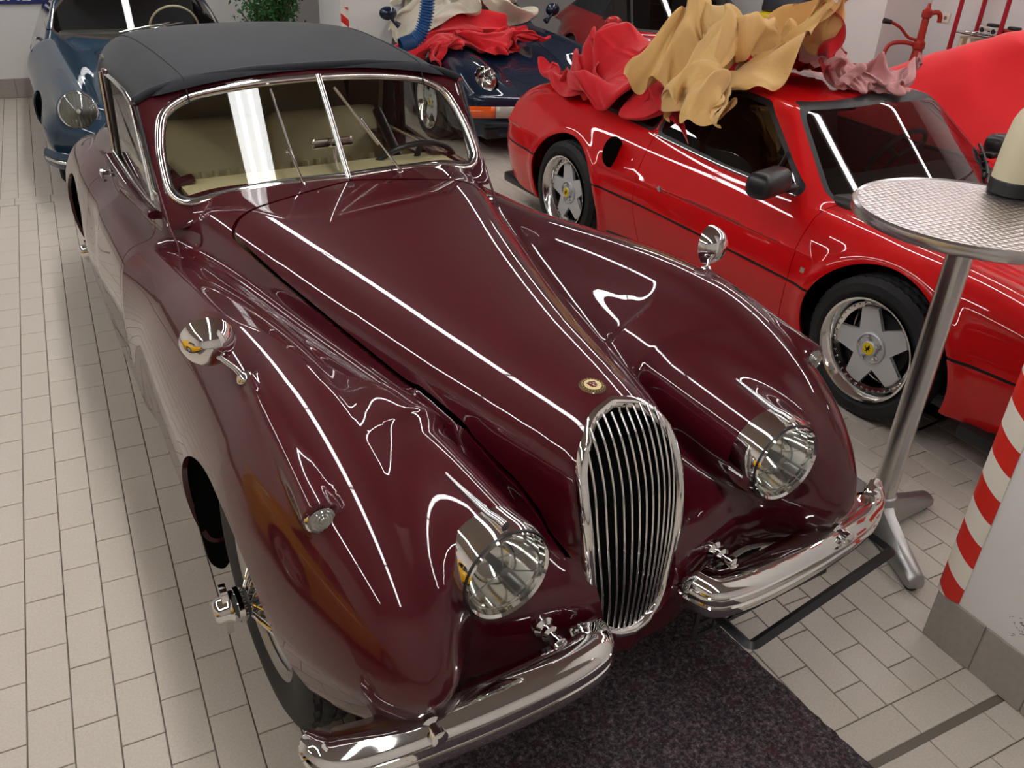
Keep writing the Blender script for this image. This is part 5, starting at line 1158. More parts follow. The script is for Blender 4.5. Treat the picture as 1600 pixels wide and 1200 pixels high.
# ================================================================ dust covers: vertex grids of the draped cloth
# each row: first point, then steps to the next point, in units of 4 mm
DECK_CLOTH = [
[454,424,212,-3,11,10,-3,15,6,0,10,2,1,9,4,1,11,3,-1,20,3,7,17,5,8,7,6,2,2,8,5,-3,7,0,15,-11,-1,5,-15,-4,-1,-10,3,6,9,1,4,8,1,4,4,-7,-3,5,-5,16,-14,-12,15,-14,-9,12,-14,-11,0,-3,-2,6,6,-4,11,10,-3,19,17,2,28,9,9,26,0,9,18,-2,8,8,-1,2,9,-2,4,5,-2,-1,8,-6,3,4,-6,2,6,-1,1,6,-5,0,8,0,6,8,2,6,5,7,-4,7,2,-4,7,3,0,8,0,4,-3,3,4,5,-4,1,2,-7],
[457,424,206,-4,11,12,-2,12,13,-2,10,3,4,8,-1,-2,11,-2,2,21,5,6,16,12,2,13,7,3,4,5,5,-4,9,3,12,-12,-2,2,-14,-2,-3,-10,8,6,8,2,4,11,-5,3,6,-9,7,2,-13,6,-17,-10,14,-17,0,11,-12,-7,7,-4,-4,3,4,-2,15,11,-12,25,11,4,30,11,16,26,0,6,18,-3,8,7,0,8,6,0,-6,6,-10,-3,5,-6,-1,8,-3,3,6,2,-1,7,5,2,8,-1,7,9,1,10,5,3,1,3,8,-5,5,1,-4,4,-2,4,5,2,2,-2,-9,6,3,-3],
[459,428,203,-3,9,16,-4,12,10,1,7,8,1,11,-1,2,8,-3,0,20,7,-3,19,10,5,13,6,4,5,9,8,-6,8,7,9,-15,-3,3,-16,-3,-4,-7,9,5,9,4,7,7,-7,8,4,-11,6,9,-17,3,-18,-10,9,-20,-2,11,-11,-4,6,-4,-2,7,6,1,16,10,-12,27,11,6,28,10,14,27,1,7,18,-6,3,10,-3,7,5,-2,-1,8,-5,-4,4,-7,0,5,-4,0,8,2,-2,7,5,-2,8,4,9,7,4,9,7,-1,6,3,2,-4,3,1,-7,3,-2,1,8,1,6,2,-2,3,0,-7],
[461,432,208,-5,9,8,-2,8,11,2,7,7,2,11,6,1,16,1,-1,20,7,-1,17,9,-2,12,6,6,5,6,9,-2,3,6,-3,-7,0,0,-13,5,4,-10,0,6,-1,-2,9,2,-4,7,1,-4,5,16,-19,6,-5,-16,5,-17,-4,10,-16,4,9,-4,-6,4,4,-4,14,8,-4,24,12,5,27,9,12,25,-2,4,19,-10,2,10,-5,7,7,-1,7,6,0,1,4,-4,-2,7,-3,-1,7,-3,-5,8,-1,-5,6,5,3,9,3,7,8,4,4,5,2,5,4,-2,0,4,-2,-2,8,-1,4,6,2,1,1,4],
[459,435,220,0,10,3,0,8,7,2,4,10,2,17,4,-5,22,9,5,20,6,-2,12,9,-1,1,8,7,5,5,10,-1,3,7,-2,-8,4,3,-9,0,5,-12,-7,10,-16,-7,8,-6,-5,5,5,1,10,15,-5,7,0,-16,3,-14,-20,11,-1,4,10,-8,-1,8,1,-5,6,9,-3,16,7,-1,20,9,14,19,-6,-4,16,-17,4,9,-7,7,7,5,7,7,9,7,4,-1,2,5,-10,-4,7,-11,-3,8,-4,-5,8,2,-2,10,1,2,11,4,1,12,7,4,12,5,6,8,-5,-2,7,-1,2,9,8,2,4,13],
[457,442,232,5,8,3,5,9,1,0,7,9,2,14,9,0,20,8,2,15,9,7,12,5,4,9,-3,5,4,-3,2,3,2,4,-1,-3,1,4,-3,-3,1,-7,-9,9,-15,-9,7,-6,-5,8,3,2,11,9,-6,11,5,-6,6,-13,-13,7,11,-11,10,1,0,8,1,-2,9,2,-2,6,5,0,6,-2,2,7,-11,-7,9,-19,3,8,-6,5,8,5,7,7,11,6,6,3,1,6,-11,-6,7,-11,0,6,-7,3,7,-5,2,11,-2,-2,17,3,0,23,4,14,13,10,-10,16,-2,-1,12,3,1,10,9,4,8,12],
[466,445,248,0,12,-2,7,7,-2,-3,11,3,2,13,2,4,18,-2,1,17,-5,2,13,-5,-2,11,-1,-4,7,5,-2,2,6,9,0,8,2,-1,8,6,2,-3,-9,4,-9,-7,6,-4,1,10,1,2,14,1,-12,14,3,-4,12,-13,-10,7,6,0,13,7,-3,7,0,-3,3,3,-6,-1,-1,2,-6,-1,-1,-4,-10,-5,-1,-12,1,6,-5,-3,6,5,2,9,6,5,6,-2,2,7,0,-5,7,-8,-2,7,-8,3,8,-4,0,11,-7,9,21,-6,4,31,9,13,28,0,-1,21,4,1,14,0,2,5,9,0,5,8],
[475,446,265,-5,15,-10,3,9,-5,0,10,-6,-8,14,-5,-5,18,-12,-6,19,-8,-3,15,-3,-1,11,-1,0,8,1,7,4,5,15,-2,16,6,-3,14,4,-4,6,-5,2,1,-2,8,-3,1,11,1,-1,14,-1,-9,18,-4,-8,16,-13,-9,10,-8,-5,12,4,-1,7,1,3,2,5,-1,-10,4,1,-15,4,-3,-11,-3,-1,-5,-5,2,6,-5,-4,7,1,-3,8,0,1,7,-7,2,7,-3,5,7,3,0,8,0,-4,5,-8,-5,10,-9,10,25,-5,9,36,8,10,36,5,5,29,-2,3,12,-8,2,4,4,2,-5,6],
[481,446,266,-8,17,-5,3,12,-7,-3,9,-6,-7,11,-15,-14,16,-14,-5,22,-5,-4,16,-3,1,11,0,-2,8,0,6,7,8,18,-3,15,10,-2,16,4,-4,7,-2,-2,4,-1,8,-1,4,10,-2,-2,15,-3,-11,19,-4,-10,17,-10,-4,12,-13,-7,9,-1,2,9,3,1,0,4,-1,-12,4,0,-13,6,-4,-17,2,0,-6,-3,2,3,-5,-2,10,1,-3,7,-4,-1,7,-7,0,7,-4,4,7,-1,3,7,2,-6,4,0,-3,11,-13,9,27,-3,11,38,10,5,39,8,12,28,-8,3,14,-7,3,5,-2,0,-2,6],
[483,452,263,-8,11,-7,3,8,-5,-1,12,-4,-10,14,-11,-11,16,-17,-5,19,-7,-3,16,-1,-2,11,-3,1,8,-1,6,8,8,17,-2,18,8,-1,17,4,-2,8,0,-3,5,-4,7,0,0,9,-1,3,15,-4,-11,18,-4,-9,19,-9,-3,13,-14,-6,10,-4,1,7,-3,0,-2,6,-5,-11,2,1,-16,6,4,-13,4,-2,-6,1,-1,7,-2,0,5,-3,-3,9,-2,0,6,-8,-2,5,-8,0,8,0,1,4,-2,-5,3,1,3,14,-5,8,28,1,12,36,5,4,39,9,9,26,-13,5,13,-4,3,6,-2,2,0,7],
[489,463,263,-8,-2,-8,-1,7,-4,-2,9,-7,-7,14,-9,-10,16,-14,-7,18,-10,-2,16,-1,-2,10,-3,1,8,0,7,9,7,16,5,19,7,-8,17,3,0,9,5,4,3,-5,5,3,-4,8,2,-1,16,-4,-3,20,-7,-10,18,-7,-7,13,-12,1,8,-7,0,9,-5,-3,2,4,-3,-10,4,0,-16,1,1,-13,5,0,-6,7,-2,6,-2,0,7,-3,-1,8,-4,0,8,-7,1,2,-11,2,7,-10,-6,7,-4,3,2,7,-3,10,12,8,28,6,11,33,6,4,33,-9,0,25,-12,6,13,-5,8,7,2,0,-1,10],
[498,454,262,-4,5,-6,-7,-1,-6,-7,8,-4,-5,14,-10,-7,17,-11,-6,17,-8,-2,13,-8,-1,10,0,-4,7,3,9,9,3,15,13,21,8,0,13,-1,0,4,2,3,4,2,6,2,-2,9,4,-5,14,7,-3,21,-8,-7,20,-6,-7,12,-14,-7,9,-5,6,6,-3,-1,4,1,-8,-4,4,0,-14,0,1,-11,5,-2,-4,5,-4,4,-1,1,9,-3,0,6,-3,3,4,-9,8,1,-12,-5,15,-8,-5,9,-4,-1,-1,8,3,-1,17,5,26,8,13,28,3,-1,25,-18,1,22,-9,5,12,-4,12,6,3,-4,2,10],
[506,444,266,-3,3,-5,-7,3,-4,-5,6,-8,-7,12,-8,-5,17,-7,-10,14,-4,-1,13,-8,1,7,-9,-4,7,2,4,9,6,15,15,17,7,10,13,5,5,7,2,3,1,1,7,3,-1,10,0,-7,14,7,-7,20,1,-5,23,-7,-10,12,-5,-7,9,-3,2,8,-2,1,4,-1,2,-5,-1,-7,-10,2,-5,-6,0,-4,-2,4,-1,7,-5,8,5,-1,5,0,-1,8,0,-9,2,8,-12,-9,16,-8,-4,10,-4,1,-1,7,3,-3,10,-6,15,20,11,25,-2,9,18,-11,3,11,-14,6,10,-4,2,8,1,-1,6,4],
[504,435,273,0,1,-4,-2,2,-8,-6,7,-7,-10,10,-2,-1,15,-3,-5,14,-4,-6,13,-8,-2,5,-14,2,10,-2,-2,9,9,14,15,11,5,14,13,6,9,7,4,8,5,6,6,-1,-1,10,1,-8,17,4,-7,19,3,-9,25,-3,-10,16,6,-8,11,7,0,6,-1,2,4,-8,2,-6,-7,-1,-8,-1,-5,-8,-3,0,-1,-4,3,7,1,4,2,-1,7,3,-2,7,-1,-7,0,12,-14,-6,15,-10,-4,10,-4,0,0,5,-2,-10,9,-6,10,17,2,22,7,6,21,-3,8,14,-3,7,5,-4,6,2,-8,-2,4,-14],
[500,435,277,2,2,-3,-2,1,-7,-2,4,-8,-10,3,-6,-3,15,3,-4,15,0,-1,16,-9,-3,3,-18,0,9,-4,-1,11,8,10,16,12,8,14,11,7,11,6,6,11,3,1,5,7,2,12,-2,-10,16,2,-5,18,1,-8,28,1,-12,21,11,-12,9,14,3,8,-1,3,0,-10,2,-6,-13,0,-8,-4,0,-6,-4,0,-3,-5,1,5,2,3,6,0,4,5,-2,10,-2,-7,2,12,-16,-5,13,-12,-3,10,-3,-3,3,5,-14,-9,0,-1,7,16,4,15,17,4,23,5,13,14,1,9,3,-6,0,-2,-11,-3,4,-17],
[502,438,279,3,1,-3,-2,3,-7,-5,1,-7,-7,6,-5,-7,10,3,-2,18,1,2,12,-13,-2,8,-16,-5,5,-2,2,10,6,6,17,14,11,13,10,11,11,4,5,11,1,0,8,6,-4,8,4,-10,18,0,-4,18,2,-4,29,2,-12,19,10,-11,9,15,3,10,-3,1,-3,-10,3,-5,-12,1,-6,-5,0,-6,-5,1,-2,-5,2,5,1,0,7,3,5,5,-4,10,1,-7,2,11,-17,-9,13,-10,2,9,-3,-7,5,0,-14,-9,-3,0,4,17,5,10,22,4,21,6,11,13,0,6,5,-4,-1,0,-12,-4,6,-17],
[497,438,279,5,3,-2,-1,3,-6,-3,1,-7,-11,3,-2,-1,15,4,1,15,-5,-2,14,-10,-6,6,-12,-3,7,-1,8,9,4,8,16,9,5,12,13,7,14,4,10,9,2,3,8,0,-4,10,4,-10,16,2,-5,15,3,-3,28,1,-12,23,10,-12,8,16,3,7,-4,-1,-2,-8,-1,-4,-7,3,-4,-5,3,-4,-6,2,-1,-7,2,4,-5,2,6,6,1,6,-3,10,1,-7,-1,11,-16,-12,13,-10,4,3,-4,-7,4,4,-10,-3,-6,1,5,9,6,5,22,-2,16,3,6,15,-1,8,5,-4,-3,4,-7,2,2,-15],
[503,440,282,-6,3,-1,0,2,-8,-2,1,-5,-4,8,-2,-1,14,5,5,15,-6,0,12,-10,-7,10,-8,-3,8,0,1,10,4,12,12,8,7,11,6,5,11,6,5,12,3,4,6,1,-6,8,3,-12,14,3,-1,16,-4,-3,26,7,-7,23,8,-11,11,17,-1,3,-4,0,-1,-7,2,1,-5,1,-2,-4,1,0,-8,3,0,-9,6,2,-4,-2,8,3,-2,6,-3,6,-4,-2,-1,3,-16,-7,7,-13,-4,6,-8,-3,3,0,-7,0,6,1,5,9,7,7,20,-1,15,-2,3,12,-2,-1,8,-6,2,3,-9,8,2,-11],
[503,449,285,-1,2,-4,0,2,-6,-2,-4,-7,-6,8,6,3,18,-3,3,17,-2,3,15,-4,-6,11,-6,-2,8,-2,1,7,6,5,12,6,8,7,5,5,9,4,3,11,3,-3,8,2,-3,9,1,-15,7,-1,5,18,3,-1,23,-2,-3,21,13,-8,13,16,-1,6,-5,-1,-1,-8,2,2,-5,2,-1,-4,3,3,-8,5,3,-9,0,7,-4,-1,6,-2,-2,3,2,-3,-4,0,-4,-9,-6,-2,1,-12,1,5,-4,-1,7,-1,-8,6,3,-1,7,10,-8,10,9,12,12,-4,4,10,-9,-1,6,-8,3,5,-3,8,4,-9],
[510,451,285,1,2,-2,-2,-8,-8,1,5,-6,-7,11,11,2,20,-10,3,21,0,0,17,0,0,12,-1,0,8,-1,0,7,5,0,8,6,-1,9,-2,2,8,2,0,7,6,0,7,4,-3,10,1,-14,3,-4,7,19,-5,6,18,7,2,21,11,-7,11,15,-2,4,-3,-1,3,-7,0,6,-3,2,4,-6,8,2,-9,1,11,-11,3,7,-6,-4,5,2,-5,-3,8,-7,-9,0,-10,-2,-2,-6,-7,-2,-3,4,-2,1,7,1,5,5,7,-8,8,6,6,15,-3,3,14,-16,6,1,-16,2,9,-4,3,9,-4,5,5,-7],
[511,448,291,4,-4,-6,2,-5,-9,1,12,-3,-7,12,12,3,23,-10,0,23,-7,-3,19,2,1,12,10,1,9,2,4,7,-2,-4,6,3,-6,5,2,-4,7,-2,0,8,2,1,7,6,-2,7,5,-9,3,-8,7,18,-5,9,17,7,5,20,11,-4,11,13,-3,3,0,-3,8,-3,-3,9,-3,4,6,-8,10,3,-10,3,13,-15,-1,9,-3,-4,6,-3,-9,-5,10,-5,-16,7,-15,-10,5,-13,-5,-3,-1,7,-3,-1,5,6,2,4,12,12,9,4,7,15,-12,-3,16,-24,5,5,-22,1,5,-9,6,9,3,1,9,-3],
[515,447,294,3,-7,-7,6,-1,-10,0,12,-1,-7,14,12,0,24,-10,-3,25,-5,0,21,-3,2,10,9,2,5,7,-1,8,0,0,7,-1,-5,5,-1,-6,5,3,-4,6,3,1,7,5,3,12,3,-12,3,-9,10,15,-5,10,16,7,2,16,13,-3,12,13,-1,8,0,-4,8,-2,-2,9,-5,3,8,-7,11,4,-10,3,13,-17,-1,8,-6,-6,7,-1,-12,-4,12,-4,-16,8,-16,-13,4,-15,-4,1,-3,2,-4,0,3,8,9,1,9,13,11,0,8,18,-12,-8,21,-22,7,2,-23,4,4,-9,3,10,-3,2,8,5],
[518,449,294,5,-6,-3,5,-2,-7,3,11,-3,-8,16,10,-1,24,-9,-8,24,-4,4,18,-6,1,12,0,5,5,5,0,6,5,-3,7,6,-6,5,2,-4,6,-1,-5,4,5,2,8,-1,1,13,1,-10,1,-6,9,17,-2,10,16,6,6,15,9,0,11,7,0,9,2,-2,9,0,0,10,-1,3,12,-5,4,8,-13,0,8,-17,-1,7,-6,-6,6,2,-12,-3,13,-5,-19,7,-16,-12,7,-12,-8,-3,-3,2,-4,0,5,3,7,4,2,5,10,-4,3,19,-10,5,21,-9,5,2,-17,5,4,-8,1,8,-3,2,9,0],
[522,450,297,2,-6,0,7,0,-5,5,7,-5,-6,17,6,-3,22,-7,-9,23,-3,2,17,-5,9,7,-7,4,5,-5,0,10,7,-5,7,16,-5,5,4,-3,6,1,-3,8,0,-3,7,4,1,7,-5,-7,7,-8,9,14,4,9,16,4,6,13,2,2,11,-2,-1,9,0,-1,10,1,-3,12,-2,-3,14,-5,0,10,-10,4,8,-10,4,9,-4,-8,5,0,-11,-3,14,-9,-15,6,-8,-15,9,-9,-8,-1,-3,-3,-2,2,8,-2,-1,5,-9,6,12,-9,5,18,-3,3,19,4,3,8,-5,1,3,-6,4,5,-9,-1,9,1],
[524,446,301,6,2,-2,5,-4,-5,4,8,-3,-1,13,3,-5,18,-4,-7,19,-1,-2,13,-7,-2,4,-12,7,5,1,8,11,-1,4,14,17,-2,7,9,-2,7,1,-5,3,-4,0,9,-2,-7,0,-3,1,13,-5,6,13,7,6,14,2,5,12,-2,1,10,-3,-1,9,0,-2,11,0,-5,17,-3,-6,19,-6,-6,17,-9,5,11,-9,0,9,-3,2,6,3,-14,-4,9,-4,-14,12,-5,-14,6,-3,-9,0,-3,-1,-4,2,4,-5,-1,11,-4,1,12,-6,8,12,-3,-1,16,6,-6,6,8,2,8,-5,7,2,-9,0,8,-4],
[530,443,306,7,-2,-3,7,1,-4,4,6,-6,-1,12,-2,-6,13,4,-3,15,-5,-8,6,-8,-10,1,-8,6,6,-3,8,11,0,10,14,11,9,12,4,3,10,1,-1,7,-3,-6,2,-4,-2,6,-1,1,13,0,3,9,8,3,10,3,3,11,0,0,9,1,-1,9,-1,-4,14,-3,-9,21,-7,-6,29,-5,-11,21,-12,-2,18,-2,1,8,-7,5,7,3,-9,-3,11,-3,-12,7,-1,-11,9,2,-7,1,-2,1,-4,-4,6,-2,2,9,-4,-1,9,1,7,9,-1,-4,0,13,-1,10,7,4,4,-6,-4,-4,-7,-1,2,-13],
[534,437,309,6,-4,-11,1,-1,-12,3,5,-5,1,12,2,0,15,5,2,11,4,-7,4,-4,-15,-2,-4,-1,3,-8,8,9,-2,13,13,0,13,14,3,12,11,3,5,10,0,-3,9,-1,-3,8,4,-2,8,-3,0,9,-4,1,8,5,2,9,6,2,6,7,-7,8,-2,-3,17,-2,-9,28,-10,-9,37,-7,-14,27,-11,-11,20,-2,4,11,-1,4,7,-1,-5,-3,8,0,-11,6,5,-13,2,7,-3,6,-2,-1,-4,-2,8,0,-2,12,-1,1,-2,8,-1,2,9,1,4,11,4,10,1,-1,3,-5,-3,-2,-7,-6,4,-10],
[541,436,308,1,-8,-12,1,-3,-14,3,7,-5,3,11,3,0,14,5,2,8,4,-5,3,-5,-16,-4,1,-6,4,-2,9,10,-2,12,13,3,16,16,5,12,15,3,11,9,-2,2,8,-4,-2,7,-1,-3,8,-7,-2,8,-5,-1,8,0,-2,5,9,2,7,9,-1,9,-3,-10,16,-3,-11,32,-9,-9,43,-6,-14,30,-11,-13,21,-5,4,13,-1,0,7,2,1,-2,9,1,-11,7,6,-15,-2,10,-7,0,5,5,3,-3,8,0,-6,5,5,0,1,13,-2,-4,10,5,9,6,5,8,-2,-1,5,-6,-5,5,-7,-11,-4,-9],
[544,430,304,2,2,-9,1,-1,-9,4,2,-4,1,9,0,0,11,7,0,7,-2,-5,3,-4,-16,-3,-3,-6,5,-1,10,8,2,14,14,7,16,16,6,15,18,-6,12,10,-1,2,7,4,-2,8,1,-7,7,-5,-2,7,-1,0,6,-7,-1,5,2,-1,8,4,0,9,3,-7,17,-5,-16,32,-11,-9,42,-4,-14,33,-11,-14,20,-9,4,13,0,2,8,3,2,0,10,1,-13,8,8,-13,1,8,-5,-2,6,2,0,-3,8,-2,-5,0,13,-7,-3,10,4,1,12,5,7,2,5,7,-3,-4,4,-4,-7,4,-6,-8,5,-12],
[546,425,294,5,7,3,9,2,-6,0,9,0,-2,5,-3,-3,3,-4,0,5,0,-8,1,-4,-14,6,-3,-6,5,-2,7,9,4,16,14,6,17,14,4,15,15,-4,17,10,5,4,7,4,-3,7,-5,-1,7,4,-5,6,4,-7,7,-2,-1,10,-10,-2,8,-6,-3,10,3,-8,14,-5,-11,33,-5,-15,40,-9,-6,36,-7,-15,15,-19,0,13,-2,3,8,7,1,-1,15,5,-11,10,7,-10,3,11,-4,-8,4,-3,1,-1,8,3,-10,-3,9,-5,-3,11,2,-1,12,6,4,2,1,4,-3,-4,5,-5,-6,10,-4,-11,7,-9],
[548,422,296,9,10,0,9,9,-4,3,1,-7,-4,6,-3,-3,5,2,-2,5,-1,-7,2,-6,-15,7,1,-4,4,-3,6,10,4,15,12,4,17,12,8,12,13,-4,15,7,6,8,10,3,-4,8,-3,2,10,0,-5,12,-1,-11,7,2,-4,12,-6,-1,10,-13,-1,11,0,-11,12,-5,-11,27,-5,-11,37,-3,-5,30,-10,-10,14,-17,-5,11,-6,0,8,8,6,-1,17,-2,-13,11,15,-9,-1,8,-2,-7,5,2,-2,-2,0,9,-9,-2,9,-5,-1,12,1,1,11,0,4,-2,4,5,-4,-3,6,-2,-10,8,-3,-10,10,-9],
[555,429,299,9,3,-3,6,12,-3,2,3,-8,0,3,-5,-2,8,0,1,7,2,-5,6,-3,-12,7,1,-3,6,-3,6,4,6,8,8,8,12,9,1,8,12,1,10,10,5,8,5,4,-4,8,-4,3,14,1,-8,17,0,-8,19,-4,-5,17,-7,-8,10,-12,0,9,-2,-5,13,-6,-8,20,1,-6,24,-9,-9,21,-6,-9,11,-12,-1,10,-7,1,8,2,-3,-1,10,12,-9,9,12,-10,-2,13,-4,-3,2,2,-3,-4,-1,8,-8,-1,12,-5,1,14,-1,5,12,-3,8,-4,-5,6,-5,3,9,-4,-13,4,-3,-10,8,-5],
[572,428,297,-1,6,-5,2,7,-4,2,9,-2,4,3,-7,1,10,0,3,10,0,0,8,6,-1,9,2,-2,7,5,1,5,-3,0,2,4,3,4,3,5,7,-1,4,5,8,5,6,3,0,9,-1,-3,20,1,-4,28,-2,-7,28,-6,-12,23,-15,-8,12,-9,4,8,-2,-2,11,-1,-5,11,-2,-4,10,-12,-8,11,1,-6,11,0,-3,8,-5,1,7,-5,3,0,-9,11,-7,-4,16,-10,4,13,-6,3,3,0,2,-2,5,5,-9,-2,13,-10,0,15,-6,8,13,-9,8,-6,-1,11,-8,1,10,-5,-12,3,-3,-7,10,5],
[581,432,295,-6,4,0,1,7,-6,3,6,-4,6,8,-4,2,11,2,6,11,2,4,11,5,3,9,6,0,6,-4,-3,5,-1,-8,0,-1,2,1,5,1,2,6,6,6,3,-1,4,7,-3,9,-5,-3,23,-1,-7,34,-1,-7,37,-9,-7,27,-19,-8,16,-1,3,8,-7,1,8,3,-3,4,-5,-5,0,-5,-3,6,-6,-4,6,5,1,7,-1,-5,5,-9,-5,-5,-12,15,-4,1,20,-8,0,15,-6,-1,6,0,4,0,7,3,-9,0,13,-13,1,16,-10,9,13,-14,10,-8,2,15,-10,-3,9,-6,-7,4,9,-11,4,4],
[582,432,289,-4,4,2,2,5,-5,3,8,-3,4,9,4,5,12,0,6,11,3,6,12,2,4,10,4,-3,7,1,-5,1,-2,-5,4,-3,0,-2,3,2,-2,7,1,5,7,4,8,1,-7,10,1,-9,23,-6,-8,36,-1,-5,39,-12,-1,31,-17,-6,18,0,-1,6,-5,3,6,-2,-6,2,0,-1,-2,-8,-5,-1,-7,-5,2,-1,-1,7,1,-7,5,-4,3,-2,-11,15,-7,-4,20,-9,6,17,-6,2,6,3,4,1,6,3,-9,2,8,-14,0,16,-11,11,12,-15,14,-7,2,18,-8,-4,10,-4,-12,3,2,-5,1,9],
[574,429,284,5,6,4,5,8,3,4,7,-6,3,9,-3,5,10,4,7,13,1,5,12,3,-1,10,1,2,7,3,-4,1,-3,-5,3,0,-3,4,5,3,-3,6,4,0,8,2,8,1,-5,10,-1,-15,24,-10,-15,36,-3,-1,37,-18,1,31,-10,-1,18,-1,2,9,2,-1,2,4,-4,4,1,-2,-2,-11,-7,0,-14,-15,-2,-7,-5,5,-2,2,7,-3,8,-2,0,18,-6,3,23,-7,3,12,-11,13,5,3,8,5,5,-1,-11,5,-3,-14,-2,12,-10,16,14,-21,18,-4,-2,23,-4,-6,1,-1,-4,4,-5,-5,3,-1],
[574,427,280,8,10,3,9,9,9,4,8,-3,2,9,-5,-1,13,-3,3,12,5,7,11,2,5,8,0,0,7,3,-3,5,2,-3,-2,-4,-2,1,5,1,1,6,5,2,5,-1,8,2,-9,11,-3,-19,17,-9,-5,40,-5,0,34,-18,0,31,-5,4,13,5,-2,9,4,1,4,4,-5,1,2,-5,-1,-9,-7,-1,-20,-17,3,-15,-2,4,-5,3,4,3,9,0,6,19,-3,1,23,-6,8,7,-13,21,10,-1,8,2,3,-7,-13,12,-8,-13,2,9,-9,12,9,-22,22,3,-2,25,-1,-7,2,-3,-5,0,-7,-3,1,-6],
[588,431,286,6,13,1,10,10,3,3,9,1,-1,10,-7,-2,13,-1,2,15,2,-2,12,-1,3,9,1,3,8,0,0,4,4,-4,-1,0,-2,-4,-4,-1,-1,4,-3,2,5,-6,4,1,-6,9,-3,-8,24,-7,-2,35,-4,7,29,-12,4,25,-2,0,13,10,0,9,0,-2,0,5,-2,0,2,-8,-1,-1,-5,1,-20,-16,3,-12,0,5,-7,5,2,-5,9,1,3,12,-1,10,16,-3,9,10,-6,21,10,2,4,1,6,-7,-17,5,-6,-11,0,7,-14,15,-3,-18,18,3,0,20,-2,-5,6,-6,-4,0,-7,-3,0,-6],
[613,451,284,4,10,-1,7,5,4,1,9,3,-4,13,-1,-5,15,-7,-4,16,2,-2,15,-5,-5,13,-4,2,8,1,0,3,2,0,-1,7,-2,-3,0,-3,-2,-3,-3,2,4,-5,5,-3,-4,9,-2,-1,17,7,4,24,-2,7,23,-4,5,18,-11,-1,13,1,-1,7,5,1,5,6,2,-6,7,-7,-4,0,-10,0,-4,-5,-1,-13,-2,1,-7,0,8,-1,2,6,2,8,5,3,11,1,11,14,3,11,11,4,-3,-7,3,-4,-17,5,-1,-20,-3,2,-8,12,-12,-13,10,-10,6,14,-5,-5,3,-5,-5,2,-7,-2,1,-5],
[635,470,283,4,8,-3,4,4,7,0,5,8,-7,16,-6,-11,17,-1,-9,19,2,-4,17,-11,-3,15,-12,-6,10,-2,1,2,5,1,-2,10,1,-5,1,-4,1,-5,1,5,5,-5,6,-2,-6,6,-6,0,9,9,15,11,7,11,18,-1,3,12,-10,-1,12,-5,-2,8,2,5,7,12,3,-3,13,-6,-9,5,-5,-5,-3,-4,-2,-7,1,3,-6,-2,6,-6,-5,9,1,0,12,3,7,11,7,15,7,-5,4,5,-10,-7,4,-2,-19,-4,4,-23,3,5,-11,0,-14,-1,10,-20,8,1,-7,-4,4,-8,1,7,1,1,5,5],
[647,478,280,7,4,6,1,7,4,0,8,7,-10,17,-4,-18,15,-1,-8,24,-3,-6,19,-10,-3,15,-12,-2,9,-4,-4,2,6,0,-4,6,5,-1,-1,-3,1,-5,-5,6,1,-2,5,2,-3,4,0,-2,10,6,22,-4,10,12,15,-1,2,9,-2,-1,11,-2,1,7,1,8,8,8,1,-2,16,-4,-8,5,-7,-11,0,-3,-1,-7,-1,6,-3,0,7,-7,-2,10,-5,-2,14,1,6,15,4,10,11,-13,1,5,-11,-8,0,-3,-20,-3,3,-23,5,8,-19,-1,-9,7,3,-23,11,0,-7,0,8,-7,-1,6,5,2,5,4],
[648,484,281,9,3,2,4,6,6,-2,10,4,-15,15,-5,-18,18,-6,-8,24,-3,-3,20,0,-2,12,-9,-4,7,2,-5,4,3,-4,0,3,4,-4,-3,1,1,-6,-1,4,2,1,6,2,-7,2,0,0,12,2,18,-6,6,18,9,7,1,13,2,-3,7,4,2,8,-1,6,5,-1,3,0,8,-5,-9,3,-2,-10,7,-5,4,0,-3,4,-2,-1,7,-4,5,8,-3,1,17,-2,1,14,-6,-1,6,-14,-3,3,-11,-6,5,-3,-8,4,6,-17,6,2,-25,-2,3,-1,-1,-18,13,-1,-12,3,8,-8,-6,2,7,-4,4,-1],
[648,489,283,7,3,-2,1,8,5,3,7,-1,-20,9,-6,-10,26,-7,-4,25,2,-4,17,2,-7,8,0,-4,5,1,-4,3,3,2,5,2,-5,-5,0,3,-3,-7,4,7,-2,-5,4,4,-3,7,0,1,9,-5,12,-4,4,19,7,6,4,13,9,0,5,8,3,6,-1,0,2,-5,-5,4,3,-9,-5,1,0,-10,5,6,2,3,-2,6,2,2,7,1,4,12,-2,5,14,-3,-2,11,-13,-12,0,-15,-5,1,-12,-5,6,1,-2,14,-1,-5,8,10,-25,-2,9,-16,2,-18,16,-5,-13,5,6,-6,-2,9,4,-3,6,2],
[647,494,282,6,4,-1,7,0,1,-6,7,-2,-11,13,-5,-6,25,-3,-8,18,6,-3,16,1,-3,11,1,-4,6,-2,-4,2,5,-4,-1,2,-1,2,3,-6,-1,-2,2,1,-6,6,6,-2,-1,8,-3,-2,10,-5,7,1,-2,16,8,7,9,7,9,2,5,8,-3,3,4,-2,3,-2,-1,4,-2,-5,1,6,-6,-8,-2,4,1,4,4,2,5,2,8,-1,4,13,-4,7,14,-4,-7,11,-13,-12,-3,-17,-11,2,-7,-6,8,-3,-3,13,7,-3,12,3,-17,2,17,-16,4,-13,13,-4,-16,6,2,1,2,11,0,-3,4,4],
]
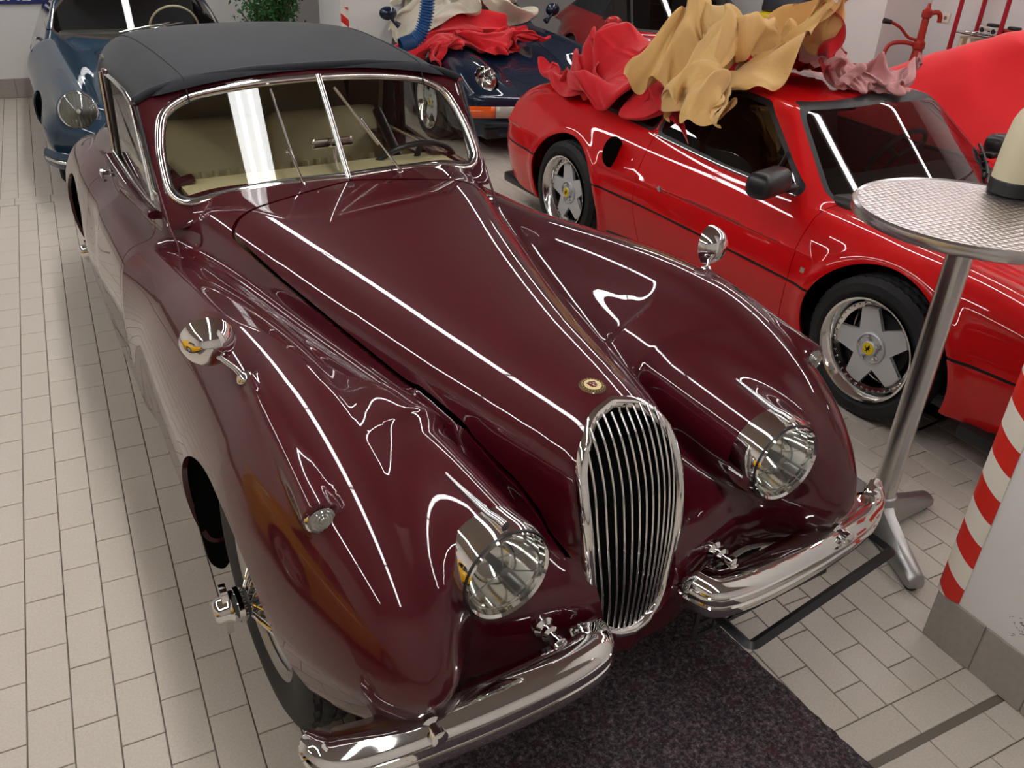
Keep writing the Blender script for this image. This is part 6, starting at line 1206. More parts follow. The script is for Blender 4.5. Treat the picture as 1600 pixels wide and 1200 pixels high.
SMALL_CLOTH = [
[618,430,331,-7,-3,1,-7,-1,-1,0,2,-6,1,0,-4,-1,-3,-9,0,2,-7,0,3,-4,2,3,-2,-2,3,-1,-1,3,8,-7,5,1,-7,0,-4,-2,-5,-3,3,-11,0,-11,2,3,-12,5,-1,-5,9,-1,4,4,-1,4,3,-3,2,4,-3,4,10,1,9,4,-7,4,16,9,3,15,9,11,8,-7],
[624,429,338,-9,-7,-5,-11,-3,-2,4,2,-1,2,3,-5,1,-1,-9,1,0,-7,-4,0,-6,0,7,-1,2,4,-4,-4,7,0,-7,4,5,-4,1,-2,-2,-5,0,1,-11,-2,-11,3,0,-12,5,-1,0,7,6,2,7,6,2,4,-4,-1,6,-1,4,7,-7,12,6,-5,1,17,4,12,10,10,11,12,-7],
[627,427,335,-10,-4,5,-10,-8,-5,2,1,-5,4,0,-3,-5,-1,-9,6,2,-4,1,-1,-7,-3,7,-3,1,7,1,-2,8,-4,-5,6,0,-3,5,1,-4,-6,-3,-5,-7,-3,-10,-4,-2,-6,12,5,1,3,12,5,10,-3,2,7,4,0,6,-5,-1,7,-5,6,6,-4,6,14,1,15,10,4,8,13,0],
[628,423,334,-11,-3,1,-7,-9,5,2,-2,-5,3,1,-3,-4,-3,-8,1,0,-5,4,5,-3,-2,0,-9,-5,9,0,-1,10,0,1,8,-3,0,7,-1,-4,-2,-7,-7,-8,-1,-9,-2,-6,-2,14,12,3,6,13,4,12,-8,1,8,3,-1,7,2,-1,8,-5,9,3,-5,6,9,1,9,11,-3,8,8,6],
[621,420,338,-3,-5,-5,-3,-8,7,0,-5,-5,5,2,2,-2,-2,-6,1,0,-7,-1,-1,-6,2,5,-5,-10,6,-3,-3,10,1,4,13,-1,3,6,-7,-3,1,-8,-9,-5,-2,-6,-1,-7,2,16,15,2,6,13,-1,17,-4,0,8,-7,2,5,5,3,7,3,8,5,-4,6,7,-4,6,7,-4,-1,9,-1],
[618,416,342,2,-4,-3,1,-8,1,-2,-7,-2,5,1,-2,1,0,-2,-2,-1,-7,0,0,-5,-2,3,-8,-7,5,-1,-3,11,-2,3,13,-1,3,7,-7,-5,0,-7,-9,-5,-4,0,7,-8,3,15,18,1,8,10,-2,17,-9,0,7,6,3,4,-5,4,7,4,6,7,3,6,8,-3,4,7,-5,-2,5,-5],
[614,413,347,3,-6,-3,7,-5,-3,0,-8,0,3,-1,-4,3,2,-5,-4,-2,-2,1,5,-3,-1,2,-7,-4,4,-10,-7,9,2,1,11,-5,0,5,-7,-2,0,-5,-9,-3,-6,5,12,-4,2,14,18,0,9,6,-2,16,-4,1,9,5,2,6,-2,3,4,-6,5,7,2,7,5,-1,3,8,-3,1,7,0],
[610,411,354,7,-3,-4,8,-9,-4,5,-6,-5,-2,-6,-3,1,3,-2,3,-1,-5,0,3,-3,-5,4,-6,0,8,-8,-6,4,-7,-2,8,-3,-6,6,-3,-4,0,-5,1,0,-10,6,14,5,-1,12,17,3,13,0,-2,13,-2,0,9,5,1,6,-2,4,5,-4,-1,7,-6,4,8,-2,4,5,-3,4,6,2],
[608,403,354,4,1,0,9,-7,-8,5,-8,-5,2,-3,-7,5,0,-4,4,4,2,-1,3,-2,-6,1,-8,-6,1,-8,-4,6,-7,-5,6,-8,0,7,-6,3,2,-5,2,8,5,0,10,8,1,11,11,3,12,-8,-2,11,4,0,8,3,2,8,0,4,4,-7,1,5,-6,-1,8,1,1,7,-4,-1,4,-5],
[603,394,360,7,5,1,11,-6,-9,5,-3,-10,5,-6,-6,4,-1,-7,4,5,5,0,6,0,-6,3,-11,-3,6,-7,-2,6,-10,3,5,-6,-2,6,-1,-4,2,9,-2,8,0,3,7,0,5,5,3,3,10,0,0,9,-1,-3,5,-3,2,7,-1,4,6,-3,-4,6,-3,3,5,-3,4,5,4,-1,4,-6],
[598,389,370,7,4,-4,7,-2,-11,10,-3,-9,10,-1,-8,4,-3,-5,-1,5,3,0,6,-5,1,3,-11,0,6,-11,2,10,-4,0,11,3,-2,5,-6,-3,2,-4,3,3,-2,2,4,-1,-1,5,1,-1,3,2,-5,5,3,6,4,3,2,6,-3,-3,5,-1,-4,5,-2,3,4,-5,1,3,6,6,6,0],
[597,380,373,6,7,-4,9,4,-8,10,-4,-11,9,1,-7,6,-2,-5,-1,7,0,-5,4,-6,3,6,-12,6,4,-10,6,15,-5,-4,5,-11,-4,1,-8,-1,7,0,-2,6,-4,0,2,1,-6,-1,1,4,-2,3,-2,6,6,4,4,2,-1,6,2,0,5,-3,1,4,-1,3,2,2,3,4,-1,1,2,5],
[595,379,370,9,3,-2,10,7,-4,11,-1,-13,5,-6,-11,10,3,1,2,8,-3,-5,7,-5,2,4,-10,7,5,-16,3,13,-10,-5,3,-6,2,8,-6,-1,8,-1,-1,4,-3,-4,1,-4,-7,2,5,4,-7,-2,-6,5,6,2,3,2,1,5,4,2,4,2,1,3,-2,4,1,-1,4,3,2,1,2,5],
[596,377,368,6,5,-7,13,0,0,14,3,-8,8,-4,-12,4,0,-9,3,7,-2,-3,10,-2,4,6,-3,6,5,-17,0,8,-15,-5,10,-5,7,7,-2,-1,7,0,-2,5,-1,-3,1,-2,-5,2,3,-6,-1,0,-2,3,-2,-4,2,-1,3,5,4,6,-3,1,2,3,4,5,2,-2,2,4,1,4,2,7],
[600,373,363,6,2,-2,12,-1,-2,5,5,-9,9,-3,-12,3,5,-14,1,7,2,4,6,-3,8,4,1,1,7,-17,-1,10,-14,-1,9,-8,2,11,1,3,2,-5,5,4,2,-1,0,3,-6,-1,-1,-7,0,-2,-2,8,-1,0,6,0,1,4,0,6,0,6,3,-1,8,0,6,1,5,5,-4,-5,5,2],
[608,363,359,2,2,-5,11,1,-4,-5,8,-4,8,4,-9,3,6,-12,4,3,-5,4,6,0,12,-2,-1,-5,12,-13,4,7,-13,0,10,-10,4,9,0,3,4,-1,4,0,-1,3,-1,2,0,0,3,-1,6,-1,-2,6,-3,0,5,3,-1,4,6,2,6,4,-1,6,5,-3,4,4,-1,4,-2,-1,9,0],
[611,354,345,2,3,-6,6,4,-3,-5,9,0,2,5,-4,6,11,-3,1,3,-4,4,2,-7,13,-5,-1,1,11,-13,8,10,-9,1,10,-8,1,7,-6,2,4,3,3,1,1,3,-1,5,3,-4,2,-4,6,3,-3,6,0,-4,6,1,-4,6,4,-3,7,6,1,7,5,5,10,1,5,12,-5,2,5,-9],
[606,348,329,2,5,-3,0,7,0,-4,6,7,1,12,-1,5,11,-4,4,5,-5,6,-5,-2,11,-6,-5,7,9,-10,5,11,-12,5,9,-8,6,8,-3,2,5,-1,-2,2,5,1,-7,5,-3,-1,8,-4,3,7,-3,8,4,0,5,2,5,3,3,2,6,-1,1,12,-7,6,15,-5,5,15,-7,1,7,-9],
[595,350,321,3,4,-3,0,5,4,-2,7,4,2,10,-1,5,10,-3,5,3,-3,8,0,0,12,2,-6,13,-3,-3,4,11,-12,5,9,-9,4,8,-4,4,4,-4,-2,1,5,-4,-7,9,-2,2,13,0,4,9,-5,6,8,-1,7,4,3,6,3,3,9,-4,4,12,-10,11,10,-14,4,13,-14,3,11,-8],
[594,349,313,-3,4,2,2,6,1,6,5,3,3,10,2,-4,11,-3,7,0,-2,8,1,-1,11,5,-4,16,-3,-7,9,10,-2,4,7,-11,3,8,-4,4,5,-2,0,2,5,-4,-6,11,-5,-2,15,-2,8,9,1,8,5,-2,3,5,2,4,-6,3,8,-1,4,16,-4,10,13,-14,6,8,-19,5,13,-9],
[590,346,308,0,5,0,2,8,2,6,5,3,8,9,5,-5,9,-5,3,7,-3,10,0,3,12,-4,1,11,3,-14,15,8,1,3,9,-6,5,4,-6,0,5,2,1,5,6,-7,1,9,-1,-4,14,-4,2,13,3,10,3,1,7,-1,1,2,-6,-4,1,-7,5,17,-2,13,13,-10,10,12,-15,5,10,-9],
[584,347,308,4,5,-3,6,6,0,6,5,6,7,11,1,-1,9,2,2,3,-8,8,5,2,12,-10,4,14,2,-8,12,8,-2,8,10,-3,2,9,-1,-2,3,1,-5,3,5,1,5,9,-5,3,11,0,-2,12,2,10,4,-1,2,-7,5,4,-4,-4,0,-11,4,16,6,10,11,-13,9,7,-17,9,10,-5],
[586,350,302,-1,5,6,7,7,-2,9,5,0,10,5,6,1,11,-3,3,2,3,8,0,-5,11,-2,0,9,3,4,7,12,-2,8,8,1,5,7,2,-1,6,1,-4,-5,4,-1,5,6,-2,4,8,1,3,8,1,5,-4,1,4,-2,1,4,-6,0,3,-9,-3,10,1,15,5,-5,7,5,-14,8,6,-7],
[592,358,294,-2,5,8,4,5,10,11,5,-3,8,6,-5,11,1,1,4,0,1,7,-1,2,9,2,-2,5,10,6,5,7,6,6,6,6,3,6,4,-1,6,2,-4,1,2,-3,3,4,4,4,2,-3,4,-3,-2,4,-5,5,3,-1,-5,5,-3,5,6,-5,-4,7,-6,9,4,-4,10,-2,-3,5,-1,-2],
[600,359,287,-2,9,10,-1,7,16,10,5,-2,11,-4,-7,14,-5,-1,6,4,5,6,1,3,7,8,-1,4,12,0,7,8,7,9,5,10,0,5,9,-3,4,6,-7,4,3,-10,3,-2,7,5,-1,1,0,-9,-1,4,-7,1,3,-3,-5,5,0,5,7,1,-2,0,-12,1,9,-7,5,2,-6,3,-5,-1],
[607,360,283,-5,8,11,-6,10,16,9,2,-3,17,2,-6,13,-9,8,6,-2,6,2,9,1,7,9,-2,10,9,1,9,12,1,-1,8,13,7,7,2,-5,3,3,-7,0,3,-6,4,8,-4,3,-6,7,1,-5,2,-2,-9,-5,4,-4,-2,8,3,1,2,-3,4,5,-9,2,2,-11,0,-3,-7,-2,0,-6],
]
TAN_CLOTH = [
[428,333,247,-3,-1,3,-2,1,3,-4,1,-3,1,-1,11,6,-3,12,6,-3,12,2,-6,-3,-2,5,-2,-2,2,-9,0,15,-20,-12,18,-9,-12,5,11,-1,5,-2,0,5,-6,-3,4,0,4,0,0,7,3,1,4,13,9,11,13,-4,5,17,-4,-2,21,-6,7,20,-2,7,-8,-1,2,0,1,0,2,-2,1,-2,-3,2,1,-5,-2,-2,-5,1,-3,2,-4,4,0,1,4,3,-3,0,0,-2,0,4,-3,-6,9,1,-2,14,2,8,7,0,7,7,-8,3,5,-4,2,3,-2,1,2,-3,4,-3,2,3,-10,2,6,-14,-10,9,0,-11,-5,15,-9,0,13,0,4,-4],
[416,337,250,0,4,1,3,3,1,-1,-4,2,-1,-3,7,9,-2,10,8,-3,9,5,-6,0,-2,-2,-5,-3,9,-6,-1,15,-19,-14,20,-3,-13,0,12,-1,7,-1,1,6,-2,-5,1,0,4,3,-1,6,3,0,11,5,6,9,14,-2,2,17,-5,-3,19,-6,3,20,-6,9,2,-2,1,-3,4,2,3,0,4,-2,-2,1,-2,-4,0,3,-8,3,-2,-1,1,-2,4,-4,-3,1,-2,-1,1,-4,-1,3,1,0,12,0,6,12,-2,4,12,-1,6,6,-10,2,4,3,4,-1,-3,2,3,-2,3,-4,3,0,-11,0,7,-12,-9,9,-2,-12,-1,16,-8,-2,16,-4,4,-2],
[423,347,262,-2,0,-3,-3,4,0,2,-1,-4,5,-6,2,2,-1,10,7,-6,7,7,-3,1,0,-2,-3,-3,7,-9,-5,18,-12,-12,17,4,-9,0,12,0,4,3,-2,3,3,1,3,0,1,2,-1,2,5,0,9,6,0,9,10,-3,6,11,-6,-8,16,-5,-2,16,-7,2,9,-2,3,1,2,-1,3,3,9,-1,-1,8,0,-4,8,-2,-2,-7,4,-3,1,5,2,4,-4,4,-2,-2,-1,-1,-4,0,2,5,13,-5,6,11,0,0,14,-4,4,8,-5,5,2,5,2,-1,-1,3,1,-2,2,-1,3,0,-8,-4,7,-9,-11,2,-3,-10,5,8,-8,-2,11,-7,0,-1],
[442,355,266,-4,0,-1,-4,2,-1,-7,0,0,0,-3,-7,3,-6,1,3,-2,8,6,-2,3,4,-2,-4,-6,7,-4,-5,20,-8,-9,8,14,-3,-4,11,1,6,7,8,6,1,5,6,-1,-1,1,3,-2,5,-2,-6,1,1,3,9,-7,3,7,-5,5,10,-2,-7,11,-4,-5,5,-2,0,2,4,-3,4,-7,5,8,-1,15,0,-7,18,0,0,7,8,-2,3,4,5,-1,1,5,-1,-1,1,1,-5,-1,-7,3,14,-3,7,13,-2,6,12,-3,3,9,-2,5,1,6,0,-1,2,4,0,-1,2,7,-1,4,-1,-4,1,-5,-12,0,-6,-9,4,-7,-12,1,-3,-7,-1,2],
[460,364,267,-5,-1,-1,-5,0,-5,-8,-1,-1,-11,-1,1,-1,-2,-3,4,-5,1,6,-1,4,1,-2,-6,-4,7,-6,-3,17,9,-7,-1,18,1,0,14,6,8,4,15,1,-4,8,2,-6,-1,1,6,-7,4,2,-16,10,3,-1,10,-6,-10,0,-10,7,1,-13,1,7,-1,-3,4,3,-3,1,2,-4,5,3,-1,14,-1,19,9,0,21,5,-2,17,-1,-4,5,6,8,3,3,3,-5,-1,4,1,-9,-3,-11,3,16,-2,13,13,-7,7,13,1,8,7,2,4,-1,7,2,-1,2,4,0,2,4,9,-2,1,8,-8,-3,-1,-11,0,-10,-12,2,-17,-13,3,-12,-6,1,-5],
[469,381,275,-3,-3,-1,-5,-4,-5,-9,-5,-8,-12,-6,1,-9,3,0,2,-3,-3,4,-4,-2,5,0,-1,-1,9,-3,-6,6,17,-5,5,17,7,-3,12,9,6,7,17,-1,-9,8,7,-6,-2,2,5,-9,-2,6,-21,9,5,-8,15,-7,-8,2,-16,-5,-5,-11,5,-2,-10,0,4,-5,-4,4,-1,-2,5,8,-1,11,14,21,15,5,27,1,-5,22,4,0,4,5,11,6,3,2,-4,0,5,-1,-9,-4,-13,7,16,-5,10,15,-8,10,13,3,10,4,6,5,-3,5,5,0,2,4,0,0,2,10,0,-2,9,-8,0,-1,-12,-1,-9,-14,1,-18,-10,2,-17,-4,0,-8],
[482,392,273,-7,-4,0,-7,-6,-2,-10,-5,-8,-13,-9,1,-9,-6,0,-2,6,0,2,-2,-5,3,1,0,5,2,3,-3,3,13,0,5,14,9,1,12,13,2,4,10,9,-8,6,7,-6,-4,2,-1,-9,-5,7,-18,3,13,-18,17,-3,-9,3,-18,-8,-3,-14,3,-6,-9,2,-1,-7,-1,2,-3,-2,6,5,4,8,18,17,16,12,28,2,-4,17,10,0,16,-3,6,2,1,6,-2,1,1,-7,-5,0,-11,5,10,-4,12,17,-3,13,14,3,13,6,6,9,2,4,5,1,4,3,-1,-1,3,4,-5,0,4,-6,-3,-4,-12,-1,-8,-11,-1,-14,-8,2,-14,-4,-2,-6],
[486,401,273,-1,-6,-1,-7,-10,-3,-15,-8,-2,-13,-7,-2,-9,-10,0,-4,1,3,3,2,0,-1,4,0,5,-1,1,7,4,6,10,8,6,9,3,10,9,7,5,3,13,0,0,4,-5,-3,1,-3,-4,-9,7,-19,-3,15,-19,19,0,-12,5,-18,-7,-3,-15,-3,-5,-10,1,-2,-5,1,2,-1,5,3,0,2,8,15,10,8,22,24,13,0,18,6,1,13,-7,4,6,-3,1,0,1,2,-3,3,1,-6,4,1,-4,10,7,-3,11,18,0,17,17,6,16,10,7,6,4,-2,3,-3,2,-1,-7,-6,0,-11,-10,-1,-7,-9,-4,-6,-10,-3,-4,-7,1,-2,-2,-1,-5],
[485,406,277,-1,-7,-2,-1,-12,-2,-14,-10,-3,-15,-6,-3,-7,-10,-2,-5,-5,3,0,2,4,0,5,2,4,2,-4,12,13,1,13,9,6,11,4,7,5,9,7,0,7,1,-3,3,0,-3,0,-3,-4,-8,6,-14,-8,12,-20,18,4,-11,4,-17,-10,1,-14,-2,-5,-9,2,-1,-5,-4,2,-1,5,2,1,8,7,9,10,4,23,12,18,8,21,6,3,7,-10,-3,4,-4,0,3,3,4,7,1,1,-3,5,-5,-6,8,-1,-3,11,19,-1,18,24,6,18,20,5,10,6,1,2,-5,1,-2,-17,-6,-4,-20,-10,-3,-10,-10,3,-2,-8,-2,4,-5,-3,0,-4,2,-1],
[488,405,273,-2,-3,4,-3,-12,0,-10,-10,-3,-15,-3,-6,-8,-7,0,-1,-7,1,3,-3,0,-1,2,5,2,8,0,8,14,-1,13,8,2,9,5,9,2,5,3,-1,6,0,1,5,1,-5,-1,3,-5,-8,4,-11,-12,16,-15,19,1,-14,7,-10,-6,2,-14,-3,-2,-9,0,-3,-2,-2,2,-2,5,2,0,11,5,6,9,4,19,7,17,12,18,3,0,8,-8,-1,1,-5,1,4,2,1,7,6,1,3,3,-9,-8,8,1,-5,7,20,0,18,23,8,18,20,5,9,6,1,3,-5,0,-2,-18,-5,-3,-22,-10,1,-12,-11,1,-4,-8,1,4,-6,0,3,-1,-1,3],
[493,399,273,-3,-2,3,-6,-4,4,-7,-4,-4,-7,-3,-7,-10,-2,-2,-4,-6,4,2,-6,1,0,2,2,4,5,4,6,9,0,5,9,0,4,0,7,3,2,1,0,6,-1,-1,5,-1,-2,0,3,-5,-9,5,-9,-4,19,-12,13,4,-8,8,-5,-3,1,-11,-2,-3,-5,1,1,-4,0,3,-1,0,1,2,10,5,4,8,6,13,4,15,10,15,1,-2,2,-8,-1,4,-2,2,4,3,-1,2,5,-3,5,2,-7,-3,9,-1,-4,5,19,0,13,26,7,16,20,5,9,2,3,3,-4,0,-2,-17,-11,-3,-20,-8,1,-15,-9,3,-9,-8,4,2,-2,4,-1,-6,1,-3],
[498,394,275,-4,1,2,-7,2,4,-7,6,-3,-1,2,-10,-4,0,-4,-6,-8,6,-5,-8,4,-2,1,3,0,0,4,4,2,1,2,3,5,0,-5,1,0,2,4,2,6,-3,-1,7,-4,-1,2,1,-2,-6,6,-6,-4,16,-4,12,9,-5,5,2,3,3,-6,1,-2,-3,2,1,-3,0,3,-1,-2,3,3,4,7,4,8,9,4,-1,11,7,9,-3,-4,4,-1,-3,1,0,5,4,2,-4,7,1,-3,-1,3,-5,2,8,0,-6,7,13,2,9,25,8,10,19,0,8,0,4,2,-4,-2,-2,-13,-16,0,-17,-4,-1,-19,-12,2,-9,-11,4,-10,-1,4,-9,0,2,-7],
[501,383,275,-3,5,2,-8,10,6,-4,12,-3,1,8,-11,-3,3,-4,-10,-5,3,-5,-9,8,3,-5,3,-3,2,2,-1,-4,3,-4,-7,2,-3,-5,5,-2,1,6,0,5,-6,0,6,-7,-2,5,0,0,-7,7,3,1,15,-3,8,14,2,6,8,6,4,2,4,2,0,3,0,-2,1,2,-2,0,4,1,-4,6,5,-1,8,-3,6,6,-3,3,2,-3,-1,4,-2,3,2,3,2,1,-1,6,0,-6,8,0,-6,-4,5,2,-2,7,12,4,8,20,10,5,19,-1,7,4,-2,1,-6,-7,2,-10,-3,0,-23,-12,-3,-17,-12,3,-16,-11,5,-17,-12,3,-10,-5,6,-3],
[502,373,284,3,7,-6,-8,15,5,-7,17,0,2,13,-11,-3,8,-4,-8,-5,4,0,-11,3,1,-4,-1,1,-3,4,-5,-4,4,-9,-4,3,-9,-9,3,-6,-3,2,2,2,-7,-2,8,-6,0,4,2,0,-7,8,4,2,17,5,5,18,6,6,13,6,5,10,1,5,6,3,2,-3,3,2,-1,3,2,-2,-4,7,-1,-4,4,-9,-3,7,-5,4,4,-4,-1,2,3,2,4,3,1,4,-2,4,-1,-8,7,0,-7,0,4,1,-1,4,12,3,9,14,11,2,17,5,4,7,-6,2,-3,-5,3,-14,-3,3,-23,-12,-4,-19,-12,3,-19,-14,9,-17,-10,8,-13,-6,6,-2],
[508,365,283,-2,7,4,0,17,-6,-9,19,7,-2,16,-9,-3,11,-4,-5,-1,3,-2,-5,2,4,-2,-2,-2,-4,3,-2,-7,-2,-10,-7,0,-12,-9,5,-6,-5,1,-4,-1,-1,-5,3,-4,1,6,3,2,-5,3,3,6,15,9,7,16,13,5,14,10,4,14,0,4,13,1,6,0,1,1,-3,5,-4,4,-1,7,-6,-12,5,-9,-5,7,-9,6,0,-9,2,5,0,2,2,2,1,4,-3,2,1,-3,2,1,-2,1,3,5,2,4,11,3,9,8,9,3,7,0,1,7,3,1,-5,-6,7,-3,-2,-2,-20,-9,-2,-20,-13,5,-20,-17,10,-16,-12,10,-13,-5,4,-9],
[518,362,278,-6,3,8,-2,14,1,-2,19,-4,-8,18,6,-4,13,-6,-5,8,-1,-4,3,2,1,-2,1,3,-4,0,1,-8,-2,-8,-9,-1,-14,-8,-2,-10,-6,4,-5,-6,4,-5,-4,1,-2,5,0,6,4,0,8,4,9,15,1,11,12,3,17,5,4,21,-2,12,16,-2,9,2,1,2,-5,4,-5,0,2,-1,-9,-11,8,-7,-7,8,-8,7,1,-10,7,-1,-7,3,2,-4,0,3,0,-1,5,4,-1,8,7,2,5,10,1,2,5,5,6,4,2,2,0,3,1,0,0,3,-2,-1,3,-2,-3,4,-3,-2,-6,-19,-15,2,-20,-19,10,-15,-14,7,-14,-7,8,-8],
[524,364,277,-5,-1,8,-6,11,8,-1,18,-5,-3,20,0,-5,14,1,-12,9,-2,-2,8,2,-2,-1,3,-3,-3,-1,4,-8,-5,3,-12,-1,-17,-5,-2,-12,-6,3,-3,-9,5,-5,-6,3,-1,5,0,4,4,-1,11,7,5,15,5,8,10,1,17,7,2,23,-5,11,17,-4,11,2,-1,2,-3,7,-7,0,0,-7,-14,-13,8,-8,-5,8,-8,10,7,-6,11,-2,-6,5,-1,-6,-2,4,-3,-9,7,5,3,9,16,-1,9,9,7,1,1,3,1,2,2,1,-6,0,3,-3,3,1,3,-1,5,-1,-2,4,4,-3,-2,-16,-13,-3,-21,-20,11,-13,-15,5,-15,-8,8,-9],
[531,364,279,-5,-1,6,-6,13,4,-6,18,5,3,19,-6,-5,15,5,-14,6,-3,-4,7,-1,3,1,5,-6,-3,1,-6,-7,-3,6,-9,0,-10,-7,-3,-14,-3,1,-2,-7,1,-3,-5,4,-1,-1,5,6,7,-4,10,3,1,14,4,10,4,7,17,8,-2,21,-5,9,21,-2,11,1,-1,3,-5,5,-7,-2,0,-7,-13,-11,8,-8,-5,9,-4,8,7,-5,10,1,-9,1,-3,-5,3,3,-2,-8,8,2,1,10,14,0,7,10,10,2,3,3,-4,0,0,1,-8,1,2,-2,3,2,2,1,5,2,-2,5,3,-6,1,-15,-11,-5,-23,-20,11,-13,-17,9,-7,-8,5,-10],
[540,364,285,-5,3,5,-7,14,1,-6,19,3,4,20,0,-6,12,-7,-9,1,-4,-13,0,-2,-2,4,0,4,1,5,-2,-2,7,-10,-4,6,1,-10,2,-5,-5,-3,-7,-3,-2,1,-4,-2,2,-2,1,4,2,5,7,2,4,5,2,11,3,7,12,8,-2,17,-2,4,17,-4,9,4,-1,2,-3,5,-2,-2,-2,-1,-9,-10,7,-4,-4,7,-5,-5,9,-7,5,4,-7,4,-1,-6,4,4,0,-5,7,3,3,9,11,8,4,7,10,0,1,3,-3,-3,0,-3,-10,-2,1,-4,3,4,2,3,4,6,0,5,5,-7,4,-14,-9,-5,-23,-18,9,-12,-10,7,-8,-3,2,-7],
[545,364,297,0,9,1,-11,12,7,-1,21,0,6,18,-8,-11,12,-4,-8,-1,-9,-7,-4,-9,-2,3,0,-1,4,-3,-1,1,5,3,1,8,-12,-2,14,-1,-8,5,-2,-5,5,1,-5,0,3,-2,0,2,-3,0,-3,2,4,1,5,5,0,-3,12,4,2,11,5,-3,10,1,3,3,-3,2,0,-3,3,0,4,7,0,-2,8,-3,-4,9,-2,-6,9,-1,-8,7,-1,-2,3,-3,3,4,-3,2,4,1,4,5,7,12,1,2,8,-2,-4,1,-5,-4,2,0,-18,-2,1,-6,3,2,4,3,1,10,1,6,6,-7,6,-12,-8,0,-19,-11,1,-20,-14,11,-10,3,4,-5],
[545,361,310,6,9,0,-8,15,7,3,21,-4,0,10,-11,-4,12,2,-10,10,-10,1,-3,-6,-5,3,-4,-3,1,5,1,3,-6,-3,1,2,-10,2,-1,3,-2,8,3,-4,10,-6,-2,6,0,-2,3,0,-4,-2,-2,-3,3,-2,-6,8,-5,-3,10,-2,0,11,1,0,3,0,1,0,0,4,1,-2,-1,10,6,12,1,4,8,5,-6,9,-2,-4,10,-2,-2,6,-1,-3,5,1,0,2,-3,-1,5,2,6,2,0,10,0,-2,10,2,-6,-2,-9,-6,4,0,-21,-1,2,-7,2,2,4,0,-4,12,4,8,9,-6,9,-8,-8,3,-20,-6,0,-18,-10,3,-12,-10,5,3],
[546,359,322,8,7,-1,-1,16,5,3,20,-4,-1,7,-13,-12,12,2,3,9,-6,0,-1,-9,-1,5,-5,-4,2,3,-1,2,2,-2,5,-8,2,-1,-6,-8,6,1,-1,1,13,-2,-3,4,-1,-2,-2,-3,-3,0,-2,-4,-5,-12,-10,19,-6,-6,16,-3,-3,11,-2,-1,5,-1,1,1,-1,4,0,-1,2,12,8,12,1,5,8,7,-4,10,-2,-3,10,-3,-1,7,0,-2,4,1,-3,2,-1,2,4,0,7,2,0,8,1,-6,10,3,-7,-4,-12,-5,1,-2,-21,2,1,-7,4,1,3,0,-2,11,3,6,8,-7,11,-5,-6,5,-17,-6,4,-18,-6,-1,-7,-8,2,-3],
[549,361,332,8,4,-2,4,13,2,3,17,0,1,5,-18,-11,13,3,-8,12,-12,-3,1,-10,7,5,-6,2,1,9,-3,-1,4,0,6,-6,3,0,-2,-3,5,0,-5,-3,6,-5,1,-2,-5,1,-1,-4,-1,-1,-4,-2,1,-9,-11,8,-7,-5,17,-6,-4,15,-5,-2,9,1,4,2,-3,1,1,-3,5,3,0,9,0,3,9,8,-1,9,-4,-1,11,4,2,8,0,1,6,2,-2,2,2,4,2,0,6,3,-4,6,2,-9,11,-1,-7,2,-13,0,-4,-3,-18,2,1,-4,4,-2,0,4,1,4,2,6,2,-1,12,-4,-8,7,-15,-9,7,-13,-11,1,-6,-4,-1,-7],
[555,363,338,5,5,-1,5,7,0,6,9,3,4,9,-17,-12,17,-4,-17,10,-16,-4,1,-7,1,4,-6,8,2,7,-1,0,7,1,4,0,3,4,-4,-3,2,2,-5,-4,3,-5,1,-1,-7,3,1,-4,3,-2,0,-6,-5,-6,-7,2,-9,-5,17,-7,-4,18,-4,-4,14,-3,4,5,-2,2,-1,-1,5,-1,-5,5,-5,-6,10,-3,-4,11,-1,6,10,3,10,10,7,1,6,5,-3,4,2,1,3,0,7,2,-4,6,0,-9,10,-5,-3,8,-11,-1,-5,-5,-10,1,-3,-5,4,2,1,2,3,-5,4,9,-6,6,13,-6,-8,3,-10,-15,3,-9,-7,8,-7,-5,0,-5],
[557,367,343,6,3,-3,7,4,0,7,7,2,2,11,-15,-11,17,-5,-15,8,-20,-4,3,-7,-4,4,-6,4,0,9,1,1,10,5,1,-3,-1,5,-1,-6,3,4,-5,3,0,-3,0,-1,-5,0,1,-2,-3,-2,3,-3,-3,-7,-3,-5,-8,-6,17,-8,-4,19,-3,-3,16,-3,2,7,-3,3,-6,-3,5,-2,0,7,-7,-6,10,-7,-6,10,-2,-1,11,7,13,9,9,2,7,6,-1,2,0,1,5,0,3,3,-5,7,-4,-8,14,-6,1,4,-10,-3,-4,-9,-4,3,-1,-4,2,2,-2,2,7,-3,7,8,-12,5,11,-9,-9,1,-3,-13,8,-12,-7,7,-6,-7,4,-4],
[562,365,344,6,5,0,6,3,0,7,5,-1,1,13,-10,-10,18,-7,-10,5,-18,-7,7,-12,-3,2,-5,2,2,4,1,-4,12,4,4,2,-3,5,1,-4,4,-1,-4,5,0,-5,3,-3,-6,-1,-3,0,-5,4,1,-6,2,-3,-3,-8,-8,-4,15,-7,-4,19,-6,0,13,0,0,8,-4,3,-2,-2,5,-3,-1,7,-9,-5,8,-8,-7,10,-2,-2,10,5,6,14,10,3,6,-1,1,2,0,0,2,1,6,0,-4,9,0,-2,8,-8,-2,4,-10,-4,0,-7,0,5,-3,-1,1,4,-2,3,8,-4,6,7,-10,8,12,-11,-13,-1,-7,-12,11,-9,-8,5,-2,-5,4,-6],
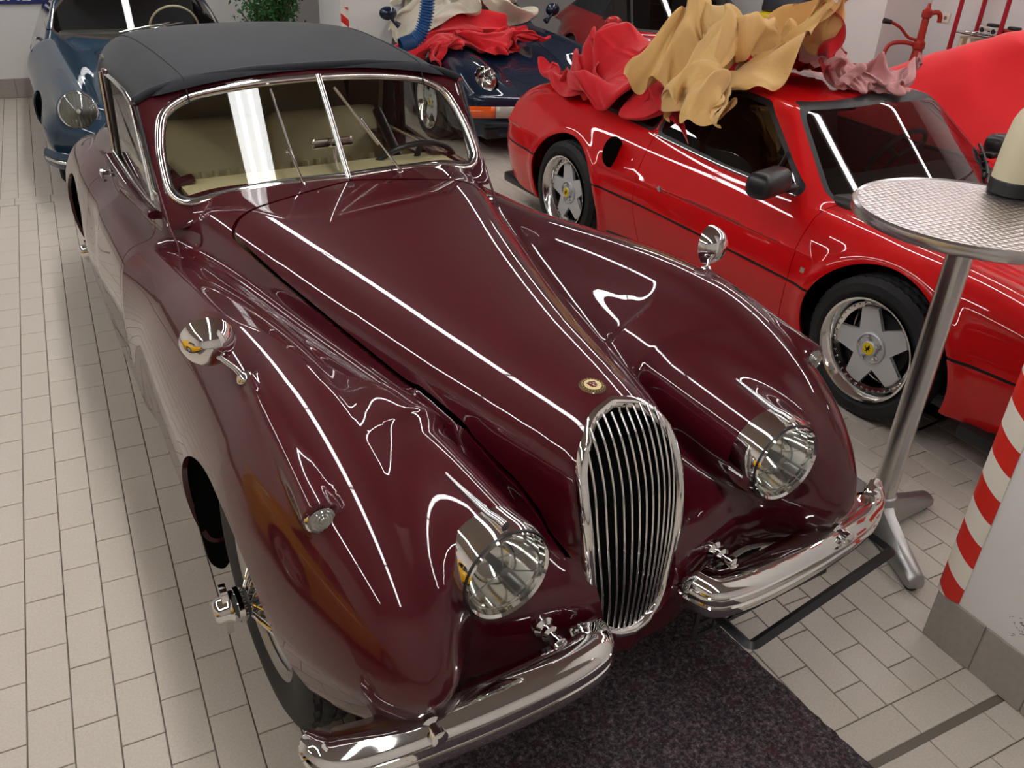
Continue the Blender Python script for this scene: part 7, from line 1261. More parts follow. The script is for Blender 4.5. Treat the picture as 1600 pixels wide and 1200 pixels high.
[568,367,338,6,1,2,3,4,6,7,5,-2,1,12,-5,-7,15,-4,-5,5,-17,-7,6,-10,-3,5,-4,10,1,4,-7,1,4,-3,0,0,-2,6,0,-3,5,-4,0,5,-2,-4,3,-1,-2,-1,-3,-11,-1,2,-4,-2,8,3,-10,2,-7,-3,16,-6,-2,15,-5,0,9,-3,3,1,0,2,0,-2,3,-1,-3,7,-4,-4,7,-7,-6,8,-5,-3,8,-4,0,9,5,2,7,0,0,3,-1,2,1,-2,3,2,-4,7,-1,0,11,-4,2,5,-6,-2,3,-5,2,-1,-2,4,5,2,-1,-1,8,-8,7,8,-13,5,9,-8,-7,0,-7,-8,6,-11,-8,7,-2,-5,3,-4],
[576,376,334,-1,1,3,4,-1,9,8,-1,2,3,10,-1,-3,11,1,-4,5,-11,-2,5,-6,-3,3,-1,2,2,-6,-1,6,-2,-8,2,-3,-6,4,-5,-3,6,-9,-1,5,-4,3,4,-6,-3,-1,3,-9,-1,7,-8,1,11,1,-15,17,-6,2,15,-4,3,9,-4,2,2,-1,0,-4,0,2,-1,-1,2,-4,-3,4,-1,-5,7,-2,-6,7,-5,-4,5,-7,-3,4,-4,-1,3,-3,1,4,-2,2,2,-4,2,2,-4,1,4,-2,4,6,5,10,-2,6,8,-4,5,-1,-1,5,2,2,2,8,7,-10,6,7,-14,-2,4,-7,-9,-1,-7,-4,1,-6,-6,5,-9,-4,2,-4],
[569,390,324,-2,-3,6,9,-4,13,13,-8,11,8,4,7,-1,4,4,5,-2,-10,-4,9,-6,-4,9,0,-2,5,-5,-2,4,-12,-9,7,-4,-12,1,-8,-5,7,-10,-4,3,-8,-4,5,-6,2,5,-1,0,-4,10,-6,6,16,-2,-17,19,-4,6,10,-2,5,6,-2,3,0,1,-1,-5,-1,4,2,0,1,-2,-4,3,-1,-5,4,-5,-5,6,-3,-2,1,-10,1,5,-5,0,3,-2,0,3,-2,3,2,-2,0,2,-5,-3,3,-5,-5,7,-2,-2,6,10,8,0,12,4,3,3,2,3,1,8,5,-11,2,1,-16,-3,-1,-4,-3,3,-3,-5,-1,-1,-2,1,-3,-1,2,-4],
[568,404,323,3,-5,4,0,-15,15,23,-9,20,9,-2,6,-5,5,8,1,5,-7,4,4,1,0,6,-4,-5,4,-9,-2,3,-9,-7,5,-13,-11,7,-9,-11,5,-13,-3,7,-8,1,4,-8,0,4,0,-3,-2,6,-4,7,22,-3,-15,14,-5,7,6,0,6,3,3,4,4,0,3,-6,0,1,-1,-1,3,3,-3,-1,-4,-5,6,1,-4,1,-10,-1,4,-8,6,3,-3,-1,0,-5,2,2,0,-2,3,0,1,0,-1,-7,5,-4,-6,7,-5,-6,12,3,3,6,11,-3,4,5,6,4,-2,-2,-3,-13,0,-4,-12,4,0,0,0,5,3,-2,-1,4,-2,2,0,1,2,2],
[567,412,326,0,-9,2,5,-15,14,22,-17,23,8,1,6,-5,5,10,-4,5,0,4,4,-2,3,5,-1,2,7,-7,-1,1,-13,-6,1,-18,-10,7,-12,-10,9,-9,-9,5,-11,6,6,-7,2,4,1,-5,-4,7,-6,9,18,-3,-11,9,-2,4,10,1,8,-3,6,6,1,3,3,5,-1,3,-3,-3,1,-1,-5,1,-2,-4,3,-4,-4,-3,-11,-6,4,-13,3,1,-8,-4,2,-4,0,1,0,6,1,2,2,2,10,-10,6,2,-5,8,-12,-9,14,1,0,9,11,-4,4,4,1,4,-2,0,-8,-15,5,-4,-13,1,-1,3,2,7,7,1,0,14,1,3,10,5,2,2],
[568,411,330,-4,-7,1,11,-14,11,17,-18,27,10,2,16,-10,2,0,0,6,1,0,5,-4,3,5,-2,1,5,-5,6,6,-10,3,-3,-18,-10,5,-17,-14,6,-10,-8,6,-8,0,5,-5,6,2,1,-6,0,5,-5,12,15,-4,-8,5,0,2,13,2,8,2,10,6,-1,1,2,-8,1,2,0,-4,1,0,-6,3,1,-7,0,-4,-4,1,-13,-7,-2,-15,0,0,-16,-6,1,-3,2,4,-1,-2,6,6,8,2,16,-6,5,8,-9,9,-9,-6,13,-2,-3,10,7,0,4,6,-2,3,-7,1,-8,-12,0,-5,-16,1,-4,5,8,9,7,0,4,21,6,1,18,1,3,5],
[570,408,329,-5,-4,9,12,-13,9,19,-14,21,11,-1,15,-14,6,8,-7,3,-5,1,6,-4,3,0,-3,2,4,-5,7,6,-8,4,4,-19,-4,-1,-22,-14,6,-5,-9,3,-7,-2,3,-6,2,3,1,-1,3,8,-2,12,12,-4,-5,4,-2,2,14,5,6,6,8,7,-7,4,4,-5,-1,-3,-4,-4,3,1,-5,5,1,-7,-3,-3,-5,3,-12,-10,2,-15,1,-3,-14,2,-1,-7,-3,6,-4,-6,8,6,3,1,20,1,6,10,-7,6,-13,-7,12,3,0,9,8,-3,7,3,-2,2,-8,-1,-11,-16,-2,-1,-15,4,-5,5,6,6,11,2,6,23,8,3,17,-1,-2,7],
[567,405,333,6,-4,5,8,-8,14,14,-14,17,12,2,14,-12,4,5,-7,1,-3,-4,3,-4,2,1,-4,5,1,-5,4,8,-7,5,8,-13,0,-1,-25,-12,3,-10,-8,3,-3,-2,2,-6,0,3,-3,3,1,8,2,13,14,-8,0,7,-7,2,9,7,4,4,9,5,-4,6,4,-6,-2,1,-4,-5,-1,0,-3,5,4,-7,-1,-2,-8,1,-13,-8,3,-14,-6,2,-12,4,-1,-5,-1,3,-3,-3,3,6,3,5,13,1,7,13,-5,5,-12,-7,12,-3,-5,8,7,-1,8,1,-1,2,-2,-1,-7,-15,-1,-5,-15,4,-2,4,4,1,14,5,8,19,2,5,17,2,1,7],
[580,393,340,2,-5,5,6,-7,15,8,-6,15,5,7,5,-8,8,8,-2,-2,-5,-4,-2,-4,-1,-1,-3,5,2,-5,3,10,-7,4,9,-13,3,3,-19,-8,1,-13,-11,4,-4,-4,2,-5,3,1,-2,4,3,6,1,6,7,4,11,7,-13,3,4,7,1,4,5,3,-7,3,1,-1,3,2,-2,-5,2,6,-9,-1,0,-5,3,0,-7,3,-7,-5,-1,-12,-5,3,-6,-4,2,-1,-1,1,-3,-1,2,-1,4,4,0,-1,7,3,4,8,7,-5,7,-11,-12,9,3,-2,6,1,0,4,-3,0,-2,-10,2,-6,-6,5,-2,4,0,2,11,0,12,15,2,5,14,3,2,6],
[595,373,352,3,2,3,3,1,9,5,1,9,-7,3,7,-3,5,3,0,5,1,-2,-1,-4,0,-3,-4,2,2,-5,-2,9,-10,2,10,-13,3,3,-12,0,2,-14,-13,2,-6,-3,2,-4,-3,4,2,0,3,-1,3,4,1,6,3,-8,-6,7,10,-4,6,4,8,1,-4,-6,7,-2,5,1,2,8,-4,5,-9,2,8,-7,1,3,-3,2,-8,-5,4,-5,-4,1,4,-2,3,-2,3,3,-3,-3,-1,-13,-8,3,-14,-5,6,0,7,7,9,7,6,5,-10,10,-5,-6,4,5,0,4,-5,1,1,-5,3,-4,-1,6,0,3,0,4,10,0,11,2,0,7,8,1,3,5],
[608,365,372,-2,3,-2,4,2,1,-2,4,-1,-2,7,3,-5,2,1,4,1,2,3,5,-3,-10,4,2,0,4,-13,-5,4,-9,1,9,-6,4,4,-8,0,1,-11,-3,1,-5,-9,3,-4,-7,2,3,-2,6,-3,0,2,-6,6,0,-11,4,9,-2,0,0,13,-2,3,-1,-4,7,-8,-4,10,-2,14,-5,12,3,-3,8,-9,3,8,-4,2,-6,-6,7,1,-5,4,4,-5,4,1,0,2,-7,5,-2,-15,-12,2,-15,-5,4,-7,8,3,9,9,7,7,-6,10,3,-5,4,0,-2,5,-3,2,1,-1,2,1,-4,7,0,1,8,-1,5,-1,6,9,3,9,-2,1,0,5],
[610,372,387,0,0,-3,0,1,-6,2,2,-7,-6,4,-3,-6,7,-10,-5,8,-1,8,-1,-6,-1,8,-3,-5,2,-1,-4,4,-6,1,5,-3,-2,3,-1,3,3,-4,-5,2,-5,0,2,-2,-4,2,2,-6,5,-2,1,2,-9,-1,0,-15,9,4,-8,3,3,9,2,1,1,-3,3,2,-1,7,-2,-7,11,-3,4,-2,12,7,-5,13,-6,6,1,-9,8,-4,-9,6,0,-1,4,4,-1,3,-5,7,-2,-11,-9,-1,-12,0,-2,-7,4,7,3,5,8,7,-3,10,2,-2,2,4,-2,6,-4,0,2,0,4,3,-3,9,1,-5,8,-6,2,3,3,13,4,2,-1,2,3,-4],
[618,368,387,-3,6,1,-3,4,-7,1,0,-12,-7,-2,-8,-8,10,-17,-3,9,-8,-2,7,-5,1,5,3,2,3,-3,-5,4,-4,-1,3,-2,5,0,3,-1,4,2,-2,1,5,1,5,2,2,3,-1,-7,3,-2,-7,0,-13,2,1,-20,10,-1,-7,4,4,7,3,1,8,2,1,-6,-4,7,7,-5,8,-2,-11,8,-14,5,1,15,11,3,12,-7,5,7,-11,6,-8,-4,4,-1,-1,3,-1,4,-1,-5,-2,2,-2,1,2,-3,1,5,-1,0,7,0,0,4,0,-1,4,3,-2,4,-3,1,0,-3,4,4,-3,10,0,-6,4,-10,5,4,-1,14,10,5,-5,3,2,-2],
[617,369,381,1,6,4,-4,4,-8,0,6,-8,-13,-6,-29,1,8,-8,1,14,-4,-6,0,-5,-6,7,2,4,1,-1,-4,3,-3,8,2,-5,3,2,2,-3,3,6,-2,5,13,-8,3,8,2,4,1,0,3,-4,-5,4,-12,8,-3,-30,3,-2,-3,4,3,0,4,0,9,1,2,7,0,8,2,0,7,-6,-12,5,-8,-10,9,-6,5,5,10,8,3,21,-11,2,3,-3,3,-6,2,2,-5,-4,4,-3,-7,8,4,1,7,1,-2,4,-3,7,-1,-1,5,1,-6,0,0,-5,-1,4,1,1,4,0,4,3,-2,7,-4,-5,5,-6,0,8,0,9,7,0,3,2,1,-3],
[619,370,379,1,7,1,-5,-4,-6,-1,7,-10,-11,-1,-38,3,6,-3,-1,10,0,-2,8,-5,-5,2,-1,2,3,0,-1,1,-3,3,2,1,6,3,4,-3,3,7,-6,6,13,-6,5,9,-3,3,2,2,6,-4,1,5,-15,7,-6,-16,2,-4,-19,3,4,-2,3,3,10,2,-2,10,1,2,5,0,9,-9,-4,10,-7,-15,9,-8,-3,9,7,6,3,17,-5,1,14,-2,1,-7,0,2,-4,-3,6,-4,-8,9,3,-5,7,3,4,5,-2,8,-2,-6,4,-1,-6,0,-2,-5,2,4,-4,1,2,4,3,3,1,5,-1,-5,7,-4,-4,9,-2,1,5,-1,4,2,-1,2],
[619,367,376,0,10,-2,-2,-6,-4,-1,0,-15,-6,3,-26,-1,7,-5,-2,3,-3,-5,1,-4,-5,3,-8,6,17,2,0,4,-1,-6,7,2,8,4,3,3,1,8,-6,7,13,-4,0,10,0,5,3,-2,2,-6,-1,6,-14,11,-2,-10,1,-7,-14,3,1,-10,1,4,4,1,2,12,4,4,9,-3,3,-3,-6,7,-2,-9,13,-11,-2,6,2,0,9,8,-2,2,19,-5,3,-3,-1,1,-4,0,5,-5,-6,6,5,-1,6,-3,2,4,-3,9,-1,-3,0,-6,-7,2,-1,-2,0,5,-4,2,3,-1,3,2,3,2,1,-4,12,1,2,6,-1,2,4,-2,2,3,-1,-1],
[623,375,373,-3,4,-7,1,-9,-3,-2,-4,-12,-4,8,-21,-1,9,-5,-2,-3,-9,-2,3,-5,0,5,-3,4,9,5,-3,12,-2,-1,7,-4,-8,7,1,7,3,9,1,-1,18,-5,4,8,-3,2,-1,-4,1,-7,5,8,-8,10,0,-7,2,-6,-10,0,-2,-9,2,2,-7,-1,7,7,4,4,8,-2,4,5,-4,3,-1,-8,9,3,-5,6,-6,1,13,12,-2,10,10,-4,3,-4,-3,3,2,1,-3,-4,-2,3,-3,4,2,0,-4,-4,-7,-1,0,-5,8,1,5,7,1,-1,-1,3,1,1,5,-5,-1,4,-3,8,1,-5,7,-1,3,0,-3,8,6,-4,-1,1,0,-5],
[622,389,363,1,-4,-2,1,-12,-11,-3,-3,-15,-3,5,-9,-2,8,-1,0,9,0,-1,5,-1,1,7,-3,4,5,-7,-2,3,0,-2,3,-5,-3,2,-5,-8,9,6,2,2,8,2,2,12,-4,3,1,2,3,-3,5,2,-7,8,2,-2,5,2,-5,2,-1,-14,1,-1,-13,1,3,-2,-1,4,3,-6,3,14,0,4,6,-4,3,5,-8,9,4,2,11,9,-2,11,2,-6,3,8,2,4,0,0,1,-9,-10,-5,-7,1,-4,-4,6,-5,-9,4,3,-5,1,4,3,7,3,1,2,2,3,-1,4,6,1,4,-3,4,3,-5,3,1,-1,1,-5,3,2,-1,-8,3,-2,-2],
[627,390,338,1,-7,-2,-2,-9,-5,-5,2,-11,-1,5,-6,-1,5,11,1,13,8,0,4,-6,-2,2,-4,2,3,2,1,11,-5,2,-2,-7,-1,-4,-4,-4,5,-3,-3,6,8,0,7,3,0,2,0,3,1,3,3,1,-6,5,2,0,6,0,10,3,-4,1,2,3,-17,0,4,3,-1,6,-4,-1,5,3,3,8,1,-8,5,0,-5,8,5,-6,4,12,-4,4,14,-6,1,6,0,4,2,1,4,-11,0,5,-16,-2,-5,-12,6,-6,2,5,-2,-9,2,3,-7,2,4,-5,0,5,0,1,0,11,-2,5,0,0,3,-2,3,2,-4,3,2,0,4,-1,-7,2,3,2],
[634,387,324,-2,-1,3,-1,-7,-2,-6,3,-5,0,6,-8,0,2,10,-2,2,6,1,6,-1,-1,4,-7,1,6,2,2,10,-2,-2,-3,-16,-2,-4,-5,0,4,-2,0,6,11,0,3,3,3,1,0,1,3,0,0,3,1,3,1,8,-3,4,11,6,-6,9,5,-6,0,4,3,-7,0,9,-6,-4,3,-3,3,4,6,-9,6,-2,-3,9,5,-6,7,4,-6,3,14,0,4,5,0,4,2,1,4,-8,1,4,-13,0,4,-12,4,4,-11,7,1,-7,4,-1,-5,2,-4,0,-1,1,-5,-2,5,-1,-1,6,-4,-4,-2,-1,2,5,-4,2,8,0,4,1,-4,4,2,2],
[637,388,309,-2,2,4,-3,-5,0,-3,-2,4,3,6,1,3,0,4,-4,4,2,-6,5,8,4,4,0,0,5,-4,0,3,-15,2,-3,-9,4,-5,-10,1,11,-7,-5,10,2,0,3,2,4,1,-4,-2,3,11,-3,1,17,-4,1,22,5,-3,18,2,-10,7,2,-3,-8,6,3,-9,0,7,0,-4,3,-8,0,-2,12,-1,10,4,-5,12,-1,-4,10,3,-5,5,0,-3,1,3,0,3,3,2,2,-4,3,1,-4,5,5,-11,6,8,-14,5,12,-12,2,1,-17,2,-4,-3,1,-3,-2,-2,4,-3,-2,3,-4,-6,0,-6,-3,9,-5,2,10,4,5,4,0,5,1,-3],
[639,403,312,1,0,1,-4,-5,0,-3,-6,-3,0,3,3,2,0,7,1,0,7,-6,2,-1,-1,1,7,3,4,-4,-3,7,-6,1,-3,-15,5,1,-3,2,5,-12,-2,8,-7,1,2,4,0,2,3,2,7,-6,-8,-4,32,-5,1,33,8,-11,17,5,-3,8,0,4,-9,0,-1,-9,-1,2,-3,-1,2,1,0,2,11,2,11,3,-6,7,-5,-5,10,-3,-2,8,-3,-3,2,-2,0,2,2,4,0,1,6,0,0,6,2,-9,6,13,-10,2,8,-23,4,12,-18,1,-1,-9,1,-3,0,-3,0,-5,-4,-2,-5,-6,3,-6,-3,11,3,1,12,-5,4,8,3,2,-1,-7],
]
PINK_CLOTH = [
[601,339,288,2,-1,-3,-3,3,-2,0,6,6,6,3,-1,-1,-1,-2,-2,0,0,2,1,1,3,0,1,-1,0,-3,-3,0,-2,3,-1,0,-2,2,-4,6,7,0,5,8,1,-3,6,3,-6,-1,5,-3,0,6,-2,1,3,0,0,1,-2,-2,2,3,0,3,-5,1,-1,-3,4,-4,-1,4,2,-3,1,2,-2,1,3,0,2,2,0,4,1,-1,4,0,-2,5,0,3,2,-1,3,3,7,0,8,5,-10,7,1,-1,3,0,6,0,-4,8,-1,4],
[603,333,290,1,2,1,-1,1,-7,-4,9,-1,5,3,7,3,0,-1,-1,-2,-1,0,-1,-3,2,-3,0,2,-1,-2,-1,1,-1,-3,1,-2,3,5,-1,4,6,-1,2,7,4,1,7,3,-4,5,4,-6,0,3,-1,2,4,1,0,3,-4,-2,1,1,-5,0,-2,0,3,-3,3,-2,-1,4,1,-2,3,3,-3,6,-3,-3,2,-2,-2,4,1,-1,3,1,0,5,0,2,4,2,4,5,8,3,5,6,-5,1,4,-12,4,1,5,2,-5,4,0,-3],
[605,330,286,2,2,2,0,5,0,-4,5,-4,3,2,4,4,2,-1,0,-3,-1,-1,-3,0,0,-4,1,1,-2,-3,1,3,-3,-2,2,-3,2,6,0,2,6,3,0,7,2,0,7,3,0,4,5,-3,2,4,-3,0,1,1,3,2,1,-2,3,-2,1,2,-4,1,1,-5,-1,2,3,4,-3,-1,4,2,-3,5,0,-4,2,-2,-2,3,2,3,2,-2,0,5,1,0,1,5,5,7,3,0,6,6,-2,1,7,-8,1,4,-1,6,-1,0,-1,-6],
[609,329,288,1,1,-3,-3,7,6,-8,6,-2,9,-3,-1,3,0,1,2,0,-3,-1,-1,0,-1,-1,-3,1,-2,-2,3,0,-1,-2,3,-3,-1,4,5,-2,7,1,-2,7,0,2,4,6,-3,5,4,1,-3,4,-1,1,4,-2,2,0,0,-1,4,0,5,2,1,4,0,-6,2,0,-1,2,2,6,4,-2,-3,2,3,-1,5,-4,-4,-1,3,0,4,1,2,4,-2,2,4,1,-2,1,6,-3,4,4,-2,2,9,2,4,3,-1,5,-2,0,3,-3],
[611,331,289,1,1,1,-3,6,3,-8,7,-1,10,-3,-2,3,-5,-2,0,-3,-3,0,3,-1,1,4,0,2,1,-2,2,0,-2,-3,3,-1,-2,1,6,-2,5,6,-8,1,1,-4,5,3,-2,2,4,-3,-4,0,-3,3,3,-1,4,-1,3,1,4,3,6,3,8,3,-1,2,4,0,-4,1,4,4,3,1,2,5,-5,-3,2,0,1,3,1,-1,-2,6,-4,3,1,2,5,-3,1,11,1,1,5,7,0,-4,3,-4,3,3,8,10,2,1,-1,-5],
[612,329,292,2,3,1,-3,7,1,-7,8,0,10,-6,-5,3,-3,-7,2,-4,-2,-1,1,4,2,9,2,-4,3,0,3,1,-2,-1,2,-2,-5,3,4,-6,3,6,-5,-2,9,0,-6,2,-6,-3,2,-6,1,-4,-4,5,5,3,4,6,2,4,-2,2,6,0,11,3,1,9,4,-3,-1,5,1,1,4,3,-4,1,5,-4,2,-1,5,2,-3,3,2,-1,-5,2,6,0,11,-1,5,12,-7,0,9,8,3,-5,4,0,-2,4,4,-1,6,5,0,-2],
[612,329,295,1,3,1,-2,5,2,-2,12,-4,8,-11,-5,3,-3,-6,3,-2,-6,0,-1,5,-2,7,4,-1,6,2,2,3,0,-2,2,-3,-5,3,3,-7,6,5,-5,-1,10,-4,-11,6,-7,-7,1,0,2,3,-2,3,-2,3,3,8,3,5,-5,-1,8,-4,5,4,4,6,6,0,3,5,2,4,1,2,1,5,1,-5,5,3,1,0,-3,5,1,-2,-1,6,-2,1,9,0,1,10,0,4,7,1,3,-4,9,-6,-2,-4,-5,-2,0,1,-1,6],
[617,327,297,-2,2,2,-1,8,-1,-1,13,-2,6,-12,-7,2,-8,-5,2,-2,-5,3,1,1,-2,8,2,-2,5,1,2,2,0,0,4,-1,-4,5,4,-8,4,8,-6,0,10,-4,-12,5,-7,-7,2,-3,0,5,-3,-1,0,1,2,2,5,5,-4,1,12,-8,7,5,7,1,7,6,-2,10,1,2,6,5,8,-3,-2,3,6,2,-1,5,-2,-1,4,-1,2,3,-2,2,1,-5,2,6,-2,2,7,6,8,-3,7,-3,-2,4,-4,0,-3,-1,-2,0],
[621,325,300,-2,3,1,-5,8,2,4,15,-7,5,-14,-8,-2,-11,-4,0,-1,-6,4,-1,-1,1,7,4,-1,6,-2,1,1,5,-2,3,-3,-4,8,0,-4,7,5,-7,6,14,-4,-11,10,-7,-11,3,-5,-6,1,-2,-1,3,3,3,4,1,7,-4,5,12,-9,6,8,2,3,6,9,-2,5,7,0,8,3,0,4,-2,3,1,-2,7,6,2,-1,11,3,-3,4,0,2,-2,-9,3,-1,-2,2,4,-1,8,-4,5,4,0,4,-3,-2,6,-1,-3,-1],
[618,321,303,-1,4,1,-1,11,3,6,14,-11,5,-14,-11,-3,-12,-3,-6,-4,-1,4,1,-5,6,5,1,2,5,2,-2,1,-2,0,4,1,-4,5,-1,-5,10,1,-5,10,11,-3,-2,15,-7,-13,8,-5,-11,0,-2,-1,5,-1,4,0,2,7,2,5,10,-8,9,10,-2,0,9,9,1,3,9,0,3,1,-1,4,1,-4,9,1,5,8,2,4,6,5,1,5,0,3,-5,-3,3,-7,0,0,1,-9,1,3,-1,6,-3,0,3,3,7,2,-1,4],
[620,319,307,-2,3,2,1,12,1,1,10,-15,8,-13,-10,-6,-11,0,0,-5,-6,2,2,-2,5,5,1,3,4,0,0,2,1,1,4,-1,-2,6,0,-5,8,-1,-6,12,5,-6,1,15,-6,-11,10,-5,-11,3,-1,-2,6,-1,4,1,2,6,1,6,8,-7,4,11,4,3,8,5,3,4,6,1,4,-2,-2,-1,1,-2,12,7,-1,8,7,3,4,1,3,1,0,5,2,-2,5,-6,1,1,-5,-3,3,-1,-3,0,4,1,4,3,0,1,5,0],
[622,321,307,0,2,5,-1,13,1,1,7,-17,7,-13,-9,-5,-10,-5,3,-5,-3,0,4,-2,4,3,4,3,3,1,0,2,0,-1,3,0,-3,3,-1,-2,9,0,-2,13,0,-8,1,12,-6,-4,9,-3,-12,5,-1,-1,7,0,3,3,-1,4,-5,7,9,2,2,11,-4,3,9,-1,6,2,14,0,0,3,-2,4,0,-5,10,6,2,6,5,2,-5,1,5,-1,-2,-2,6,-2,4,-2,4,3,-6,2,6,-1,-3,1,5,0,4,5,0,3,5,-4],
[622,326,306,3,-1,2,1,12,3,-2,10,-14,6,-15,-9,-4,-10,-4,3,-4,-2,0,2,0,2,5,2,3,3,1,0,1,1,1,1,-1,-2,3,-1,-2,6,-2,-4,10,2,-5,9,4,-5,0,14,-3,-9,2,3,-4,4,-3,3,1,2,4,2,6,11,2,1,11,-8,-3,5,-2,4,1,11,6,1,8,-3,4,-1,-5,2,1,1,9,4,2,-2,3,3,-6,0,3,1,-1,0,4,0,2,-3,5,2,-5,0,9,2,-7,0,5,4,3,4,0],
[620,330,307,3,1,1,5,6,-2,-1,11,-9,3,-11,-9,1,-9,-1,-3,-4,1,3,-1,0,3,2,-2,1,3,3,1,1,-1,0,2,-2,0,0,1,-3,3,-3,-2,7,0,-3,10,3,-3,10,3,-5,-3,10,3,0,3,-3,4,0,3,7,1,7,4,2,1,2,-3,0,3,3,-3,1,5,5,4,7,4,2,5,-1,3,-9,-1,2,-3,3,6,0,1,-5,7,4,-4,3,0,3,1,-5,5,3,1,2,2,9,-3,-5,6,0,2,-6,2,1],
[620,337,302,3,0,3,2,3,-1,3,6,-7,4,-4,-8,2,-7,0,-1,-2,3,0,-4,0,4,-3,-1,0,1,-4,3,1,0,-2,-1,-3,-1,3,-2,1,1,1,-3,3,-4,0,8,1,-3,6,4,1,7,3,-3,-1,6,1,5,-2,3,2,2,1,0,8,2,4,1,3,2,3,-3,5,5,2,6,8,3,4,-3,6,-2,-3,-3,4,-3,-2,6,4,5,1,2,2,-5,-3,3,-1,2,-3,8,4,-8,9,-2,9,3,0,4,1,-4,-2,1,6],
[625,338,299,-2,1,0,1,3,-1,5,1,-3,4,1,-5,-2,-5,-3,4,-3,-2,3,-3,3,2,-3,1,1,-4,0,1,-2,-4,-2,1,-4,-1,0,-2,1,1,2,2,2,0,-2,5,-4,2,5,3,-1,4,5,0,3,2,0,0,3,3,3,1,0,1,4,4,6,-1,2,4,5,0,6,2,-7,8,8,-4,6,-1,8,-1,-3,5,3,0,-5,7,5,2,5,2,4,0,-2,5,0,2,-5,1,4,-7,6,-4,1,6,-2,3,3,-9,3,-1,1],
[628,337,298,-3,1,0,3,2,-1,3,1,-5,4,1,0,0,-1,-6,3,-3,-3,2,-4,0,2,-4,1,2,-1,2,2,-2,0,0,2,-3,-1,0,-4,1,-5,1,1,-1,2,-1,3,-3,1,2,0,3,4,1,-1,5,4,1,1,2,1,3,0,2,3,3,3,5,0,-1,6,2,-1,7,3,-1,5,2,2,5,1,1,5,1,2,4,1,-5,10,5,-7,2,4,5,3,1,8,2,1,-4,2,2,-7,1,-2,-3,4,-7,-1,7,-6,5,-1,-2],
[629,340,299,0,-1,2,0,0,-4,4,2,-2,1,-3,-6,4,2,-2,4,-3,-2,1,-4,-1,2,0,-2,2,-2,-1,2,-1,0,2,-3,3,0,3,-5,-1,-3,1,1,-5,1,0,3,-8,2,-1,5,1,3,3,1,4,1,3,2,0,1,4,0,1,3,1,-1,5,-1,0,7,4,-1,7,2,-1,7,3,-1,6,0,0,5,2,-1,4,1,0,5,3,-5,4,4,-1,4,2,3,5,2,0,4,2,-4,-4,-2,-4,0,-3,-1,6,-4,0,6,-3],
[632,343,300,-1,0,0,2,-3,-2,3,-2,-5,1,-2,-5,3,0,-1,4,-2,2,3,0,-3,2,-1,0,2,1,-1,1,-1,0,0,-1,-1,3,-2,-3,-1,0,-4,1,-4,1,2,-3,-4,2,0,3,1,1,5,2,4,-2,0,3,0,2,3,2,0,4,-1,0,6,1,-1,7,3,-1,8,4,0,6,3,-1,6,3,-1,5,0,0,5,-1,-3,4,0,-4,5,1,-4,4,1,4,3,6,0,4,2,-5,2,-3,1,-5,-5,-4,2,-2,0,4,1],
[632,349,300,1,-2,-4,3,-3,-1,2,-3,-5,2,-7,0,3,-2,-2,3,-1,-1,4,2,1,2,3,2,2,1,-2,2,1,-2,1,-3,-1,-1,-6,-2,1,-5,-3,2,-2,-3,3,1,-1,2,-1,2,1,1,4,1,4,-1,1,3,0,0,3,2,1,4,1,0,6,1,-2,6,3,0,9,3,-2,7,1,-1,6,1,-1,5,1,0,5,0,-3,4,-1,-3,5,-1,-3,5,1,-1,3,4,1,6,5,-3,2,-4,1,0,-6,-1,-1,-2,-2,1,4],
[636,345,300,2,3,-2,2,-2,-4,3,-7,-3,1,-6,0,2,-4,-4,5,1,-2,3,1,4,-1,2,-2,3,0,2,3,3,0,1,-3,-2,-1,-3,-6,1,-4,-4,2,-5,2,4,1,-4,1,-1,3,2,1,3,1,3,2,0,3,-1,1,3,2,2,5,-1,-2,6,2,-1,8,2,-3,7,-1,-3,7,2,-2,6,1,-2,5,0,0,4,0,0,5,0,-1,4,3,-1,3,4,-4,3,1,0,6,1,0,6,-3,1,5,-2,-1,1,-2,-4,1,1],
[643,340,297,2,2,2,4,1,-3,0,-6,-3,1,-5,-3,2,-4,-3,5,2,1,1,0,0,-3,-2,-3,2,0,-1,1,2,1,3,-2,-1,2,-1,-4,2,-2,-4,1,-6,-1,2,-1,1,2,3,0,1,1,4,1,2,2,1,3,0,0,4,-1,0,5,0,-1,6,4,0,8,0,-1,8,2,-3,6,1,-2,6,1,-2,4,1,0,4,1,-1,4,2,-1,3,3,0,4,0,-3,3,0,-3,5,1,3,7,-3,-1,2,5,-2,3,4,-2,1,-3],
[650,331,294,-1,0,0,4,0,2,2,-1,-2,2,-2,-1,0,-4,-2,1,0,-2,3,2,-1,0,-4,-6,3,-3,-1,1,5,0,-1,-2,-2,0,-2,-2,4,0,0,3,-2,-2,0,-3,3,0,3,-1,1,4,0,1,3,2,1,3,0,0,4,1,-2,5,0,2,7,4,2,6,2,-2,7,2,-3,5,-1,-1,6,3,-1,5,2,-1,4,0,-1,3,0,-1,3,1,-1,4,-1,-1,2,1,-3,4,1,-2,4,3,0,0,4,-4,-3,3,3,6,0],
[654,324,281,0,1,3,-3,-1,0,-1,-1,1,-2,-1,4,3,-2,2,2,3,-3,5,0,-5,5,-9,-6,5,-2,-3,1,-1,5,2,3,1,-2,-1,-2,1,1,-1,3,1,-1,1,1,2,-3,1,1,0,5,-1,-1,4,1,1,2,1,4,2,2,-1,9,-2,-2,8,0,2,9,4,3,5,3,-2,1,-3,-4,5,-1,-3,4,2,-1,3,3,-1,4,0,0,3,1,-2,3,0,-2,3,0,0,5,1,-1,4,2,2,2,6,-1,-6,3,-2,3,3],
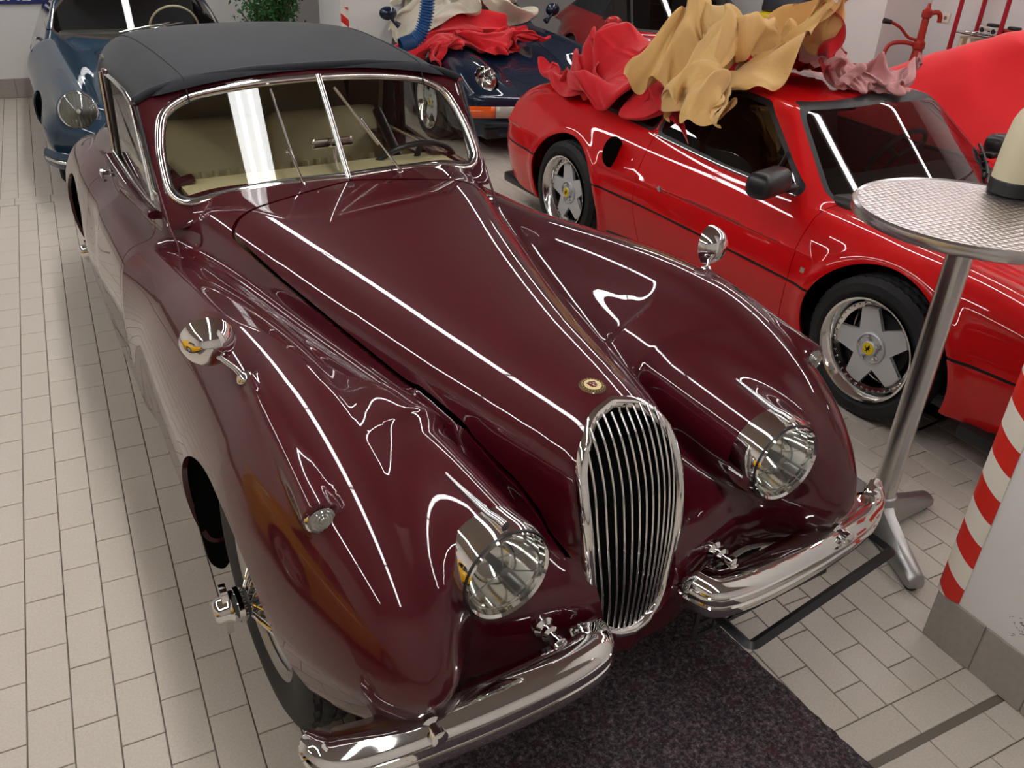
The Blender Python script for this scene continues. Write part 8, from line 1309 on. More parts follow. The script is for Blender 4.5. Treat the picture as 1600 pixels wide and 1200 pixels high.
[666,318,287,-3,0,1,-2,-1,-2,-2,-2,-2,-5,0,-1,-2,0,3,4,5,3,3,-2,-9,6,-12,-5,7,-3,-1,2,2,1,1,2,-2,-2,3,0,-1,3,0,0,1,2,2,0,0,0,3,4,-4,3,-1,-2,5,1,1,2,-2,4,3,1,3,7,4,0,11,0,0,10,-1,4,7,2,-4,0,4,0,3,-4,-2,4,-1,-1,0,3,-1,2,2,-2,5,-1,-2,3,0,-4,4,-1,-3,4,1,4,4,3,3,-1,6,2,-3,1,-2,-2,3],
[674,330,289,-2,-3,1,-4,-1,0,-3,-4,1,-5,-5,1,-4,1,0,2,3,-4,6,-5,-7,6,-13,-1,5,-3,-2,3,3,-1,2,2,-1,-2,3,-1,-2,1,0,-1,2,1,-1,3,0,-1,2,-1,0,4,2,-1,3,-2,1,2,1,0,4,0,3,9,2,1,9,1,1,10,2,3,5,7,-3,3,3,1,3,-3,2,3,-5,-1,2,3,-3,-1,3,-1,4,-2,-2,4,-2,-3,5,-1,-4,2,2,3,3,4,0,-4,5,5,3,2,-1,-1,3],
[682,326,290,-2,0,-4,-3,0,-2,-6,0,1,-5,-1,1,-1,-3,-1,1,-3,-2,0,-8,-1,5,-5,1,7,-3,0,-2,2,-3,0,2,-2,3,1,2,-4,1,-1,-1,0,-2,1,3,-1,2,3,-1,-1,3,-1,0,2,2,-2,1,3,2,3,-2,1,10,1,3,11,1,2,12,0,1,4,10,-2,4,5,0,3,2,4,-2,-4,1,2,1,1,4,1,-4,2,0,-6,1,-2,-4,2,-1,2,6,-2,-2,0,3,0,-1,6,3,1,1,3,3,-2],
[684,316,290,-2,1,2,-3,1,1,-3,1,-3,-3,0,-2,-2,-2,1,-2,-4,-2,-1,-3,-2,4,-2,1,3,0,0,2,0,-2,-2,1,-1,0,3,0,-1,2,-1,-1,0,-1,2,-2,-2,2,0,-4,2,1,1,-1,2,1,-1,2,0,1,2,2,0,11,0,3,13,3,1,12,1,5,7,7,-3,-1,7,-5,1,5,1,1,3,1,2,1,3,0,0,2,0,-3,-1,3,-1,-6,3,-1,-2,4,-2,3,3,-3,0,0,3,1,1,3,1,2,-3],
[688,316,284,-3,-2,0,-3,0,3,-1,-2,2,-2,1,3,-2,1,4,-4,-2,-1,-3,-2,-4,1,2,-2,1,1,-2,3,0,-2,3,0,-2,0,4,3,-2,2,0,-2,0,-3,1,-2,-3,2,-6,-1,4,-1,-6,2,3,1,-1,2,0,-2,4,3,-1,10,1,3,15,1,4,11,2,2,5,12,-3,1,10,-6,-4,7,-2,3,4,2,0,-1,3,1,0,2,1,1,1,3,-3,1,3,-3,-4,4,-2,0,0,-4,2,1,-3,1,3,3,0,2,-3],
[688,320,283,-1,0,0,-2,-2,1,-3,0,0,-1,-6,1,-2,-2,3,-3,0,4,-2,3,-2,1,0,-2,2,2,-1,0,1,1,3,0,-2,0,4,0,0,2,1,-3,0,-3,1,-2,-2,0,-6,-2,5,-5,-3,3,0,-3,1,5,1,-2,3,1,-3,12,0,4,15,2,4,9,5,0,4,10,-4,1,12,-4,-3,8,-3,1,6,2,1,-1,2,1,-2,0,2,0,3,3,-2,2,4,-3,-1,4,-4,0,-1,-4,0,2,-4,1,2,1,1,2,0],
[691,312,281,2,3,0,-1,1,4,-4,-3,0,-2,1,1,-3,2,1,-2,-2,1,-1,3,2,2,2,0,2,-1,-2,-1,1,-1,1,1,0,1,2,2,0,1,-1,-2,1,-2,-1,0,-2,-3,-6,-1,0,-5,-2,4,-3,0,1,4,-2,0,6,-1,-1,11,3,7,12,0,5,9,4,-3,1,11,-5,2,7,-2,-2,8,0,1,4,2,3,3,0,3,1,1,1,-5,-1,-1,-5,2,4,-3,2,5,-1,-1,0,-4,0,2,-4,0,2,-1,3,1,2],
[701,314,290,-1,1,-2,-3,3,2,1,-4,0,2,-5,3,-2,3,0,-4,2,1,-2,-1,3,-2,4,0,2,1,-3,1,0,-5,0,2,-2,-1,2,4,-2,2,0,-2,2,-1,-1,-2,-4,-1,-2,0,-2,-1,-2,0,0,-2,0,3,-1,-2,3,2,4,7,1,7,7,0,6,7,3,-3,1,8,-2,6,5,0,1,5,-1,2,1,1,3,0,2,0,4,-2,4,-3,-2,-3,-4,0,3,-3,4,4,-1,-1,-1,-5,-1,1,-4,1,5,-1,3,1,2],
[711,324,299,0,2,-3,-2,4,-1,-1,-1,4,1,-4,3,-2,-2,2,-2,3,-2,-3,1,-2,-3,-1,-2,-2,2,-2,5,-2,-4,-4,2,1,0,-1,-4,-1,-2,-2,-3,3,1,-1,0,-3,2,-4,0,1,-1,-3,-1,5,0,-3,2,4,0,3,-2,3,3,3,5,6,-4,1,4,7,0,6,3,0,5,0,2,1,3,1,3,-1,0,2,1,1,2,3,-3,2,-1,-3,-3,-2,-2,0,-3,4,6,1,-2,2,-4,1,-2,-5,1,4,-2,2,0,1],
[717,330,306,1,2,-1,0,4,-2,-4,0,3,2,-1,3,-1,-3,3,-3,3,0,-3,1,-5,-4,0,-5,2,-3,-3,1,1,-2,-4,2,1,-2,0,-5,1,-4,-4,-2,-1,3,-2,4,-2,3,0,-3,3,-3,0,2,-1,1,-1,3,-2,-2,4,-1,0,3,2,0,4,2,3,5,0,0,5,5,0,3,-2,1,2,-5,1,4,-1,1,1,2,3,2,3,-5,1,0,-3,-3,-1,-4,2,-1,2,2,0,1,4,-2,1,-2,-4,-4,0,-2,-2,3,0],
[719,334,312,0,-2,1,2,2,-2,1,3,-1,0,1,1,-2,0,2,-1,2,1,-3,0,-5,-3,1,-5,1,-4,-1,2,1,-3,-3,3,0,-3,-1,-3,-2,-1,-4,1,-3,2,-4,2,1,0,5,1,2,1,-3,2,-1,-3,3,-1,-1,3,-2,-3,-2,6,1,-3,1,5,-2,4,2,3,7,1,2,3,-5,1,2,-5,1,1,-5,-1,4,0,2,0,4,-5,2,1,-4,2,2,-1,-5,-1,-4,0,0,1,3,-2,3,0,-2,-3,4,-2,-4,0,-2],
[719,335,318,2,2,-1,1,0,-1,2,-2,-2,-1,2,-1,1,2,0,1,2,-1,-2,0,-3,-2,1,-3,1,-1,0,1,0,-2,-2,2,-3,-2,0,-4,-3,-1,-2,-1,1,-3,2,-4,0,-1,-2,3,-1,3,2,1,4,2,1,2,-3,2,-1,-4,1,4,0,-5,1,5,-2,4,-1,2,4,-5,1,6,0,2,-1,-5,1,3,-3,1,4,-1,-2,2,2,-2,0,3,-3,-2,-1,-5,0,-2,-4,-5,2,-4,3,-2,5,1,-3,0,5,-1,-3,1,-2],
[721,335,318,2,3,1,2,2,-2,2,-3,-4,0,-2,-4,0,1,-2,-1,2,-1,2,1,0,-1,-1,1,3,3,1,2,1,-2,-1,1,-4,-4,-2,-3,-3,-1,-3,-3,-2,0,3,0,0,1,-2,-1,-2,-1,3,-1,1,3,1,4,-1,2,2,-5,0,5,2,-5,5,3,-3,2,-6,1,5,-5,3,6,1,1,2,-3,-4,2,2,2,1,-1,2,4,-2,-4,1,1,-3,-2,-1,-4,-1,-4,-4,-5,0,-7,-1,1,0,3,-1,3,1,-4,1,4,0],
[725,335,316,-2,-1,1,4,4,1,2,-3,-4,-3,-4,-5,-1,0,-3,-2,2,-1,2,5,-1,6,1,-1,1,-4,3,1,0,0,1,2,-4,-1,2,-4,-3,-2,-1,-4,2,3,2,-2,1,1,-3,0,-1,0,2,0,2,1,0,4,0,0,-1,-4,-2,6,-3,-5,4,3,0,6,-4,2,5,-6,1,6,-3,1,3,4,-3,3,2,-3,3,0,4,0,-1,-2,2,-2,-5,-2,0,-5,-1,-4,-2,-4,-4,-6,-3,1,-4,1,-3,-1,1,-2,1,3,-1],
]
LID_CLOTH = [
[466,1258,152,0,-6,4,0,-6,4,-1,-3,5,-1,0,4,-5,0,2,-6,9,0,-4,14,-5,5,10,-4,5,6,-1,3,5,0,-2,3,2,1,3,0,2,2,-1,0,6,0,-1,5,6,1,1,6,0,-5,5,3,3,1,0,3,0,-2,-2,4,1,4,3,0,5,-3,-8,2,-4,-9,3,-4,-5,6,-5,-2,3,-5,0,3,-2,-2,2,-5,-5,7,0,-6,4,-5,-7,-1,-3,-2,6,-1,-1,1,5,2,3,-4,0,2,4,4,0,3,12,8,-4,8,6,-7,10,4,-2],
[470,1258,162,-4,-3,0,-8,0,3,0,1,3,1,2,4,2,1,2,-3,4,4,-4,9,-1,2,8,-2,4,6,0,5,3,1,-2,3,3,0,3,-1,5,-2,-1,1,5,-1,6,0,-1,3,3,4,2,-2,5,-1,1,3,3,3,-2,-3,0,4,-1,3,2,-6,5,-6,-9,5,-8,-8,10,-6,0,3,-9,2,-5,-7,-1,-2,-3,-5,1,0,-8,6,1,-9,7,1,-10,7,-1,-12,4,0,-2,9,0,-3,0,-3,-3,3,0,3,3,5,8,0,5,13,7,-2,18,3,-2],
[471,1264,163,-9,-2,3,-2,1,4,1,6,-3,-3,7,0,1,2,4,1,-1,5,3,-2,7,1,6,4,4,5,0,-2,3,5,-2,2,5,-1,4,-2,6,0,-3,4,-3,-1,6,2,-3,6,-3,0,7,-1,1,2,4,0,1,6,0,-1,1,2,-5,2,2,-8,8,-6,-11,11,-11,-7,10,-8,1,-6,-15,-3,-3,-8,-1,-4,-3,-4,-2,3,-7,3,7,-13,12,6,-15,9,-1,-10,10,4,-3,8,3,-3,-2,3,1,-4,0,-7,0,-1,-2,4,0,11,9,-1,24,3,-2],
[471,1268,165,-6,-6,9,-1,6,3,2,11,-6,1,5,-7,0,2,4,-1,-1,7,3,-6,11,3,2,7,0,6,2,1,5,4,0,5,0,-2,5,-1,3,-1,-4,6,-3,-1,8,-2,-1,5,-3,3,6,-3,2,2,2,-1,3,6,-4,-2,3,4,-6,4,-1,-14,5,0,-11,14,-13,-5,11,-16,-1,-3,-16,-3,-5,-9,-4,-3,-2,-3,-2,3,-3,2,11,-18,6,9,-12,18,-3,-12,9,9,-5,4,4,-4,-3,5,-1,-3,0,-4,-8,-4,-5,4,1,7,11,-2,26,3,-4],
[475,1263,170,-6,6,8,-2,4,4,4,7,-7,2,6,-5,0,5,0,-2,-2,9,1,-3,12,6,-3,5,2,5,3,0,5,0,-1,5,2,-2,2,-3,2,1,-1,6,0,0,7,-2,-1,6,-5,5,7,0,-2,4,2,-3,2,2,-3,-2,4,2,-6,2,3,-14,4,0,-12,14,-11,-6,15,-17,-7,2,-16,-3,-7,-9,-2,-5,0,-3,1,2,-3,2,6,-16,7,12,-15,15,-1,-11,8,7,-5,-4,7,-2,-4,1,-3,-1,5,-8,-6,-2,-3,3,0,7,11,-1,25,2,-9],
[479,1261,177,-6,9,3,1,6,3,0,3,-3,3,4,-2,2,4,1,-2,2,6,-1,1,7,6,-3,4,3,3,0,1,1,0,4,2,4,0,-2,-4,-1,4,-2,4,0,2,7,2,0,4,0,6,5,4,-2,4,2,-2,4,0,-2,0,2,-1,-6,2,0,-15,0,6,-12,12,-6,-11,14,-13,-8,8,-17,-3,-5,-9,0,-6,-2,-3,3,0,-3,0,5,-7,8,3,-14,12,8,-19,2,4,-12,-3,8,-8,-8,-5,3,-4,0,0,1,5,-2,4,4,14,10,1,24,8,-9],
[485,1259,185,-3,9,-1,-4,6,-1,-5,6,2,-2,5,0,3,0,2,4,0,3,3,3,0,2,-1,3,3,1,-4,8,-4,1,4,-7,3,4,-1,0,-2,5,-4,2,8,2,2,8,4,6,1,5,6,4,2,2,4,1,1,3,-2,1,1,-3,0,-2,-3,-12,0,6,-18,6,2,-15,12,-11,-8,8,-13,-2,3,-10,-3,-2,-5,-4,1,4,5,6,-2,2,-2,4,-12,8,6,-20,10,2,-27,-12,2,-15,-6,1,-3,-4,2,11,0,2,19,8,1,16,12,1,20,9,-2],
[486,1261,192,-3,1,-3,-1,7,0,-6,6,0,0,5,-3,4,2,0,1,-1,3,3,-1,4,5,1,1,2,0,-2,3,-7,-5,6,-9,0,1,-3,4,2,4,-3,1,11,1,4,12,4,9,8,8,5,3,2,4,5,-3,1,4,0,-1,1,-2,-3,4,0,-10,-1,-2,-14,2,11,-13,11,-12,-12,10,-8,-9,1,-4,-3,2,-3,5,5,-2,7,4,-3,2,-4,5,-8,8,1,-18,7,3,-29,-11,-1,-17,-6,3,-3,1,3,13,4,2,23,7,0,19,6,4,14,5,-3],
[486,1267,197,2,-6,-1,2,0,-1,-3,8,-2,-1,1,-6,3,2,0,1,-1,6,3,-2,3,3,1,1,1,-1,-3,1,-8,-3,2,-9,-4,4,-1,1,0,4,3,2,13,0,5,13,0,9,8,8,10,9,1,0,4,-4,-1,4,-4,3,3,3,-4,5,-1,-7,3,2,-13,3,8,-15,10,2,-12,9,-7,-6,8,-6,-4,3,-1,2,3,-3,9,-2,0,2,4,-3,-5,2,1,-13,2,4,-22,-2,-3,-15,-2,2,-3,3,2,11,0,6,20,6,-1,14,2,6,8,-1,-3],
[495,1267,201,0,-9,4,-2,-7,0,2,6,-3,-2,0,-4,2,1,-2,3,-3,0,5,-3,6,2,-2,-4,-4,0,-3,-2,-5,0,1,-4,-5,4,0,3,2,4,2,0,14,-1,9,15,-2,11,13,6,7,12,-3,4,9,0,1,3,-4,-1,3,1,1,1,4,-9,3,0,-15,6,1,-13,10,11,-10,14,0,0,2,-11,-1,3,-1,-2,3,3,0,4,0,-4,1,-2,-4,-1,0,-6,-2,2,-10,3,-3,-6,4,-2,-1,4,1,5,1,6,11,0,-1,6,2,4,4,-1,2],
[504,1267,202,-1,-12,7,-3,-8,4,0,0,-5,0,1,-3,0,-3,-3,2,-3,0,2,-7,0,3,-2,-3,-5,2,0,0,-2,-3,-1,0,-2,3,2,-3,2,4,1,1,15,0,11,18,3,10,17,0,12,13,1,5,10,-2,-1,6,-1,0,2,-4,-3,0,5,-5,-1,6,-13,7,-5,-12,9,12,-7,17,2,2,7,-15,-5,6,0,-2,-1,3,-2,-6,5,-7,-3,5,-6,3,-1,-6,3,-3,-1,4,-2,4,3,-3,0,2,-3,-1,4,2,3,0,2,2,1,3,2,2,4],
[511,1269,203,-4,-12,8,0,-8,4,-1,-5,-3,-2,3,-6,2,-4,0,1,-5,-1,2,-6,-2,0,-3,-5,-2,3,-1,-2,1,-2,1,-1,-3,1,2,-3,0,6,0,4,14,0,11,19,3,12,18,0,10,14,-1,3,11,0,2,7,3,0,2,-2,-4,-1,-3,-3,-1,11,-14,3,0,-10,9,5,-5,17,5,0,12,-14,-5,8,4,-1,-5,1,-1,-8,3,-9,-3,6,-7,4,1,-5,1,-8,-2,6,4,4,0,-6,1,3,-2,-3,1,4,4,3,-2,1,4,-2,3,4,5],
[520,1274,202,-7,-12,3,-2,-7,4,0,-5,0,1,-1,-1,0,-2,-3,1,-6,1,-2,-2,-4,2,-3,-4,-3,1,1,-2,3,-2,2,0,-1,1,1,-3,0,5,1,0,17,-1,11,18,-3,13,18,0,13,16,-2,6,8,4,1,6,3,-1,2,-3,0,-6,-3,-9,0,2,-10,5,5,-9,10,8,-4,13,5,-3,11,-11,-3,7,3,-2,-4,3,-1,-6,2,-7,-4,6,-7,4,0,-6,-1,-6,-5,4,-2,3,4,2,3,3,-3,-2,2,3,-1,4,2,6,5,-4,-2,6,-1],
[536,1286,197,-10,-11,1,-4,-12,2,-3,-7,4,2,-4,4,-2,0,-4,1,-5,-2,-5,2,0,1,-3,-3,-3,2,-1,-1,4,2,-3,2,-1,2,2,-3,4,4,0,1,17,0,6,17,0,17,13,0,11,12,-3,11,8,4,4,7,-3,-1,4,-2,1,-7,-2,-8,3,-3,-11,12,4,-5,1,15,-9,7,-2,-6,7,0,-1,6,0,-1,0,4,-2,-7,0,-6,-1,4,-7,3,-1,-9,3,-2,-7,-1,-8,-3,-1,-6,2,6,0,3,5,5,5,11,8,2,9,2,7,-2,-3],
[547,1296,191,-8,-9,1,-7,-11,6,-2,-12,0,3,-6,5,-3,-2,-3,-1,1,-3,-5,1,1,-4,1,-4,-1,3,4,-4,7,2,-5,4,0,-2,3,-3,4,4,0,1,13,0,14,13,3,17,10,-4,15,2,0,4,17,2,11,-3,-3,1,3,-3,0,3,-5,-7,7,-1,-9,10,6,-4,-6,9,-10,6,2,-7,5,-1,0,0,5,0,3,0,-3,-2,3,-6,-3,2,-8,6,-1,-11,1,0,-8,0,-8,-6,1,-5,2,2,-4,4,10,7,8,13,13,8,10,1,7,-5,-2],
[554,1291,193,-7,5,0,-3,-13,-2,3,-14,3,0,-6,2,-2,-3,-5,-3,5,1,-6,1,-2,-7,6,1,-4,6,7,-4,8,4,-4,6,2,-5,1,1,2,5,-2,5,9,-3,15,10,2,15,-1,-5,14,3,5,8,20,-3,9,-6,-1,0,2,-5,-3,4,-1,-2,7,1,-6,9,-7,-2,-2,12,-8,2,-1,-3,8,3,-2,-3,3,1,-4,2,-2,5,4,-8,-4,3,-9,7,2,-11,6,-2,-11,1,-1,-7,1,-2,0,3,-2,6,10,4,11,14,8,10,5,0,8,-5,-4],
[565,1302,185,-2,-11,-1,1,-11,2,0,-6,1,-2,-4,-3,-4,2,0,-2,-2,-2,-6,4,4,-10,9,2,-5,8,10,-6,12,7,-5,8,2,-5,4,3,-2,4,-4,12,4,2,16,-3,1,9,-10,-12,15,10,7,10,20,-6,9,-7,-3,-2,-1,1,-2,5,-2,-1,8,-2,-2,9,-7,-2,5,8,-5,3,4,-1,-2,5,2,1,2,-2,-1,4,-2,-5,-2,-8,0,7,-10,11,2,-12,12,-2,-7,3,8,-4,6,-4,-3,3,3,4,6,4,9,9,5,11,3,-5,8,-7,-8],
[578,1281,177,2,-8,3,0,-6,-1,-4,9,-5,-2,5,2,-2,4,0,-4,-7,-2,-7,1,3,-10,11,5,-7,11,15,-7,14,10,-6,0,6,-5,1,2,2,3,4,6,-4,1,12,-7,-10,16,-4,-15,14,19,12,12,16,-10,4,-12,-5,0,5,-2,-1,4,-1,-1,8,-3,0,10,0,1,8,3,-2,7,6,2,-6,7,0,1,3,1,-2,4,-4,-5,-4,-8,-3,7,-11,14,4,-12,19,1,-2,6,16,-2,11,3,-3,1,6,1,3,-2,6,2,-4,6,-1,-7,12,-8,-13],
[589,1274,177,3,-9,-4,1,-5,0,-5,10,8,-5,10,-1,-2,5,1,-1,1,-7,-9,-1,-3,-10,9,8,-10,14,10,-11,1,20,-13,-6,1,-6,2,1,3,-1,5,7,-3,0,14,-2,-11,22,5,-7,15,22,5,14,12,-7,3,-11,-8,0,4,-1,0,5,-1,-1,8,-2,-1,10,-3,3,10,4,0,7,6,4,-5,8,0,2,4,2,-1,4,-4,-6,-4,-8,-7,7,-13,14,7,-11,24,1,-3,8,24,-1,14,6,-2,5,1,-2,0,-5,5,-4,-1,7,-9,-10,13,-6,-16],
[594,1276,183,3,-5,-11,3,-6,-1,-6,4,13,-5,7,5,-2,6,-2,0,1,-7,-5,5,-9,-13,11,6,-13,9,15,-17,-7,13,-16,-6,4,-3,1,5,4,2,1,9,-5,-5,16,4,-5,21,12,-4,19,17,1,14,12,-5,3,-10,-9,0,4,-1,0,5,-1,0,7,-2,0,10,-4,0,9,0,2,6,10,2,3,6,2,-2,2,-1,3,4,-2,-8,-1,-6,-10,6,-12,11,10,-12,26,-1,-4,10,26,-2,12,4,-1,6,-2,-2,0,-3,3,-7,-2,10,-8,-7,13,-5,-17],
[597,1268,187,6,3,-10,0,-3,-4,-1,1,6,-2,3,8,0,5,-1,-5,3,-7,-10,10,1,-12,14,6,-19,-6,8,-18,-7,11,-11,-3,8,-1,3,4,6,0,-2,8,4,-2,20,6,-7,20,13,-5,20,13,2,12,12,-2,1,-9,-3,2,2,-2,0,5,-3,0,8,-7,0,10,-5,0,10,0,0,7,8,1,7,4,4,-3,5,-4,2,0,2,-6,3,-4,-13,1,-12,3,15,-13,25,-4,-5,15,26,-3,10,6,-1,5,-4,-1,-1,-3,4,-8,3,9,-2,-14,13,-3,-17],
[599,1262,192,6,-1,-12,3,1,-7,4,1,0,0,3,0,1,2,4,-9,9,6,-12,18,-3,-22,-2,13,-17,0,11,-13,-7,9,-6,2,5,-1,4,3,4,0,-4,14,4,-6,19,13,-2,19,13,-4,20,6,0,8,11,3,3,0,-4,3,-5,-2,0,1,-6,-2,11,-7,-1,10,-7,-2,9,3,1,9,3,0,2,6,0,5,3,-2,3,2,-3,-4,3,0,-11,2,-4,-11,11,-14,23,-5,-4,20,25,-2,10,12,-3,6,-1,0,-4,-4,3,-4,-10,10,-6,-11,13,-2,-18],
[606,1266,190,8,-8,-4,6,-1,-6,3,-3,-5,0,3,-4,-2,4,2,-8,13,4,-19,18,7,-18,8,12,-13,-8,10,-10,-3,8,-5,2,4,-1,4,3,4,2,-5,14,2,-8,19,13,-6,19,11,7,15,9,-1,8,5,-3,4,4,1,1,1,-4,0,-6,-4,-2,11,-8,-2,10,-5,-6,4,5,1,10,3,3,6,4,0,3,2,-1,5,0,-4,-3,4,0,-9,3,0,-12,6,-9,18,-4,-1,19,25,-1,11,15,-1,6,-1,-2,-2,-7,2,-5,-11,6,-6,-14,10,0,-18],
[618,1263,191,3,3,-11,7,1,-4,1,0,-4,-5,3,-2,-2,1,3,-2,8,2,-10,13,12,-17,1,12,-14,10,3,-7,-8,6,-4,0,4,-2,4,2,4,4,1,12,3,-8,18,9,-5,16,12,3,14,9,5,6,-3,-6,3,3,-2,2,3,1,0,0,-7,-2,10,-6,-7,5,1,-5,7,6,2,10,3,7,4,-2,0,1,4,0,3,-4,-4,2,4,-1,-6,2,3,-8,8,-3,15,-6,2,12,26,1,11,12,1,6,2,-2,-2,-7,-1,-2,-12,2,-3,-15,3,-8,-14],
[625,1266,181,4,11,-6,-1,4,-6,1,3,6,0,-1,2,-1,2,3,1,-7,5,-7,3,8,-8,10,2,-11,10,2,-9,4,6,-4,-4,5,0,3,1,2,2,3,9,4,-3,14,4,-3,13,10,4,13,8,-3,6,-1,0,2,0,-4,1,3,0,-1,5,-2,-3,6,-4,-5,7,3,-1,11,3,5,9,-6,6,-2,8,1,2,2,-1,4,-2,-4,1,-4,-1,1,3,4,-3,7,2,12,-5,5,2,23,3,9,9,2,4,3,-1,2,-6,-2,-2,-9,-6,-6,-10,-3,4,-16],
[632,1273,173,4,12,-3,-3,9,7,9,-6,6,1,-1,10,-4,2,2,-2,1,-3,-4,0,-5,-3,-2,8,-7,4,4,-7,10,1,-4,2,3,-2,-1,4,3,2,2,4,3,2,10,5,2,13,8,-3,11,6,0,7,3,0,0,1,-4,2,2,2,-2,4,-2,-4,7,-2,-1,11,1,1,13,-2,7,7,-2,6,-3,8,0,2,6,-2,4,-2,-5,-3,-6,-2,2,-5,5,3,6,9,10,-1,9,-4,17,6,0,8,0,3,5,-4,4,-2,-6,-3,-5,-5,3,-14,-7,5,-18],
[637,1281,174,4,14,-3,-3,8,10,14,-7,4,-1,-1,10,-4,2,5,-1,0,-6,-1,-3,-7,-6,3,2,-2,-5,11,-7,7,3,-3,7,0,-2,-1,4,2,1,2,3,4,4,8,5,-4,12,7,3,8,6,-8,5,-1,-1,5,3,-1,0,2,2,-2,4,-1,-4,6,2,-2,11,3,2,15,-3,7,8,-6,4,-3,10,2,1,5,-1,5,1,-6,-1,-7,0,1,-6,5,6,-1,11,4,8,7,8,15,-8,7,7,-2,3,4,-4,-3,-3,1,-1,-6,8,-6,-12,-10,-1,-18],
[644,1284,173,1,16,3,-5,11,6,12,-6,1,4,-5,6,1,2,4,-4,1,-1,-1,-4,1,-5,0,-1,-6,2,8,-2,-1,7,-3,5,-2,-1,3,1,1,1,5,3,5,-2,7,4,-4,8,7,-2,13,3,-6,3,1,-3,1,3,0,0,2,4,0,3,3,-1,2,5,-2,13,4,1,15,-2,5,8,-12,2,-1,9,-2,2,4,4,2,1,-3,2,-3,1,3,-3,7,5,-1,8,10,6,-2,11,12,-8,3,4,-3,3,3,-1,-1,-1,-4,-2,-1,9,-7,-10,2,-6,-13],
[649,1289,172,-2,15,4,-4,12,2,6,1,2,6,-6,-1,1,0,4,-3,-5,3,0,1,7,-4,-5,9,-3,0,7,-2,4,0,-1,1,1,-1,3,-4,0,2,2,6,4,1,7,6,-1,12,1,-11,10,6,-3,2,8,-5,0,5,-1,-4,-3,-2,-1,-2,7,3,2,13,2,16,6,0,13,-4,1,7,-7,-3,3,-5,2,3,4,3,-2,2,0,5,3,6,7,3,-1,10,5,1,9,3,-4,6,6,-2,4,3,-4,3,-1,-4,-1,2,2,-6,-4,2,-14,-6,0,2,-12],
[653,1291,174,-5,15,0,-2,11,1,2,6,3,5,-1,1,2,-3,3,-4,-8,2,-3,-2,13,7,-6,11,0,2,6,-3,3,0,-2,3,-3,-1,0,-4,1,2,-3,5,5,3,8,8,-2,4,2,-13,9,6,-5,5,7,-4,3,5,-1,-4,3,2,-7,-7,3,8,0,19,6,16,9,-7,13,-5,5,3,-6,-2,4,-8,0,3,-4,1,0,6,5,5,9,1,13,8,-6,9,5,-3,6,0,-1,3,1,-3,1,-2,1,4,-2,-6,-1,2,-1,-5,3,1,-17,-1,4,6,-15],
[658,1292,173,-6,11,-1,-2,9,2,-1,5,3,5,2,-2,4,0,1,-2,-7,10,-4,0,13,4,-6,11,5,0,7,1,5,-3,-2,-3,-3,-1,2,-4,0,3,1,2,4,-2,5,8,-2,0,7,-9,6,2,-10,3,7,-5,-1,5,0,0,5,2,-4,-8,9,9,3,15,10,16,4,-5,11,-1,0,4,-4,4,1,-8,-1,1,-5,-1,2,5,5,8,9,-2,13,7,-6,6,4,-3,5,1,4,3,-2,-4,-2,-2,-4,1,0,-2,1,2,-3,-4,3,6,-14,6,-2,2,-16],
[666,1290,174,-7,9,1,-6,4,1,-2,3,3,3,2,-3,3,2,2,4,0,8,-5,-1,14,4,-5,8,3,-4,4,4,-1,4,0,2,-2,2,2,-3,-1,4,-2,-1,7,-4,2,12,-2,-5,9,-7,-2,3,-12,0,9,-1,-3,3,-3,0,2,4,-1,-4,8,11,6,14,14,8,-2,5,9,1,-2,4,-3,2,4,-5,2,1,-2,-2,2,2,3,6,6,3,9,3,-5,5,2,-3,3,1,2,1,-1,-5,0,-2,-1,0,3,-5,0,1,0,-1,8,5,-8,2,-7,0,-11],
[664,1285,185,1,5,-8,-7,4,-1,-3,0,5,3,4,-1,3,2,1,0,1,8,-5,5,9,8,-2,7,7,-5,4,4,-6,4,3,-2,3,1,4,0,0,6,-3,-6,10,-11,-4,19,-3,-6,9,-10,-10,7,-6,-8,6,-2,-3,8,1,1,0,2,2,-1,5,8,2,10,14,1,9,12,4,-5,5,6,-1,2,5,-6,4,4,2,1,2,0,-4,1,0,-1,3,1,6,0,-2,4,0,-2,0,4,-2,-4,3,2,-1,-3,1,-4,6,8,-4,7,8,-1,-6,2,-6,1,-8],
[658,1285,189,5,0,-4,0,0,-7,-3,4,-1,2,2,4,2,2,2,-3,3,7,-7,7,10,13,0,3,11,-2,5,8,-8,4,2,-8,2,0,2,4,0,8,-3,-9,13,-14,-7,23,-4,-10,14,-12,-16,7,1,-11,6,2,-3,5,-1,1,1,5,2,4,3,14,0,-3,9,-5,9,14,2,2,9,8,-5,9,4,0,2,4,4,-1,1,-5,-6,2,-3,-7,0,0,0,4,1,3,0,-4,0,4,0,0,3,0,-1,-2,2,6,-4,4,1,8,9,-3,3,7,-3,-2,-4],
[654,1282,190,4,6,-2,2,-1,-5,-2,-2,-3,1,4,2,2,2,2,-2,3,8,-4,7,12,15,-2,0,15,-2,0,9,-4,6,3,-6,2,2,-2,4,-3,8,-2,-10,14,-13,-13,22,1,-12,16,-14,-16,9,0,-10,6,5,-6,4,0,2,4,0,6,3,2,14,4,-2,8,-9,6,11,0,1,15,5,-6,9,7,1,2,3,6,-3,3,-2,-5,1,-7,-7,-2,-1,-4,4,0,0,3,-2,0,5,0,-3,1,1,1,-1,4,10,-3,2,-3,5,5,3,-1,11,-4,3,-3],
